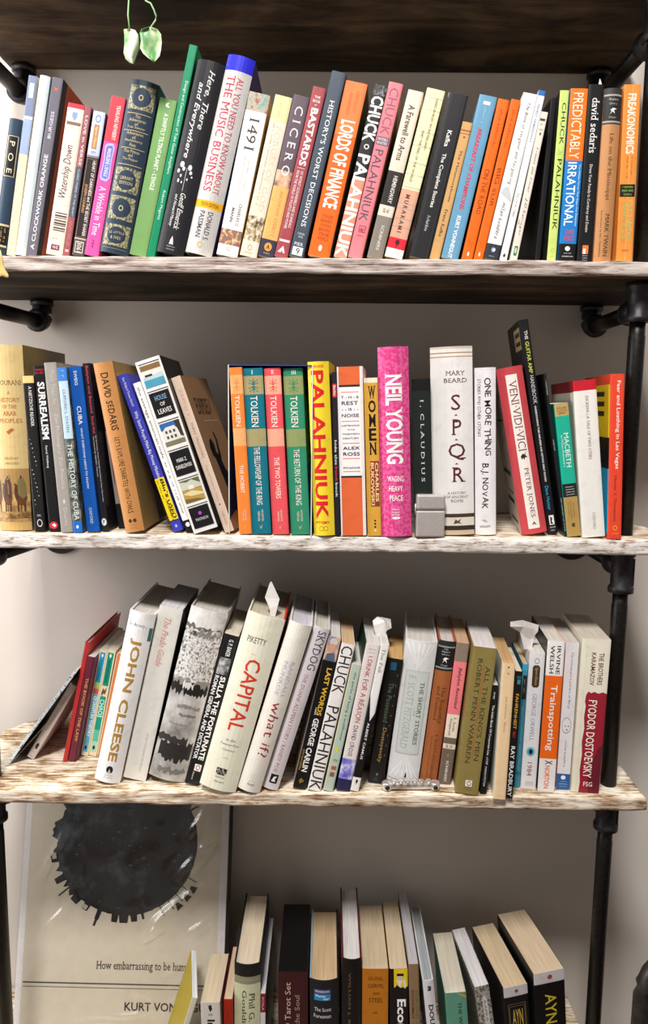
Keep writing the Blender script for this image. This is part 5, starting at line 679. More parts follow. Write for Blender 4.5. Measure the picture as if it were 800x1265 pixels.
B(**{'name': 'hardcover_book', 'label': 'thick magenta hardcover with white capitals at the center of the second row', 'cat': 'book', 'group': 'books on the second row', 'kind': 'hc', 'h': 0.24, 'd': 0.1584, 'bands': 'pat:#d43a7e,#e0609a,260', 'dec': [('t', 'NEIL YOUNG', 0.22, 0.14, 0.78, 0.61, '#f6f3ee', 'Bs', 'd'), ('t', 'WAGING', 0.24, 0.675, 0.78, 0.705, '#f6f3ee', 'b', 'h'), ('t', 'HEAVY', 0.28, 0.727, 0.74, 0.757, '#f6f3ee', 'b', 'h'), ('t', 'PEACE', 0.3, 0.778, 0.74, 0.808, '#f6f3ee', 'b', 'h'), ('t', 'blue', 0.38, 0.848, 0.6, 0.858, '#f6e0ea', 'b', 'h'), ('t', 'rider', 0.36, 0.864, 0.62, 0.874, '#f6e0ea', 'b', 'h'), ('t', 'press', 0.36, 0.88, 0.62, 0.89, '#f6e0ea', 'b', 'h'), ('e', 0.36, 0.893, 0.64, 0.907, '#f6f3ee')], 'yaw': -6, 'at': (0.08995, 0.002, -0.15976), 't': 0.03841, 'lean': -0.04359})
B(**{'name': 'paperback_book', 'label': 'dark green-black paperback with spaced pale letters behind the steel lighter', 'cat': 'book', 'group': 'books on the second row', 'kind': 'pb', 'h': 0.2013, 'd': 0.1248, 'bands': [(0.075, '#121416'), (1, '#1d2523')], 'dec': [('t', 'I ,  C L A U D I U S', 0.42, 0.13, 0.64, 0.65, '#dfe2de', 's', 'd')], 'yaw': -7, 'at': (0.12547, 0.008, -0.16006), 't': 0.02312, 'lean': -0.04591})
B(**{'name': 'hardcover_book', 'label': 'thick white hardcover with four large red serif letters stacked down its spine', 'cat': 'book', 'group': 'books on the second row', 'kind': 'hc', 'h': 0.2419, 'd': 0.1597, 'bands': [(0.012, '#cfc2b4'), (0.03, '#ece6e0'), (0.036, '#a8876a'), (0.05, '#efe9e2'), (0.056, '#b89a7c'), (0.885, '#edeae7'), (0.905, '#4a3a2c'), (0.95, '#e6ddd0'), (0.975, '#3a2f28'), (1, '#cbb79c')], 'dec': [('t', 'MARY', 0.36, 0.127, 0.82, 0.15, '#5e3a42', 's', 'h'), ('t', 'BEARD', 0.32, 0.165, 0.86, 0.188, '#5e3a42', 's', 'h'), ('t', 'S', 0.48, 0.25, 0.7, 0.332, '#5e2a35', 's', 'h'), ('t', 'P', 0.48, 0.38, 0.72, 0.463, '#5e2a35', 's', 'h'), ('t', 'Q', 0.4, 0.507, 0.82, 0.598, '#5e2a35', 's', 'h'), ('t', 'R', 0.48, 0.635, 0.8, 0.713, '#5e2a35', 's', 'h'), ('p', [(0.55, 0.36), (0.6, 0.352), (0.63, 0.362)], '#8a3a3a'), ('p', [(0.55, 0.49), (0.6, 0.482), (0.63, 0.492)], '#8a3a3a'), ('p', [(0.55, 0.618), (0.6, 0.61), (0.63, 0.62)], '#8a3a3a'), ('t', 'A HISTORY', 0.36, 0.766, 0.82, 0.779, '#8a7a76', 's', 'h'), ('t', 'OF ANCIENT', 0.32, 0.787, 0.86, 0.8, '#8a7a76', 's', 'h'), ('t', 'ROME', 0.44, 0.808, 0.74, 0.823, '#8a7a76', 's', 'h'), ('p', [(0.5, 0.94), (0.55, 0.915), (0.6, 0.925), (0.68, 0.913), (0.64, 0.93), (0.7, 0.94), (0.6, 0.935)], '#5a4a40')], 'yaw': -8, 'at': (0.16624, 0.01779, -0.15934), 't': 0.05326, 'lean': -0.04712})
B(**{'name': 'hardcover_book', 'label': 'slim white hardcover with black handwritten capitals, right of the thick white one', 'cat': 'book', 'group': 'books on the second row', 'kind': 'hc', 'h': 0.2171, 'd': 0.1433, 'bands': '#f3eff1', 'dec': [('t', 'ONE MORE THING', 0.44, 0.06, 0.8, 0.52, '#2a2028', 'hb', 'd'), ('t', 'STORIES AND OTHER STORIES', 0.12, 0.065, 0.3, 0.405, '#4a4048', 'h', 'd'), ('t', 'B.J. NOVAK', 0.26, 0.565, 0.66, 0.84, '#2a2028', 'hb', 'd'), ('p', [(0.3, 0.91), (0.45, 0.905), (0.6, 0.92), (0.5, 0.922)], '#b8b2b6'), ('t', 'KNOPF', 0.22, 0.94, 0.72, 0.957, '#3a3238', 'h', 'h')], 'yaw': -8, 'at': (0.20922, 0.02306, -0.16004), 't': 0.02674, 'lean': -0.04124})
B(**{'name': 'hardcover_book', 'label': 'red hardcover with a long cream spine panel leaning left', 'cat': 'book', 'group': 'books on the second row', 'kind': 'hc', 'h': 0.2195, 'd': 0.1449, 'bands': '#c8474e', 'dec': [('r', 0.3, 0.045, 0.74, 0.968, '#f0e8df'), ('t', 'VENI·VIDI·VICI', 0.38, 0.08, 0.68, 0.5, '#7a3f45', 's', 'd'), ('p', [(0.42, 0.53), (0.5, 0.515), (0.56, 0.52), (0.64, 0.508), (0.6, 0.525), (0.68, 0.54), (0.58, 0.538), (0.54, 0.555), (0.5, 0.54), (0.44, 0.55)], '#2e2624'), ('t', 'PETER JONES', 0.42, 0.6, 0.64, 0.9, '#6a3a3a', 's', 'd'), ('p', [(0.46, 0.945), (0.54, 0.925), (0.62, 0.945), (0.57, 0.945), (0.54, 0.937), (0.51, 0.945)], '#2e2624')], 'yaw': -8, 'sideL': '#e9e4dc', 'sdL': [('r', 0.15, 0.3, 0.75, 0.31, '#161517'), ('r', 0.15, 0.62, 0.85, 0.65, '#161517'), ('r', 0.15, 0.75, 0.7, 0.76, '#161517'), ('r', 0.2, 0.8, 0.8, 0.83, '#161517'), ('r', 0.15, 0.93, 0.7, 0.95, '#161517')], 'at': (0.27344, 0.02358, -0.15745), 't': 0.03292, 'lean': -0.19224})
B(**{'name': 'paperback_book', 'label': 'tall black paperback leaning left, tallest on the second row', 'cat': 'book', 'group': 'books on the second row', 'kind': 'pb', 'h': 0.2831, 'd': 0.128, 'bands': '#131416', 'dec': [('t', 'THE', 0.42, 0.05, 0.74, 0.09, '#dcdcdc', 'b', 'd'), ('t', 'GUITAR AMP', 0.38, 0.1, 0.76, 0.245, '#c9d05a', 'b', 'd'), ('t', 'HANDBOOK', 0.38, 0.255, 0.76, 0.385, '#d6d6da', '', 'd'), ('t', 'UNDERSTANDING TUBE AMPLIFIERS AND GETTING GREAT SOUNDS', 0.42, 0.395, 0.6, 0.75, '#eaeaea', 'B', 'd'), ('t', 'Dave Hunter', 0.34, 0.77, 0.68, 0.885, '#2fa0d0', 'b', 'd'), ('r', 0.3, 0.91, 0.8, 0.955, '#f0f0f2'), ('p', [(0.45, 0.915), (0.65, 0.925), (0.55, 0.94), (0.7, 0.952), (0.4, 0.95)], '#161517'), ('l', 0.25, 0.962, 0.85, 0.972, '#e6e6e6', 'h'), ('l', 0.35, 0.978, 0.75, 0.986, '#e6e6e6', 'h')], 'yaw': -7, 'sideL': '#151618', 'sdL': [('r', 0.02, 0.03, 0.5, 0.13, '#b8a47a'), ('r', 0.06, 0.05, 0.4, 0.07, '#3a3428'), ('r', 0.06, 0.09, 0.4, 0.11, '#3a3428'), ('r', 0.05, 0.2, 0.3, 0.215, '#8a8a8c')], 'at': (0.30013, 0.03, -0.15947), 't': 0.01246, 'lean': -0.18188})
B(**{'name': 'paperback_book', 'label': 'thin black booklet squeezed between the tall black paperback and the teal and gold one', 'cat': 'book', 'group': 'books on the second row', 'kind': 'pb', 'h': 0.2135, 'd': 0.128, 'bands': '#1a1d1f', 'dec': [('l', 0.3, 0.04, 0.75, 0.13, '#d8dadc', 'd'), ('l', 0.3, 0.4, 0.75, 0.47, '#d8dadc', 'd'), ('l', 0.3, 0.76, 0.75, 0.97, '#d8dadc', 'd')], 'yaw': -4, 'at': (0.31319, 0.01697, -0.16033), 't': 0.00295, 'lean': -0.17535})
B(**{'name': 'paperback_book', 'label': 'short paperback in gold, teal and black bands on the second row', 'cat': 'book', 'group': 'books on the second row', 'kind': 'pb', 'h': 0.174, 'd': 0.105, 'bands': [(0.095, '#c0a064'), (0.6, '#1fae93'), (0.7, '#1d2326'), (1, '#b08f52')], 'dec': [('t', 'FOLGER', 0.15, 0.028, 0.85, 0.045, '#6a5428', 's', 'h'), ('r', 0.1, 0.053, 0.9, 0.057, '#8a7238'), ('t', 'LIBRARY', 0.2, 0.065, 0.8, 0.08, '#6a5428', 's', 'h'), ('t', 'MACBETH', 0.46, 0.22, 0.8, 0.48, '#eefcf6', 's', 'd'), ('t', 'by William Shakespeare', 0.2, 0.235, 0.38, 0.47, '#dcf4ec', 's', 'd'), ('l', 0.2, 0.62, 0.85, 0.63, '#e6e6e2', 'h'), ('l', 0.2, 0.639, 0.85, 0.649, '#e6e6e2', 'h'), ('l', 0.2, 0.658, 0.85, 0.668, '#e6e6e2', 'h'), ('l', 0.2, 0.677, 0.85, 0.687, '#e6e6e2', 'h'), ('l', 0.6, 0.73, 0.7, 0.85, '#8a6c34', 'd'), ('l', 0.4, 0.73, 0.5, 0.87, '#8a6c34', 'd'), ('l', 0.25, 0.74, 0.32, 0.84, '#8a6c34', 'd'), ('t', 'E', 0.42, 0.9, 0.64, 0.925, '#161517', 'B', 'h')], 'yaw': -4, 'at': (0.32296, 0.0131, -0.1593), 't': 0.01743, 'lean': -0.14888})
B(**{'name': 'paperback_book', 'label': 'cream paperback with red band across its top, second from the right pole', 'cat': 'book', 'group': 'books on the second row', 'kind': 'pb', 'h': 0.2021, 'd': 0.1253, 'bands': [(0.065, '#c9202f'), (1, '#ece8e1')], 'dec': [('t', 'DICKENS | A TALE OF TWO CITIES', 0.46, 0.1, 0.62, 0.5, '#6a5f58', 's', 'd'), ('t', 'OXFORD', 0.5, 0.84, 0.62, 0.95, '#a39a92', 's', 'd')], 'yaw': -4, 'sideL': [(1, '#8a1f28')], 'sdL': [('r', 0, 0.07, 1, 1, '#d9d2c6')], 'at': (0.34612, 0.00673, -0.15896), 't': 0.02859, 'lean': -0.11452})
B(**{'name': 'paperback_book', 'label': 'red-orange paperback with yellow, black and cyan cover side, in front of the right pole', 'cat': 'book', 'group': 'books on the second row', 'kind': 'pb', 'h': 0.2101, 'd': 0.128, 'bands': '#e5492f', 'dec': [('t', 'Fear and Loathing in Las Vegas', 0.4, 0.04, 0.74, 0.57, '#fdeade', 'b', 'd'), ('t', 'Hunter S. Thompson', 0.34, 0.61, 0.6, 0.89, '#8f2c1f', 'b', 'd'), ('g', 0.36, 0.918, 0.68, 0.948, '#f0b83a', 0.25), ('l', 0.25, 0.962, 0.8, 0.972, '#f0b83a', 'h')], 'yaw': -5, 'sideL': '#e5492f', 'sdL': [('r', 0, 0.06, 1, 0.38, '#f0d428'), ('r', 0, 0.38, 1, 0.57, '#161517'), ('r', 0, 0.57, 1, 0.97, '#36b2d6'), ('r', 0.2, 0.1, 0.8, 0.13, '#161517'), ('r', 0.2, 0.16, 0.8, 0.19, '#161517'), ('r', 0.2, 0.22, 0.8, 0.25, '#161517')], 'at': (0.37113, 0.002, -0.16025), 't': 0.01705, 'lean': -0.04068})
B(**{'name': 'paperback_book', 'label': 'thin comic booklet slumped furthest left on the third row, leaning right', 'cat': 'book', 'group': 'books on the third row', 'kind': 'pb', 'h': 0.177, 'd': 0.17, 'bands': 'pic:#3a3638,#e2e4e6,#9fbccd,260', 'dec': [], 'sideR': '#17171a', 'sideL': 'pic:#3a3638,#e2e4e6,#9fbccd,120', 'at': (-0.46057, 0.07579, -0.51463), 't': 0.00416, 'lean': 0.63039})
B(**{'name': 'paperback_book', 'label': 'slim dusty pink book slumped rightward against the red cloth one', 'cat': 'book', 'group': 'books on the third row', 'kind': 'pb', 'h': 0.1318, 'd': 0.13, 'bands': '#cdbfb8', 'dec': [('t', 'ONES COMPANION', 0.32, 0.16, 0.68, 0.62, '#a8948e', 's', 'd'), ('p', [(0.3, 0.82), (0.5, 0.79), (0.7, 0.82), (0.62, 0.845), (0.7, 0.86), (0.5, 0.88), (0.35, 0.86)], '#2a2426'), ('l', 0.35, 0.9, 0.6, 0.98, '#8a7a76', 'd')], 'at': (-0.43443, 0.09205, -0.51295), 't': 0.0113, 'lean': 0.53911})
B(**{'name': 'hardcover_book', 'label': 'plain bright red thin book with no lettering on the third row', 'cat': 'book', 'group': 'books on the third row', 'kind': 'hc', 'h': 0.1858, 'd': 0.165, 'bands': '#b8302f', 'dec': [], 'at': (-0.38147, 0.08626, -0.51519), 't': 0.00631, 'lean': 0.21174})
B(**{'name': 'paperback_book', 'label': 'maroon paperback with gold serif capitals beside the plain red one', 'cat': 'book', 'group': 'books on the third row', 'kind': 'pb', 'h': 0.1628, 'd': 0.15, 'bands': '#6d2438', 'dec': [('t', 'THE BOOK OF THE LAW', 0.34, 0.2, 0.7, 0.81, '#d6a55a', 'bs', 'd'), ('r', 0.8, 0, 1, 1, '#4a1c2a')], 'pg': '#d9cfc4', 'at': (-0.37108, 0.08667, -0.51473), 't': 0.01104, 'lean': 0.20574})
B(**{'name': 'paperback_book', 'label': 'narrow blue paperback with cream frame, left of the pair with small dark emblems', 'cat': 'book', 'group': 'books on the third row', 'kind': 'pb', 'h': 0.1665, 'd': 0.105, 'bands': '#e9dcb8', 'dec': [('r', 0.16, 0.02, 0.86, 0.3, '#2a9ac2'), ('r', 0.16, 0.3, 0.86, 0.36, '#a9c86a'), ('r', 0.16, 0.36, 0.86, 0.41, '#d8545a'), ('r', 0.16, 0.41, 0.86, 0.96, '#5fb0cf'), ('p', [(0.4, 0.035), (0.55, 0.03), (0.66, 0.05), (0.5, 0.07), (0.35, 0.05)], '#f6f3ee'), ('t', 'INTRODUCING', 0.36, 0.09, 0.62, 0.28, '#0d5a7a', 'b', 'd'), ('t', 'QUANTUM THEORY', 0.22, 0.43, 0.8, 0.82, '#dff3fa', 'Bs', 'd'), ('e', 0.35, 0.9, 0.65, 0.94, '#161517')], 'at': (-0.35901, 0.10541, -0.51479), 't': 0.01059, 'lean': 0.20191})
B(**{'name': 'paperback_book', 'label': 'narrow green paperback with cream frame, right of the pair with small dark emblems', 'cat': 'book', 'group': 'books on the third row', 'kind': 'pb', 'h': 0.1657, 'd': 0.105, 'bands': '#e9dcb8', 'dec': [('r', 0.16, 0.02, 0.86, 0.33, '#0f8f74'), ('r', 0.16, 0.43, 0.86, 0.75, '#159a80'), ('r', 0.16, 0.75, 0.86, 0.86, '#5fc0a4'), ('r', 0.16, 0.86, 0.86, 0.96, '#a8d8c0'), ('p', [(0.4, 0.035), (0.55, 0.03), (0.66, 0.05), (0.5, 0.07), (0.35, 0.05)], '#f6f3ee'), ('t', 'INTRODUCING', 0.36, 0.09, 0.62, 0.3, '#0a4a40', 'b', 'd'), ('p', [(0.2, 0.4), (0.35, 0.35), (0.5, 0.375), (0.75, 0.345), (0.7, 0.41), (0.5, 0.4), (0.3, 0.43)], '#7a4a2a'), ('t', 'CHAOS', 0.22, 0.46, 0.8, 0.63, '#c9efe2', 'Bs', 'd'), ('e', 0.35, 0.9, 0.65, 0.94, '#161517')], 'at': (-0.34696, 0.10543, -0.51465), 't': 0.01202, 'lean': 0.20149})
B(**{'name': 'paperback_book', 'label': 'sliver of an orange book squeezed behind the white hardcover with gold capitals', 'cat': 'book', 'group': 'books on the third row', 'kind': 'pb', 'h': 0.162, 'd': 0.105, 'bands': '#e0854a', 'dec': [('r', 0, 0.0, 0.25, 1, '#e9dcb8')], 'at': (-0.33772, 0.10676, -0.51528), 't': 0.00554, 'lean': 0.21104})
B(**{'name': 'hardcover_book', 'label': 'white hardcover with large gold capitals down its spine on the third row', 'cat': 'book', 'group': 'books on the third row', 'kind': 'hc', 'h': 0.2475, 'd': 0.16, 'bands': '#efedee', 'dec': [('t', 'JOHN CLEESE', 0.27, 0.15, 0.72, 0.872, '#b0883a', 'B', 'd'), ('t', 'So, Anyway...', 0.08, 0.06, 0.78, 0.09, '#5a5a5e', 'hi', 'h'), ('r', 0.88, 0.08, 1, 0.155, '#3f6f6a'), ('e', 0.4, 0.9, 0.66, 0.945, '#1f1f22'), ('p', [(0.46, 0.945), (0.53, 0.915), (0.6, 0.945)], '#c9c5c3'), ('l', 0.38, 0.952, 0.7, 0.96, '#8a8688', 'h'), ('l', 0.36, 0.966, 0.72, 0.974, '#8a8688', 'h')], 'pg': '#d8d0c6', 'at': (-0.30098, 0.02373, -0.51193), 't': 0.03525, 'lean': 0.22437})
B(**{'name': 'paperback_book', 'label': 'plain off-white paperback with small salmon script near its top', 'cat': 'book', 'group': 'books on the third row', 'kind': 'pb', 'h': 0.2521, 'd': 0.128, 'bands': '#e6e2da', 'dec': [('t', 'The Prado Guide', 0.34, 0.06, 0.6, 0.335, '#d88a7a', 'is', 'd'), ('t', 'MUSEO NACIONAL DEL PRADO', 0.62, 0.72, 0.7, 0.95, '#bdb7af', 's', 'd')], 'sideR': '#15181a', 'pg': '#d9d6d8', 'at': (-0.26491, 0.02977, -0.51231), 't': 0.03208, 'lean': 0.22324})
B(**{'name': 'hardcover_book', 'label': 'thick hardcover with black and white rock photograph wrapped on its spine', 'cat': 'book', 'group': 'books on the third row', 'kind': 'hc', 'h': 0.2494, 'd': 0.16, 'bands': [(0.13, 'pic:#8a8682,#d8d4d0,#efebe8,25'), (0.42, 'pic:#3a3836,#d0ccc8,#e9e5e2,130'), (0.78, 'pic:#7a7672,#b0aca8,#d0ccc8,25'), (1, 'pic:#8a8682,#a8a4a0,#c0bcb8,40')], 'dec': [('p', [(0.0, 0.402), (0.071, 0.42), (0.141, 0.404), (0.212, 0.392), (0.283, 0.409), (0.354, 0.389), (0.424, 0.388), (0.495, 0.411), (0.566, 0.422), (0.636, 0.41), (0.707, 0.391), (0.778, 0.405), (0.849, 0.392), (0.919, 0.386), (0.99, 0.402), (0.99, 0.448), (0.919, 0.462), (0.849, 0.471), (0.778, 0.478), (0.707, 0.479), (0.636, 0.457), (0.566, 0.443), (0.495, 0.478), (0.424, 0.449), (0.354, 0.468), (0.283, 0.45), (0.212, 0.461), (0.141, 0.458), (0.071, 0.462), (0.0, 0.459)], '#8f8b87'), ('p', [(0.0, 0.416), (0.045, 0.443), (0.089, 0.431), (0.134, 0.438), (0.178, 0.414), (0.223, 0.446), (0.267, 0.443), (0.312, 0.429), (0.356, 0.42), (0.401, 0.449), (0.445, 0.411), (0.49, 0.45), (0.535, 0.419), (0.579, 0.411), (0.624, 0.429), (0.668, 0.42), (0.713, 0.419), (0.757, 0.422), (0.802, 0.446), (0.846, 0.437), (0.891, 0.452), (0.935, 0.415), (0.98, 0.441), (0.98, 0.475), (0.935, 0.491), (0.891, 0.468), (0.846, 0.497), (0.802, 0.481), (0.757, 0.504), (0.713, 0.485), (0.668, 0.495), (0.624, 0.484), (0.579, 0.496), (0.535, 0.487), (0.49, 0.489), (0.445, 0.482), (0.401, 0.504), (0.356, 0.465), (0.312, 0.474), (0.267, 0.505), (0.223, 0.486), (0.178, 0.504), (0.134, 0.471), (0.089, 0.486), (0.045, 0.494), (0.0, 0.469)], '#242221'), ('p', [(0.3, 0.433), (0.333, 0.402), (0.367, 0.429), (0.4, 0.423), (0.433, 0.421), (0.467, 0.42), (0.5, 0.415), (0.533, 0.425), (0.567, 0.433), (0.6, 0.416), (0.6, 0.461), (0.567, 0.451), (0.533, 0.435), (0.5, 0.456), (0.467, 0.464), (0.433, 0.449), (0.4, 0.459), (0.367, 0.444), (0.333, 0.467), (0.3, 0.437)], '#d8d4d0'), ('p', [(0.0, 0.091), (0.054, 0.095), (0.108, 0.102), (0.162, 0.085), (0.216, 0.092), (0.269, 0.112), (0.323, 0.108), (0.377, 0.102), (0.431, 0.102), (0.485, 0.099), (0.539, 0.103), (0.593, 0.105), (0.647, 0.093), (0.701, 0.108), (0.754, 0.104), (0.808, 0.104), (0.862, 0.096), (0.916, 0.097), (0.97, 0.109), (0.97, 0.127), (0.916, 0.105), (0.862, 0.108), (0.808, 0.105), (0.754, 0.106), (0.701, 0.117), (0.647, 0.129), (0.593, 0.114), (0.539, 0.128), (0.485, 0.11), (0.431, 0.107), (0.377, 0.126), (0.323, 0.117), (0.269, 0.117), (0.216, 0.124), (0.162, 0.107), (0.108, 0.128), (0.054, 0.114), (0.0, 0.115)], '#6a6662'), ('p', [(0.4, 0.109), (0.441, 0.115), (0.481, 0.103), (0.522, 0.136), (0.563, 0.13), (0.604, 0.121), (0.644, 0.107), (0.685, 0.108), (0.726, 0.132), (0.766, 0.131), (0.807, 0.112), (0.848, 0.129), (0.889, 0.134), (0.929, 0.124), (0.97, 0.12), (0.97, 0.158), (0.929, 0.139), (0.889, 0.162), (0.848, 0.132), (0.807, 0.141), (0.766, 0.157), (0.726, 0.134), (0.685, 0.129), (0.644, 0.161), (0.604, 0.154), (0.563, 0.156), (0.522, 0.134), (0.481, 0.149), (0.441, 0.159), (0.4, 0.161)], '#8a8682'), ('n', 0.04, 0.17, 0.97, 0.4, '#4a4846', '#cfcbc7', '#e9e5e2', 330), ('p', [(0.1, 0.776), (0.148, 0.783), (0.196, 0.781), (0.243, 0.751), (0.291, 0.79), (0.339, 0.788), (0.387, 0.77), (0.434, 0.773), (0.482, 0.751), (0.53, 0.762), (0.578, 0.782), (0.626, 0.783), (0.673, 0.776), (0.721, 0.75), (0.769, 0.759), (0.817, 0.791), (0.864, 0.762), (0.912, 0.773), (0.96, 0.759), (0.96, 0.86), (0.912, 0.872), (0.864, 0.86), (0.817, 0.863), (0.769, 0.891), (0.721, 0.863), (0.673, 0.895), (0.626, 0.894), (0.578, 0.893), (0.53, 0.862), (0.482, 0.891), (0.434, 0.876), (0.387, 0.89), (0.339, 0.895), (0.291, 0.873), (0.243, 0.88), (0.196, 0.861), (0.148, 0.86), (0.1, 0.869)], '#2f2c2b'), ('p', [(0.0, 0.749), (0.057, 0.742), (0.114, 0.73), (0.171, 0.741), (0.229, 0.739), (0.286, 0.737), (0.343, 0.748), (0.4, 0.743), (0.457, 0.735), (0.514, 0.749), (0.571, 0.749), (0.629, 0.75), (0.686, 0.732), (0.743, 0.749), (0.8, 0.732), (0.8, 0.785), (0.743, 0.779), (0.686, 0.771), (0.629, 0.782), (0.571, 0.774), (0.514, 0.784), (0.457, 0.777), (0.4, 0.774), (0.343, 0.78), (0.286, 0.771), (0.229, 0.772), (0.171, 0.772), (0.114, 0.774), (0.057, 0.784), (0.0, 0.77)], '#3a3735'), ('p', [(0.3, 0.55), (0.35, 0.555), (0.4, 0.553), (0.45, 0.546), (0.5, 0.546), (0.55, 0.546), (0.6, 0.551), (0.65, 0.547), (0.7, 0.554), (0.75, 0.554), (0.8, 0.56), (0.85, 0.558), (0.9, 0.547), (0.9, 0.573), (0.85, 0.571), (0.8, 0.574), (0.75, 0.569), (0.7, 0.561), (0.65, 0.572), (0.6, 0.563), (0.55, 0.574), (0.5, 0.568), (0.45, 0.567), (0.4, 0.57), (0.35, 0.574), (0.3, 0.573)], '#8a8682'), ('p', [(0.4, 0.602), (0.438, 0.601), (0.475, 0.601), (0.512, 0.61), (0.55, 0.606), (0.588, 0.605), (0.625, 0.602), (0.662, 0.601), (0.7, 0.6), (0.738, 0.604), (0.775, 0.604), (0.812, 0.603), (0.85, 0.601), (0.85, 0.614), (0.812, 0.61), (0.775, 0.619), (0.738, 0.611), (0.7, 0.617), (0.662, 0.618), (0.625, 0.612), (0.588, 0.615), (0.55, 0.615), (0.512, 0.618), (0.475, 0.618), (0.438, 0.613), (0.4, 0.61)], '#77736f'), ('p', [(0.2, 0.663), (0.242, 0.661), (0.283, 0.66), (0.325, 0.667), (0.367, 0.664), (0.408, 0.66), (0.45, 0.665), (0.492, 0.665), (0.533, 0.662), (0.575, 0.664), (0.617, 0.664), (0.658, 0.663), (0.7, 0.661), (0.7, 0.673), (0.658, 0.669), (0.617, 0.669), (0.575, 0.668), (0.533, 0.674), (0.492, 0.674), (0.45, 0.672), (0.408, 0.672), (0.367, 0.67), (0.325, 0.674), (0.283, 0.671), (0.242, 0.669), (0.2, 0.672)], '#8f8b87'), ('p', [(0.2, 0.927), (0.263, 0.927), (0.325, 0.934), (0.388, 0.93), (0.45, 0.926), (0.512, 0.917), (0.575, 0.94), (0.637, 0.936), (0.7, 0.921), (0.762, 0.93), (0.825, 0.931), (0.887, 0.914), (0.95, 0.939), (0.95, 0.941), (0.887, 0.947), (0.825, 0.95), (0.762, 0.956), (0.7, 0.961), (0.637, 0.952), (0.575, 0.969), (0.512, 0.941), (0.45, 0.96), (0.388, 0.965), (0.325, 0.945), (0.263, 0.964), (0.2, 0.957)], '#77736f')], 'pg': '#cfc8be', 'at': (-0.21951, 0.02868, -0.50946), 't': 0.0511, 'lean': 0.25298})
B(**{'name': 'paperback_book', 'label': 'black paperback with bold white capitals in two lines and small gray portrait', 'cat': 'book', 'group': 'books on the third row', 'kind': 'pb', 'h': 0.2207, 'd': 0.128, 'bands': '#1a1a1c', 'dec': [('t', 'G. P. BAKER', 0.42, 0.03, 0.72, 0.14, '#eaeaea', 'b', 'd'), ('n', 0.12, 0.15, 0.88, 0.26, '#3a3a3c', '#8a8a8c', '#c9c9cb', 110), ('t', 'SULLA THE FORTUNATE', 0.5, 0.27, 0.86, 0.83, '#f6f3ee', 'B', 'd'), ('t', 'ROMAN GENERAL AND DICTATOR', 0.12, 0.27, 0.4, 0.83, '#ededed', 'B', 'd'), ('r', 0.4, 0.86, 0.85, 0.905, '#ece6e2'), ('g', 0.5, 0.865, 0.78, 0.9, '#9a2a30', 0.3), ('l', 0.35, 0.915, 0.5, 0.98, '#c9c9c9', 'd')], 'sideL': '#e0d6c4', 'pg': '#cfc4b2', 'at': (-0.18333, 0.01909, -0.51326), 't': 0.02006, 'lean': 0.26154})
B(**{'name': 'hardcover_book', 'label': 'thick cream hardcover with large red capitals down its spine and a paper slip on top', 'cat': 'book', 'group': 'books on the third row', 'kind': 'hc', 'h': 0.2509, 'd': 0.16, 'bands': '#efebd6', 'dec': [('t', 'PIKETTY', 0.18, 0.125, 0.68, 0.158, '#4a4a42', '', 'h'), ('r', 0.38, 0.215, 0.5, 0.219, '#d8c890'), ('t', 'CAPITAL', 0.32, 0.245, 0.72, 0.655, '#d8432f', 'b', 'd'), ('t', 'in the', 0.36, 0.7, 0.62, 0.715, '#8a8672', 'si', 'h'), ('t', 'Twenty-First', 0.24, 0.728, 0.76, 0.745, '#8a8672', 'si', 'h'), ('t', 'Century', 0.34, 0.758, 0.68, 0.775, '#8a8672', 'si', 'h'), ('r', 0.42, 0.81, 0.56, 0.814, '#d8c890'), ('n', 0.34, 0.872, 0.62, 0.912, '#2a2a26', '#3a3a34', '#dcd8c6', 420), ('t', 'Belknap', 0.36, 0.92, 0.62, 0.932, '#8a8672', 's', 'h'), ('t', 'Harvard', 0.36, 0.945, 0.62, 0.957, '#8a8672', 's', 'h')], 'sideR': '#d83a26', 'pg': '#c9bda8', 'at': (-0.14493, 0.00213, -0.50914), 't': 0.05038, 'lean': 0.27})
B(**{'name': 'hardcover_book', 'label': 'cream hardcover with dark red handwritten lowercase title on the third row', 'cat': 'book', 'group': 'books on the third row', 'kind': 'hc', 'h': 0.2441, 'd': 0.16, 'bands': '#e9e3d8', 'dec': [('t', 'RANDALL', 0.58, 0.215, 0.74, 0.43, '#b9b2cf', 's', 'd'), ('t', 'MUNROE', 0.3, 0.22, 0.46, 0.42, '#b9b2cf', 's', 'd'), ('t', 'what if?', 0.36, 0.46, 0.82, 0.785, '#a03036', 'h', 'd'), ('g', 0.36, 0.93, 0.66, 0.965, '#c9c2b6', 0.12), ('t', 'HMH', 0.34, 0.95, 0.66, 0.963, '#8a8478', 'h', 'h')], 'pg': '#cfcad2', 'at': (-0.10243, 0.002, -0.51148), 't': 0.03069, 'lean': 0.28924})
B(**{'name': 'hardcover_book', 'label': 'pale lilac-white hardcover with gray serif capitals at its top and a small black square', 'cat': 'book', 'group': 'books on the third row', 'kind': 'hc', 'h': 0.2376, 'd': 0.1568, 'bands': '#ded7dc', 'dec': [('t', 'SKYDOG', 0.36, 0.02, 0.86, 0.255, '#4a4448', 's', 'd'), ('t', 'THE DUANE ALLMAN STORY / RANDY POE', 0.35, 0.28, 0.58, 0.89, '#b07a68', 's', 'd'), ('r', 0.3, 0.905, 0.78, 0.96, '#1a1a1c'), ('p', [(0.4, 0.95), (0.5, 0.92), (0.7, 0.915), (0.6, 0.935), (0.68, 0.95)], '#f6f3ee')], 'pg': '#cfc6b8', 'at': (-0.07415, 0.01053, -0.51268), 't': 0.02183, 'lean': 0.29496})
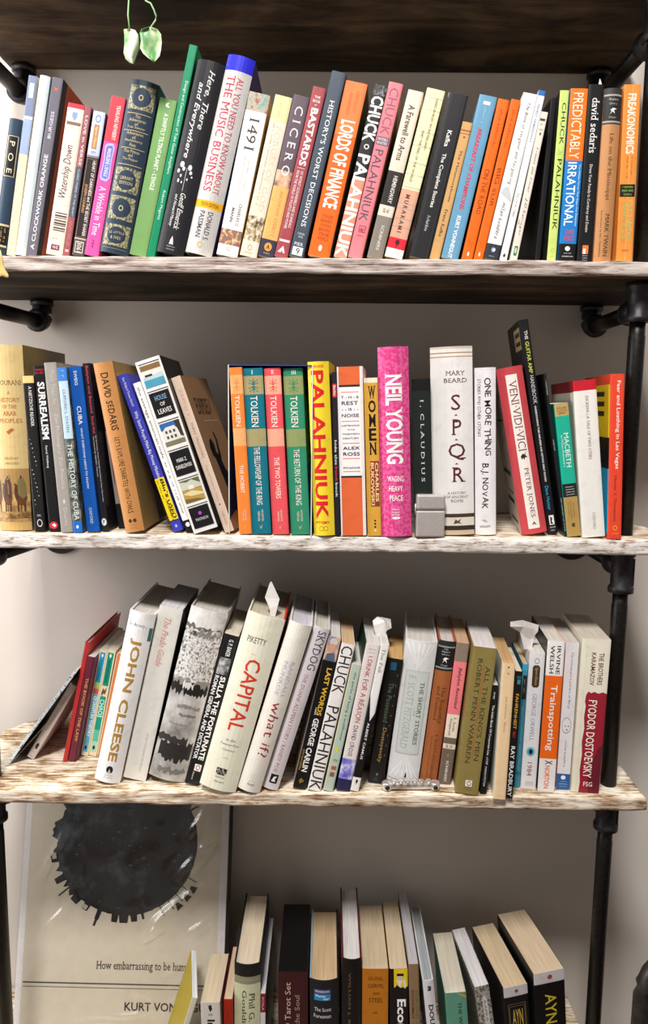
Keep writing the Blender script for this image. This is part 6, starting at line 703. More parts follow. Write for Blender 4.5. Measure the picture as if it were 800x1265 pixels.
B(**{'name': 'paperback_book', 'label': 'black paperback with yellow and white capitals under a small portrait photo', 'cat': 'book', 'group': 'books on the third row', 'kind': 'pb', 'h': 0.22, 'd': 0.128, 'bands': [(0.155, 'pic:#8a9ab0,#c99a80,#e6c6b0,70'), (1, '#141315')], 'dec': [('e', 0.25, 0.02, 0.72, 0.1, '#d8a88e'), ('e', 0.2, 0.01, 0.8, 0.055, '#d9d4d0'), ('r', 0.3, 0.045, 0.68, 0.07, '#d8a88e'), ('p', [(0.1, 0.155), (0.2, 0.11), (0.75, 0.1), (0.95, 0.155)], '#5a6a80'), ('t', 'LAST WORDS', 0.46, 0.2, 0.86, 0.51, '#e8b93a', 'B', 'd'), ('t', 'A MEMOIR', 0.3, 0.46, 0.42, 0.51, '#f6f3ee', 'b', 'd'), ('t', 'GEORGE CARLIN', 0.34, 0.53, 0.8, 0.885, '#f4f2f0', 'B', 'd'), ('t', 'WITH TONY HENDRA', 0.1, 0.74, 0.24, 0.88, '#c9a040', 'b', 'd'), ('t', 'fp', 0.35, 0.93, 0.7, 0.965, '#c9a040', 'i', 'h')], 'sideL': '#cfc2b4', 'pg': '#d8d2cc', 'at': (-0.03455, 0.01308, -0.51404), 't': 0.01721, 'lean': 0.21295})
B(**{'name': 'paperback_book', 'label': 'white paperback with huge thin dark capitals filling its spine on the third row', 'cat': 'book', 'group': 'books on the third row', 'kind': 'pb', 'h': 0.2112, 'd': 0.128, 'bands': '#efebe8', 'dec': [('t', 'CHUCK', 0.06, 0.015, 0.94, 0.33, '#2a2628', '', 'd'), ('t', 'PALAHNIUK', 0.06, 0.42, 0.94, 0.995, '#2a2628', '', 'd')], 'pg': '#d6b48a', 'at': (-0.01398, 0.00853, -0.51402), 't': 0.01765, 'lean': 0.20998})
B(**{'name': 'paperback_book', 'label': 'pale green paperback with thin dark lowercase lettering between two white spines', 'cat': 'book', 'group': 'books on the third row', 'kind': 'pb', 'h': 0.1824, 'd': 0.105, 'bands': '#b9c9b9', 'dec': [('r', 0, 0, 0.1, 1, '#d9c9a0'), ('t', 'the perks of being a wallflower', 0.4, 0.06, 0.72, 0.6, '#3a4a44', '', 'd'), ('e', 0.3, 0.65, 0.6, 0.69, '#d8d84a'), ('l', 0.3, 0.74, 0.8, 0.77, '#6a8a7a', 'h'), ('r', 0.3, 0.8, 0.8, 0.83, '#b0604a'), ('r', 0.3, 0.85, 0.75, 0.885, '#9a5a4a')], 'pg': '#d8d2c8', 'at': (0.00515, 0.00898, -0.51455), 't': 0.0132, 'lean': 0.19899})
B(**{'name': 'paperback_book', 'label': 'white paperback with red handwritten capitals and purple picture at its foot', 'cat': 'book', 'group': 'books on the third row', 'kind': 'pb', 'h': 0.2102, 'd': 0.128, 'bands': [(0.78, '#e6dcd9'), (0.92, 'pic:#5a4ab0,#8a8ad8,#e0d8ee,80'), (1, '#2a2850')], 'dec': [('l', 0.25, 0.03, 0.8, 0.04, '#a89a98', 'h'), ('l', 0.3, 0.05, 0.75, 0.06, '#a89a98', 'h'), ('t', 'I DRINK FOR A REASON', 0.28, 0.08, 0.72, 0.53, '#b8403a', 'h', 'd'), ('t', 'DAVID CROSS', 0.3, 0.55, 0.66, 0.76, '#4a4448', 'h', 'd')], 'sideL': '#24402e', 'pg': '#d9d4cc', 'at': (0.02537, 0.00954, -0.5142), 't': 0.01858, 'lean': 0.17956})
B(**{'name': 'paperback_book', 'label': 'narrow paperback white above and black below with a slanted edge between the two', 'cat': 'book', 'group': 'books on the third row', 'kind': 'pb', 'h': 0.211, 'd': 0.128, 'bands': [(0.91, '#efecea'), (1, '#efecea')], 'dec': [('p', [(0, 0.34), (0.55, 0.52), (1, 0.46), (1, 0.905), (0, 0.905)], '#171518'), ('t', 'The Fall', 0.3, 0.03, 0.68, 0.19, '#8a8480', 's', 'd'), ('t', 'ALBERT CAMUS', 0.36, 0.53, 0.64, 0.78, '#f4f4f4', 'b', 'd'), ('e', 0.4, 0.92, 0.66, 0.945, '#161517'), ('r', 0.5, 0.94, 0.56, 0.955, '#161517')], 'pg': '#dcd8d0', 'at': (0.04125, 0.00989, -0.51485), 't': 0.01122, 'lean': 0.17963})
B(**{'name': 'paperback_book', 'label': 'worn black paperback with green and tan lettering set back beside the silver one', 'cat': 'book', 'group': 'books on the third row', 'kind': 'pb', 'h': 0.1822, 'd': 0.105, 'bands': '#1a1918', 'dec': [('t', 'The Possessed -', 0.36, 0.19, 0.66, 0.54, '#557058', '', 'd'), ('t', 'Dostoyevsky', 0.36, 0.55, 0.66, 0.83, '#b8935a', '', 'd'), ('r', 0.25, 0.03, 0.65, 0.09, '#1f5a78'), ('p', [(0.45, 0.925), (0.55, 0.915), (0.6, 0.93), (0.5, 0.945)], '#6a7a6a'), ('r', 0.35, 0.955, 0.6, 0.985, '#1a3444'), ('r', 0.78, 0.12, 0.82, 0.135, '#8a6a3a'), ('r', 0.78, 0.2, 0.82, 0.215, '#8a6a3a'), ('r', 0.78, 0.28, 0.82, 0.295, '#8a6a3a'), ('r', 0.78, 0.36, 0.82, 0.375, '#8a6a3a'), ('r', 0.78, 0.44, 0.82, 0.455, '#8a6a3a'), ('r', 0.78, 0.52, 0.82, 0.535, '#8a6a3a'), ('r', 0.78, 0.6, 0.82, 0.615, '#8a6a3a'), ('r', 0.78, 0.68, 0.82, 0.695, '#8a6a3a'), ('r', 0.78, 0.76, 0.82, 0.775, '#8a6a3a')], 'yaw': -5.5, 'sideL': '#141312', 'pg': '#c9a26a', 'at': (0.07113, 0.03269, -0.51446), 't': 0.02123, 'lean': 0.13145})
B(**{'name': 'hardcover_book', 'label': 'thick silver-white hardcover with framed panel and fan rays behind the chrome guitar bridge', 'cat': 'book', 'group': 'books on the third row', 'kind': 'hc', 'h': 0.2063, 'd': 0.1361, 'bands': '#e6e6e7', 'dec': [('p', [(0.5, 0.2), (0.02, 0.02), (0.09, 0.02)], '#f6f6f6'), ('p', [(0.5, 0.2), (0.2, 0.02), (0.27, 0.02)], '#f6f6f6'), ('p', [(0.5, 0.2), (0.4, 0.02), (0.47, 0.02)], '#f6f6f6'), ('p', [(0.5, 0.2), (0.58, 0.02), (0.65, 0.02)], '#f6f6f6'), ('p', [(0.5, 0.2), (0.76, 0.02), (0.83, 0.02)], '#f6f6f6'), ('p', [(0.5, 0.2), (0.9, 0.02), (0.97, 0.02)], '#f6f6f6'), ('p', [(0.5, 0.8), (0.09, 0.96), (0.02, 0.96)], '#f6f6f6'), ('p', [(0.5, 0.8), (0.27, 0.96), (0.2, 0.96)], '#f6f6f6'), ('p', [(0.5, 0.8), (0.47, 0.96), (0.4, 0.96)], '#f6f6f6'), ('p', [(0.5, 0.8), (0.65, 0.96), (0.58, 0.96)], '#f6f6f6'), ('p', [(0.5, 0.8), (0.83, 0.96), (0.76, 0.96)], '#f6f6f6'), ('p', [(0.5, 0.8), (0.97, 0.96), (0.9, 0.96)], '#f6f6f6'), ('r', 0.14, 0.205, 0.88, 0.79, '#d6dcd9'), ('f', 0.14, 0.205, 0.88, 0.79, '#8f9792', 0.012), ('f', 0.17, 0.215, 0.85, 0.78, '#b9c0bc', 0.01), ('t', 'THE SHORT STORIES', 0.64, 0.28, 0.77, 0.72, '#3f6a55', 'bs', 'd'), ('t', 'OF', 0.54, 0.48, 0.6, 0.52, '#7a8a82', 's', 'd'), ('t', 'F. SCOTT FITZGERALD', 0.26, 0.24, 0.48, 0.75, '#b2bcb7', 's', 'd'), ('p', [(0.52, 0.955), (0.55, 0.925), (0.57, 0.915), (0.6, 0.955)], '#2a3438'), ('l', 0.45, 0.96, 0.7, 0.968, '#7a8288', 'h'), ('r', 0, 0.975, 1, 0.979, '#a8acae')], 'yaw': -5.5, 'pg': '#d9d0c8', 'at': (0.10909, 0.03626, -0.5136), 't': 0.04337, 'lean': 0.10419})
B(**{'name': 'hardcover_book', 'label': 'copper brown hardcover with black cap right of the silver-white one', 'cat': 'book', 'group': 'books on the third row', 'kind': 'hc', 'h': 0.2067, 'd': 0.1364, 'bands': [(0.035, '#2a2b2d'), (0.045, '#9a9a98'), (0.18, '#1f2022'), (0.19, '#9a9a98'), (0.205, '#2a2b2d'), (1, '#a86238')], 'dec': [('t', 'The', 0.36, 0.05, 0.6, 0.062, '#d8d8d4', 'hi', 'h'), ('t', 'Modern', 0.24, 0.067, 0.72, 0.08, '#d8d8d4', 'hi', 'h'), ('t', 'Library', 0.26, 0.085, 0.72, 0.1, '#d8d8d4', 'hi', 'h'), ('p', [(0.35, 0.125), (0.5, 0.11), (0.72, 0.118), (0.55, 0.125), (0.62, 0.15), (0.48, 0.132), (0.34, 0.152), (0.44, 0.128)], '#f6f3ee'), ('t', 'Classics', 0.28, 0.16, 0.68, 0.174, '#d8d8d4', 'hi', 'h'), ('t', 'The Beautiful', 0.54, 0.31, 0.76, 0.57, '#6f3f22', 's', 'd'), ('t', 'and Damned', 0.27, 0.31, 0.48, 0.55, '#6f3f22', 's', 'd'), ('t', 'F. SCOTT FITZGERALD', 0.54, 0.65, 0.7, 0.97, '#6f3f22', 's', 'd'), ('t', 'Introduction by Hortense Calisher', 0.28, 0.66, 0.42, 0.97, '#8a5430', 'si', 'd')], 'yaw': -5.5, 'pg': '#d6c9c2', 'at': (0.14487, 0.03702, -0.51468), 't': 0.02308, 'lean': 0.10216})
B(**{'name': 'paperback_book', 'label': 'paperback in gray brown, pink and cream blocks on the third row', 'cat': 'book', 'group': 'books on the third row', 'kind': 'pb', 'h': 0.2049, 'd': 0.127, 'bands': [(0.13, '#8a7a6c'), (0.5, '#ee7f86'), (0.665, '#eadccb'), (0.71, '#6f6257'), (0.745, '#e6d6c6'), (1, '#6f6257')], 'dec': [('t', 'Babylon Revisited', 0.36, 0.17, 0.72, 0.46, '#4a2a30', 'bi', 'd'), ('t', 'F. Scott', 0.55, 0.52, 0.76, 0.62, '#4a3a34', 's', 'd'), ('t', 'Fitzgerald', 0.24, 0.53, 0.45, 0.65, '#4a3a34', 's', 'd'), ('t', 'SL 33', 0.22, 0.716, 0.74, 0.738, '#5a4a40', 'bs', 'h'), ('e', 0.44, 0.785, 0.54, 0.8, '#b89a80'), ('t', 'SCRIBNERS', 0.42, 0.83, 0.62, 0.98, '#ece2d6', 'b', 'd')], 'yaw': -5.5, 'pg': '#c9a888', 'at': (0.16732, 0.03291, -0.51507), 't': 0.01692, 'lean': 0.09253})
B(**{'name': 'paperback_book', 'label': 'thick olive paperback with dark capitals in two lines and a red rule between them', 'cat': 'book', 'group': 'books on the third row', 'kind': 'pb', 'h': 0.2072, 'd': 0.128, 'bands': '#8a7a45', 'dec': [('t', "ALL THE KING'S MEN", 0.62, 0.12, 0.82, 0.77, '#453d24', 's', 'd'), ('t', 'ROBERT PENN WARREN', 0.26, 0.075, 0.46, 0.79, '#453d24', 's', 'd'), ('r', 0.52, 0.11, 0.545, 0.75, '#b0502f'), ('r', 0.4, 0.905, 0.68, 0.948, '#ece8e2'), ('g', 0.46, 0.91, 0.64, 0.944, '#161517', 0.3), ('l', 0.36, 0.955, 0.72, 0.962, '#5a4e2a', 'h'), ('l', 0.36, 0.968, 0.72, 0.975, '#5a4e2a', 'h')], 'yaw': -5.5, 'pg': '#dcd4d0', 'at': (0.19328, 0.0057, -0.51455), 't': 0.03075, 'lean': 0.08482})
B(**{'name': 'paperback_book', 'label': 'short thin black paperback with white lettering right of the thick olive one', 'cat': 'book', 'group': 'books on the third row', 'kind': 'pb', 'h': 0.155, 'd': 0.105, 'bands': '#141414', 'dec': [('l', 0.3, 0.03, 0.7, 0.15, '#e6e6e6', 'd'), ('t', 'The Little Book Of Corporate Lies', 0.3, 0.18, 0.72, 0.64, '#f0f0f0', 'b', 'd'), ('l', 0.3, 0.66, 0.7, 0.93, '#e0e0e0', 'd')], 'yaw': -5.5, 'pg': '#dcd6d0', 'at': (0.21636, 0.00764, -0.51557), 't': 0.00831, 'lean': 0.06823})
B(**{'name': 'paperback_book', 'label': 'worn peach-cream paperback sticking out past the shelf edge', 'cat': 'book', 'group': 'books on the third row', 'kind': 'pb', 'h': 0.1895, 'd': 0.1175, 'bands': '#e8c9a0', 'dec': [('e', 0.36, 0.025, 0.5, 0.075, '#c9a070'), ('e', 0.4, 0.03, 0.62, 0.07, '#e8c9a0'), ('e', 0.42, 0.02, 0.58, 0.036, '#8a6a44'), ('r', 0.44, 0.07, 0.5, 0.078, '#8a6a44'), ('r', 0.54, 0.07, 0.6, 0.078, '#8a6a44'), ('t', 'Jean-Paul Sartre   Nausea', 0.38, 0.24, 0.58, 0.5, '#b8946a', 's', 'd'), ('l', 0.35, 0.97, 0.65, 0.977, '#b8946a', 'h')], 'yaw': -5.5, 'sideL': '#dfe0d0', 'pg': '#c9a070', 'at': (0.23557, -0.006, -0.51565), 't': 0.01603, 'lean': 0.02539})
B(**{'name': 'paperback_book', 'label': 'black paperback with yellow, red and white capitals, sticking slightly forward beside the peach one', 'cat': 'book', 'group': 'books on the third row', 'kind': 'pb', 'h': 0.1781, 'd': 0.105, 'bands': '#171516', 'dec': [('r', 0.25, 0.035, 0.85, 0.06, '#2a5a60'), ('r', 0.35, 0.065, 0.8, 0.1, '#3f8a8a'), ('t', 'FAHRENHEIT', 0.3, 0.175, 0.72, 0.45, '#e0b03a', 'b', 'd'), ('t', '451', 0.3, 0.465, 0.7, 0.515, '#c0392b', 'b', 'd'), ('t', 'RAY BRADBURY', 0.22, 0.585, 0.8, 0.985, '#f2f2f2', 'b', 'd')], 'yaw': -5.5, 'pg': '#d8cdb8', 'at': (0.24906, -0.003, -0.51571), 't': 0.00913, 'lean': 0.03312})
B(**{'name': 'paperback_book', 'label': 'thin teal paperback set back between the black one and the white eye one', 'cat': 'book', 'group': 'books on the third row', 'kind': 'pb', 'h': 0.1781, 'd': 0.105, 'bands': [(0.05, '#3fa8d0'), (1, '#3f93ad')], 'dec': [('r', 0.2, 0.09, 0.95, 0.28, '#2a2624'), ('l', 0.35, 0.11, 0.7, 0.26, '#a88a5a', 'd'), ('l', 0.3, 0.34, 0.7, 0.86, '#8fc4d4', 'd'), ('r', 0, 0.87, 1, 0.89, '#2a7a94')], 'yaw': -5.5, 'pg': '#c9a87c', 'at': (0.26677, 0.02597, -0.51577), 't': 0.00727, 'lean': 0.02276})
B(**{'name': 'paperback_book', 'label': 'white paperback with a blue eye on its spine and a torn paper slip on top', 'cat': 'book', 'group': 'books on the third row', 'kind': 'pb', 'h': 0.1951, 'd': 0.121, 'bands': '#e9e7e9', 'dec': [('g', 0.36, 0.04, 0.66, 0.08, '#5a5a66', 0.2), ('p', [(0.36, 0.09), (0.64, 0.09), (0.74, 0.105), (0.74, 0.235), (0.64, 0.25), (0.36, 0.25), (0.26, 0.235), (0.26, 0.105)], '#4a3626'), ('t', 'Signet Classics', 0.4, 0.105, 0.62, 0.235, '#c9a878', 'i', 'd'), ('t', 'GEORGE ORWELL', 0.36, 0.295, 0.64, 0.64, '#9a9fb5', '', 'd'), ('e', 0.2, 0.685, 0.8, 0.755, '#8cc8d8'), ('e', 0.28, 0.695, 0.7, 0.748, '#4a9ab8'), ('e', 0.4, 0.702, 0.62, 0.74, '#161517'), ('t', '1984', 0.34, 0.8, 0.66, 0.9, '#a05a60', '', 'd'), ('f', 0.3, 0.945, 0.78, 0.972, '#8a868a', 0.04), ('l', 0.36, 0.953, 0.72, 0.963, '#6a666a', 'h')], 'yaw': -5.5, 'pg': '#d9d2c4', 'at': (0.2815, 0.02311, -0.51565), 't': 0.02042, 'lean': 0.02005})
B(**{'name': 'paperback_book', 'label': 'white paperback with a large orange block bearing white lowercase lettering', 'cat': 'book', 'group': 'books on the third row', 'kind': 'pb', 'h': 0.2139, 'd': 0.128, 'bands': [(0.225, '#efecea'), (0.775, '#f26a1a'), (1, '#efecea')], 'dec': [('t', 'IRVINE', 0.58, 0.03, 0.8, 0.215, '#2d2a2c', 'b', 'd'), ('t', 'WELSH', 0.2, 0.03, 0.44, 0.21, '#2d2a2c', 'b', 'd'), ('t', 'Trainspotting', 0.26, 0.285, 0.74, 0.72, '#f6f3ee', 'b', 'd'), ('t', 'NORTON', 0.34, 0.82, 0.64, 0.975, '#f07030', 'b', 'd'), ('p', [(0.3, 0.79), (0.36, 0.787), (0.78, 0.808), (0.74, 0.812)], '#161517'), ('p', [(0.74, 0.787), (0.78, 0.79), (0.36, 0.812), (0.32, 0.809)], '#161517')], 'yaw': -5.5, 'sideL': '#2a2624', 'pg': '#d8cfc4', 'at': (0.30394, 0.01541, -0.51566), 't': 0.02254, 'lean': 0.01723})
B(**{'name': 'paperback_book', 'label': 'slim white paperback with gray script and blue block at its foot, on the third row', 'cat': 'book', 'group': 'books on the third row', 'kind': 'pb', 'h': 0.2088, 'd': 0.128, 'bands': [(0.89, '#e7e5e7'), (1, '#2a5fa0')], 'dec': [('t', 'The Unbearable Lightness of Being', 0.42, 0.06, 0.64, 0.44, '#6a6a70', 'hi', 'd'), ('g', 0.1, 0.5, 0.8, 0.61, '#4a4a50', 0.06), ('p', [(0.3, 0.56), (0.36, 0.553), (0.4, 0.56), (0.36, 0.565)], '#4a4a50'), ('p', [(0.55, 0.56), (0.62, 0.553), (0.66, 0.56), (0.62, 0.565)], '#4a4a50'), ('p', [(0.45, 0.585), (0.5, 0.58), (0.58, 0.586), (0.5, 0.592)], '#4a4a50'), ('t', 'milan kundera', 0.42, 0.66, 0.6, 0.84, '#7a7a80', 'hi', 'd'), ('e', 0.3, 0.9, 0.66, 0.93, '#eef2f8'), ('l', 0.3, 0.94, 0.75, 0.947, '#c9d8ea', 'h'), ('l', 0.2, 0.956, 0.85, 0.964, '#e6eef6', 'h'), ('l', 0.25, 0.973, 0.8, 0.98, '#c9d8ea', 'h')], 'yaw': -5.5, 'pg': '#cfc6ba', 'at': (0.32927, 0.02298, -0.51575), 't': 0.01765, 'lean': 0.01258})
B(**{'name': 'paperback_book', 'label': 'thick cream paperback with ragged dark red panel beside the right pole', 'cat': 'book', 'group': 'books on the third row', 'kind': 'pb', 'h': 0.217, 'd': 0.128, 'bands': '#e9e3cf', 'dec': [('r', 0.17, 0, 0.18, 1, '#d6cdb4'), ('t', 'THE BROTHERS', 0.62, 0.085, 0.8, 0.29, '#6a3530', 'b', 'd'), ('t', 'KARAMAZOV', 0.36, 0.085, 0.52, 0.295, '#6a3530', 'b', 'd'), ('p', [(0.27, 0.36), (0.34, 0.335), (0.45, 0.345), (0.55, 0.335), (0.7, 0.345), (0.85, 0.335), (1, 0.345), (1, 1), (0.26, 1), (0.29, 0.93), (0.25, 0.85), (0.29, 0.75), (0.25, 0.66), (0.3, 0.58), (0.26, 0.5), (0.29, 0.43), (0.25, 0.4)], '#9a2232'), ('p', [(0.75, 0.75), (0.85, 0.7), (1, 0.68), (1, 1), (0.6, 1), (0.55, 0.9), (0.65, 0.8)], '#6a1c2c'), ('t', 'FYODOR DOSTOEVSKY', 0.38, 0.39, 0.68, 0.9, '#f4ecdf', 'b', 'd'), ('t', 'FSG', 0.42, 0.927, 0.74, 0.957, '#f0e2d2', 'b', 'h')], 'yaw': -5.5, 'pg': '#cfc4b4', 'at': (0.35703, 0.01477, -0.5155), 't': 0.03706, 'lean': 0.01898})
B(**{'name': 'paperback_book', 'label': 'thin olive-yellow covered book leaning right at the left end of the bottom row', 'cat': 'book', 'group': 'books on the bottom row', 'kind': 'pb', 'h': 0.185, 'd': 0.1, 'bands': '#d8d4c0', 'dec': [], 'yaw': 11, 'sideL': '#b09a1e', 'pg': '#e9e8e8', 'at': (-0.23776, 0.02, -1.02498), 't': 0.00833, 'lean': 0.29671})
B(**{'name': 'paperback_book', 'label': 'off-white paperback with bold black lettering on the bottom row, beside the olive-yellow one', 'cat': 'book', 'group': 'books on the bottom row', 'kind': 'pb', 'h': 0.1713, 'd': 0.1, 'bands': '#cfc9bf', 'dec': [('p', [(0.4, 0.03), (0.55, 0.02), (0.6, 0.06), (0.5, 0.09), (0.42, 0.06)], '#2a2826'), ('l', 0.38, 0.1, 0.62, 0.13, '#5a5650', 'h'), ('t', 'In Search', 0.32, 0.16, 0.72, 0.6, '#26242a', 'B', 'd')], 'pg': '#d0bd9f', 'at': (-0.15823, 0.03, -1.02586), 't': 0.02797, 'lean': -0.02413})
B(**{'name': 'paperback_book', 'label': 'narrow red-orange paperback on the bottom row, left of the pale green and black one', 'cat': 'book', 'group': 'books on the bottom row', 'kind': 'pb', 'h': 0.1688, 'd': 0.11, 'bands': '#a8291c', 'dec': [('e', 0.35, 0.25, 0.75, 0.33, '#e0a83a'), ('l', 0.3, 0.08, 0.5, 0.2, '#7a1a12', 'd')], 'pg': '#c9b192', 'at': (-0.13745, 0.04, -1.0262), 't': 0.0128, 'lean': 0.0})
B(**{'name': 'hardcover_book', 'label': 'thick pale green hardcover with black cap and dark serif lettering on the bottom row', 'cat': 'book', 'group': 'books on the bottom row', 'kind': 'hc', 'h': 0.221, 'd': 0.16, 'bands': [(0.09, '#1c1c1e'), (0.145, '#8a8870'), (1, '#c9cba8')], 'dec': [('t', 'Phil G.', 0.58, 0.21, 0.8, 0.42, '#2a2c22', 's', 'd'), ('t', 'Goulding', 0.26, 0.19, 0.48, 0.52, '#2a2c22', 's', 'd'), ('l', 0.05, 0.105, 0.95, 0.125, '#a8a690', 'h')], 'sideR': '#1c1c1e', 'sideL': '#1c1c1e', 'pg': '#dcc9ae', 'at': (-0.11147, 0.05, -1.02607), 't': 0.03835, 'lean': 0.00684})
B(**{'name': 'paperback_book', 'label': 'very thin magazine with dark red spine tip, right of the pale green hardcover', 'cat': 'book', 'group': 'books on the bottom row', 'kind': 'pb', 'h': 0.1697, 'd': 0.17, 'bands': [(0.18, '#7d1f2c'), (1, '#d0ccce')], 'dec': [('t', 'SCALA', 0.3, 0.03, 0.7, 0.16, '#d8b0b4', 'b', 'd')], 'sideR': '#5a524c', 'pg': '#dad7d8', 'at': (-0.08819, 0.05, -1.02617), 't': 0.0074, 'lean': 0.00713})
B(**{'name': 'card_box', 'label': 'dark maroon boxed set with black top standing mid left on the bottom row', 'cat': 'boxed set', 'group': None, 'kind': 'box', 'h': 0.206, 'd': 0.155, 'bands': '#3a181b', 'dec': [('t', 'y® Tarot Set', 0.22, 0.08, 0.48, 0.5, '#c9b0a0', 's', 'u'), ('t', 'of the Soul', 0.56, 0.18, 0.72, 0.5, '#a88a80', 's', 'u')], 'tp': '#0c0b0c', 'at': (-0.04183, 0.05, -1.02608), 't': 0.04403, 'lean': -0.00538})
B(**{'name': 'hardcover_book', 'label': 'black hardcover with small blue square emblem, right of the maroon boxed set', 'cat': 'book', 'group': 'books on the bottom row', 'kind': 'hc', 'h': 0.1966, 'd': 0.155, 'bands': '#1b1c20', 'dec': [('r', 0.15, 0.075, 0.72, 0.108, '#4a4a78'), ('t', 'PEARSON', 0.2, 0.083, 0.68, 0.1, '#d0d0e0', 'b', 'h'), ('r', 0.15, 0.112, 0.72, 0.165, '#2f7fb5'), ('t', 'Prentice', 0.2, 0.118, 0.55, 0.138, '#e0eef6', 'bi', 'h'), ('t', 'Hall', 0.46, 0.142, 0.66, 0.16, '#e0eef6', 'bi', 'h'), ('t', 'The Scott', 0.15, 0.225, 0.74, 0.255, '#d8d8d8', 's', 'h'), ('t', 'Foresman', 0.12, 0.28, 0.74, 0.31, '#d8d8d8', 's', 'h')], 'sideL': '#8fb0c4', 'pg': '#cdb089', 'at': (0.00668, 0.05, -1.0258), 't': 0.04262, 'lean': -0.01885})
B(**{'name': 'hardcover_book', 'label': 'black hardcover with maroon boards and white page block, left of the ochre paperback', 'cat': 'book', 'group': 'books on the bottom row', 'kind': 'hc', 'h': 0.2305, 'd': 0.165, 'bands': '#121112', 'dec': [('t', 'WILLIAM J. BENNETT', 0.3, 0.09, 0.46, 0.7, '#6a5838', 's', 'd')], 'sideR': '#5a1a2c', 'sideL': '#5a1a2c', 'pg': '#ddd8d4', 'at': (0.04504, 0.05, -1.02608), 't': 0.02854, 'lean': -0.00838})
B(**{'name': 'paperback_book', 'label': 'ochre paperback with four short centered lines of dark capitals on the bottom row', 'cat': 'book', 'group': 'books on the bottom row', 'kind': 'pb', 'h': 0.2129, 'd': 0.145, 'bands': '#b8701c', 'dec': [('t', 'GUNS,', 0.24, 0.06, 0.8, 0.092, '#4a2c12', 's', 'h'), ('t', 'GERMS,', 0.22, 0.115, 0.84, 0.148, '#4a2c12', 's', 'h'), ('t', 'AND', 0.4, 0.178, 0.68, 0.198, '#4a2c12', 's', 'h'), ('t', 'STEEL', 0.26, 0.222, 0.8, 0.256, '#4a2c12', 's', 'h'), ('l', 0.42, 0.325, 0.6, 0.345, '#3a2410', 'h')], 'pg': '#d2bd9d', 'at': (0.08103, 0.05, -1.02594), 't': 0.03846, 'lean': -0.01375})
B(**{'name': 'paperback_book', 'label': 'black and yellow paperback with a small cartoon figure at its top', 'cat': 'book', 'group': 'books on the bottom row', 'kind': 'pb', 'h': 0.2131, 'd': 0.155, 'bands': '#141314', 'dec': [('r', 0.24, 0, 1, 0.14, '#e8c81c'), ('e', 0.4, 0.04, 0.72, 0.12, '#e9e2d2'), ('r', 0.4, 0.035, 0.78, 0.055, '#161517'), ('r', 0.48, 0.1, 0.62, 0.16, '#e9e2d2'), ('p', [(0.75, 0.1), (0.85, 0.07), (0.92, 0.12), (0.84, 0.16)], '#e9e2d2'), ('g', 0.44, 0.06, 0.56, 0.085, '#161517', 0.25), ('g', 0.58, 0.06, 0.7, 0.085, '#161517', 0.25), ('p', [(0.24, 0.15), (0.4, 0.12), (0.75, 0.16), (1, 0.13), (1, 0.2), (0.24, 0.2)], '#141314'), ('t', 'Economics', 0.4, 0.23, 0.88, 0.78, '#f6f3ee', 'B', 'd')], 'pg': '#d3be9f', 'at': (0.11949, 0.05, -1.02574), 't': 0.02677, 'lean': -0.03443})
B(**{'name': 'paperback_book', 'label': 'narrow kraft brown hardcover with green and dark lettering on the bottom row', 'cat': 'book', 'group': 'books on the bottom row', 'kind': 'pb', 'h': 0.2214, 'd': 0.17, 'bands': '#8a6f52', 'dec': [('t', '30-SECOND', 0.6, 0.19, 0.86, 0.4, '#2f6a3f', 'b', 'd'), ('t', 'ECONOMICS', 0.2, 0.19, 0.46, 0.4, '#3a3028', 'b', 'd'), ('l', 0.25, 0.43, 0.4, 0.6, '#4a3c2c', 'd'), ('l', 0.6, 0.43, 0.8, 0.6, '#4a3c2c', 'd')], 'pg': '#bab5b9', 'at': (0.14531, 0.05, -1.02582), 't': 0.01476, 'lean': -0.05152})
B(**{'name': 'hardcover_book', 'label': 'thin white hardcover with black lettering and gray pages on the bottom row', 'cat': 'book', 'group': 'books on the bottom row', 'kind': 'hc', 'h': 0.1972, 'd': 0.17, 'bands': '#d5d2d6', 'dec': [('n', 0.38, 0.045, 0.72, 0.085, '#1f1f22', '#3a3a3e', '#d5d2d6', 500), ('t', 'DOUG', 0.32, 0.2, 0.76, 0.42, '#1f1f22', 'B', 'd')], 'pg': '#a9aeb0', 'at': (0.17894, 0.05, -1.02525), 't': 0.01601, 'lean': -0.11852})
B(**{'name': 'paperback_book', 'label': 'sea green paperback leaning left on the bottom row', 'cat': 'book', 'group': 'books on the bottom row', 'kind': 'pb', 'h': 0.1757, 'd': 0.13, 'bands': '#5a917c', 'dec': [('p', [(0.5, 0), (1, 0.03), (1, 0.06)], '#c9962f'), ('t', 'THE WIND-UP', 0.58, 0.09, 0.74, 0.5, '#22382f', 'bs', 'd')], 'pg': '#dacfbb', 'at': (0.21413, 0.05, -1.02466), 't': 0.03143, 'lean': -0.09831})
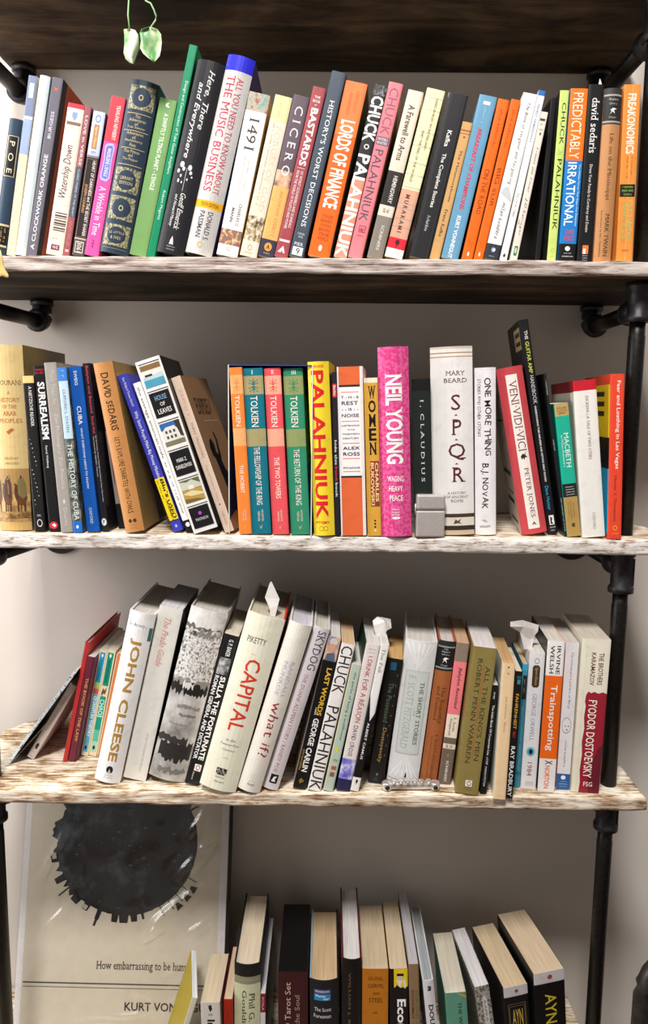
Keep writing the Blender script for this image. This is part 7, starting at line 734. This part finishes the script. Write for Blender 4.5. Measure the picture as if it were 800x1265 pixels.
B(**{'name': 'paperback_book', 'label': 'speckled gray paperback with a pale label strip leaning left on the bottom row', 'cat': 'book', 'group': 'books on the bottom row', 'kind': 'pb', 'h': 0.1917, 'd': 0.125, 'bands': 'pat:#5f5a52,#a8a296,300', 'dec': [('p', [(0.42, 0.1), (0.62, 0.08), (0.74, 0.12), (0.74, 0.9), (0.42, 0.9)], '#c9c4c8'), ('t', 'KAFKA ON THE SHORE', 0.5, 0.13, 0.64, 0.75, '#5a5458', 'b', 'd')], 'yaw': 6, 'pg': '#d8d2d2', 'at': (0.26679, 0.05, -1.02435), 't': 0.02156, 'lean': -0.1722})
B(**{'name': 'paperback_book', 'label': 'thick black paperback with a gold framed title, left of the two with pale top bands', 'cat': 'book', 'group': 'books on the bottom row', 'kind': 'pb', 'h': 0.1906, 'd': 0.135, 'bands': [(0.085, '#c9c4c6'), (0.09, '#5a2a5a'), (1, '#111013')], 'dec': [('e', 0.45, 0.028, 0.6, 0.058, '#9a4a50'), ('l', 0.42, 0.066, 0.66, 0.073, '#7a7678', 'h'), ('f', 0.14, 0.15, 0.86, 0.95, '#8a7a4a', 0.02), ('f', 0.18, 0.17, 0.82, 0.93, '#8a7a4a', 0.02), ('t', 'AYN', 0.28, 0.2, 0.72, 0.34, '#c9a94a', 'b', 'h'), ('t', 'RAND', 0.26, 0.37, 0.74, 0.5, '#c9a94a', 'b', 'h')], 'yaw': 9, 'sideL': '#2a2624', 'pg': '#d0b896', 'at': (0.30634, 0.05, -1.02397), 't': 0.0369, 'lean': -0.12091})
B(**{'name': 'paperback_book', 'label': 'thickest black paperback with yellow condensed capitals, last on the bottom row', 'cat': 'book', 'group': 'books on the bottom row', 'kind': 'pb', 'h': 0.2144, 'd': 0.135, 'bands': [(0.085, '#cfcaca'), (0.09, '#5a2a5a'), (1, '#0f0e10')], 'dec': [('e', 0.44, 0.025, 0.6, 0.06, '#9a4a50'), ('l', 0.42, 0.068, 0.64, 0.075, '#7a7678', 'h'), ('t', 'AYN RAND', 0.34, 0.17, 0.7, 0.75, '#c9b52f', 'b', 'd')], 'yaw': 10, 'sideR': '#2a2624', 'pg': '#d6bda0', 'at': (0.35154, 0.05, -1.02396), 't': 0.0477, 'lean': -0.0942})
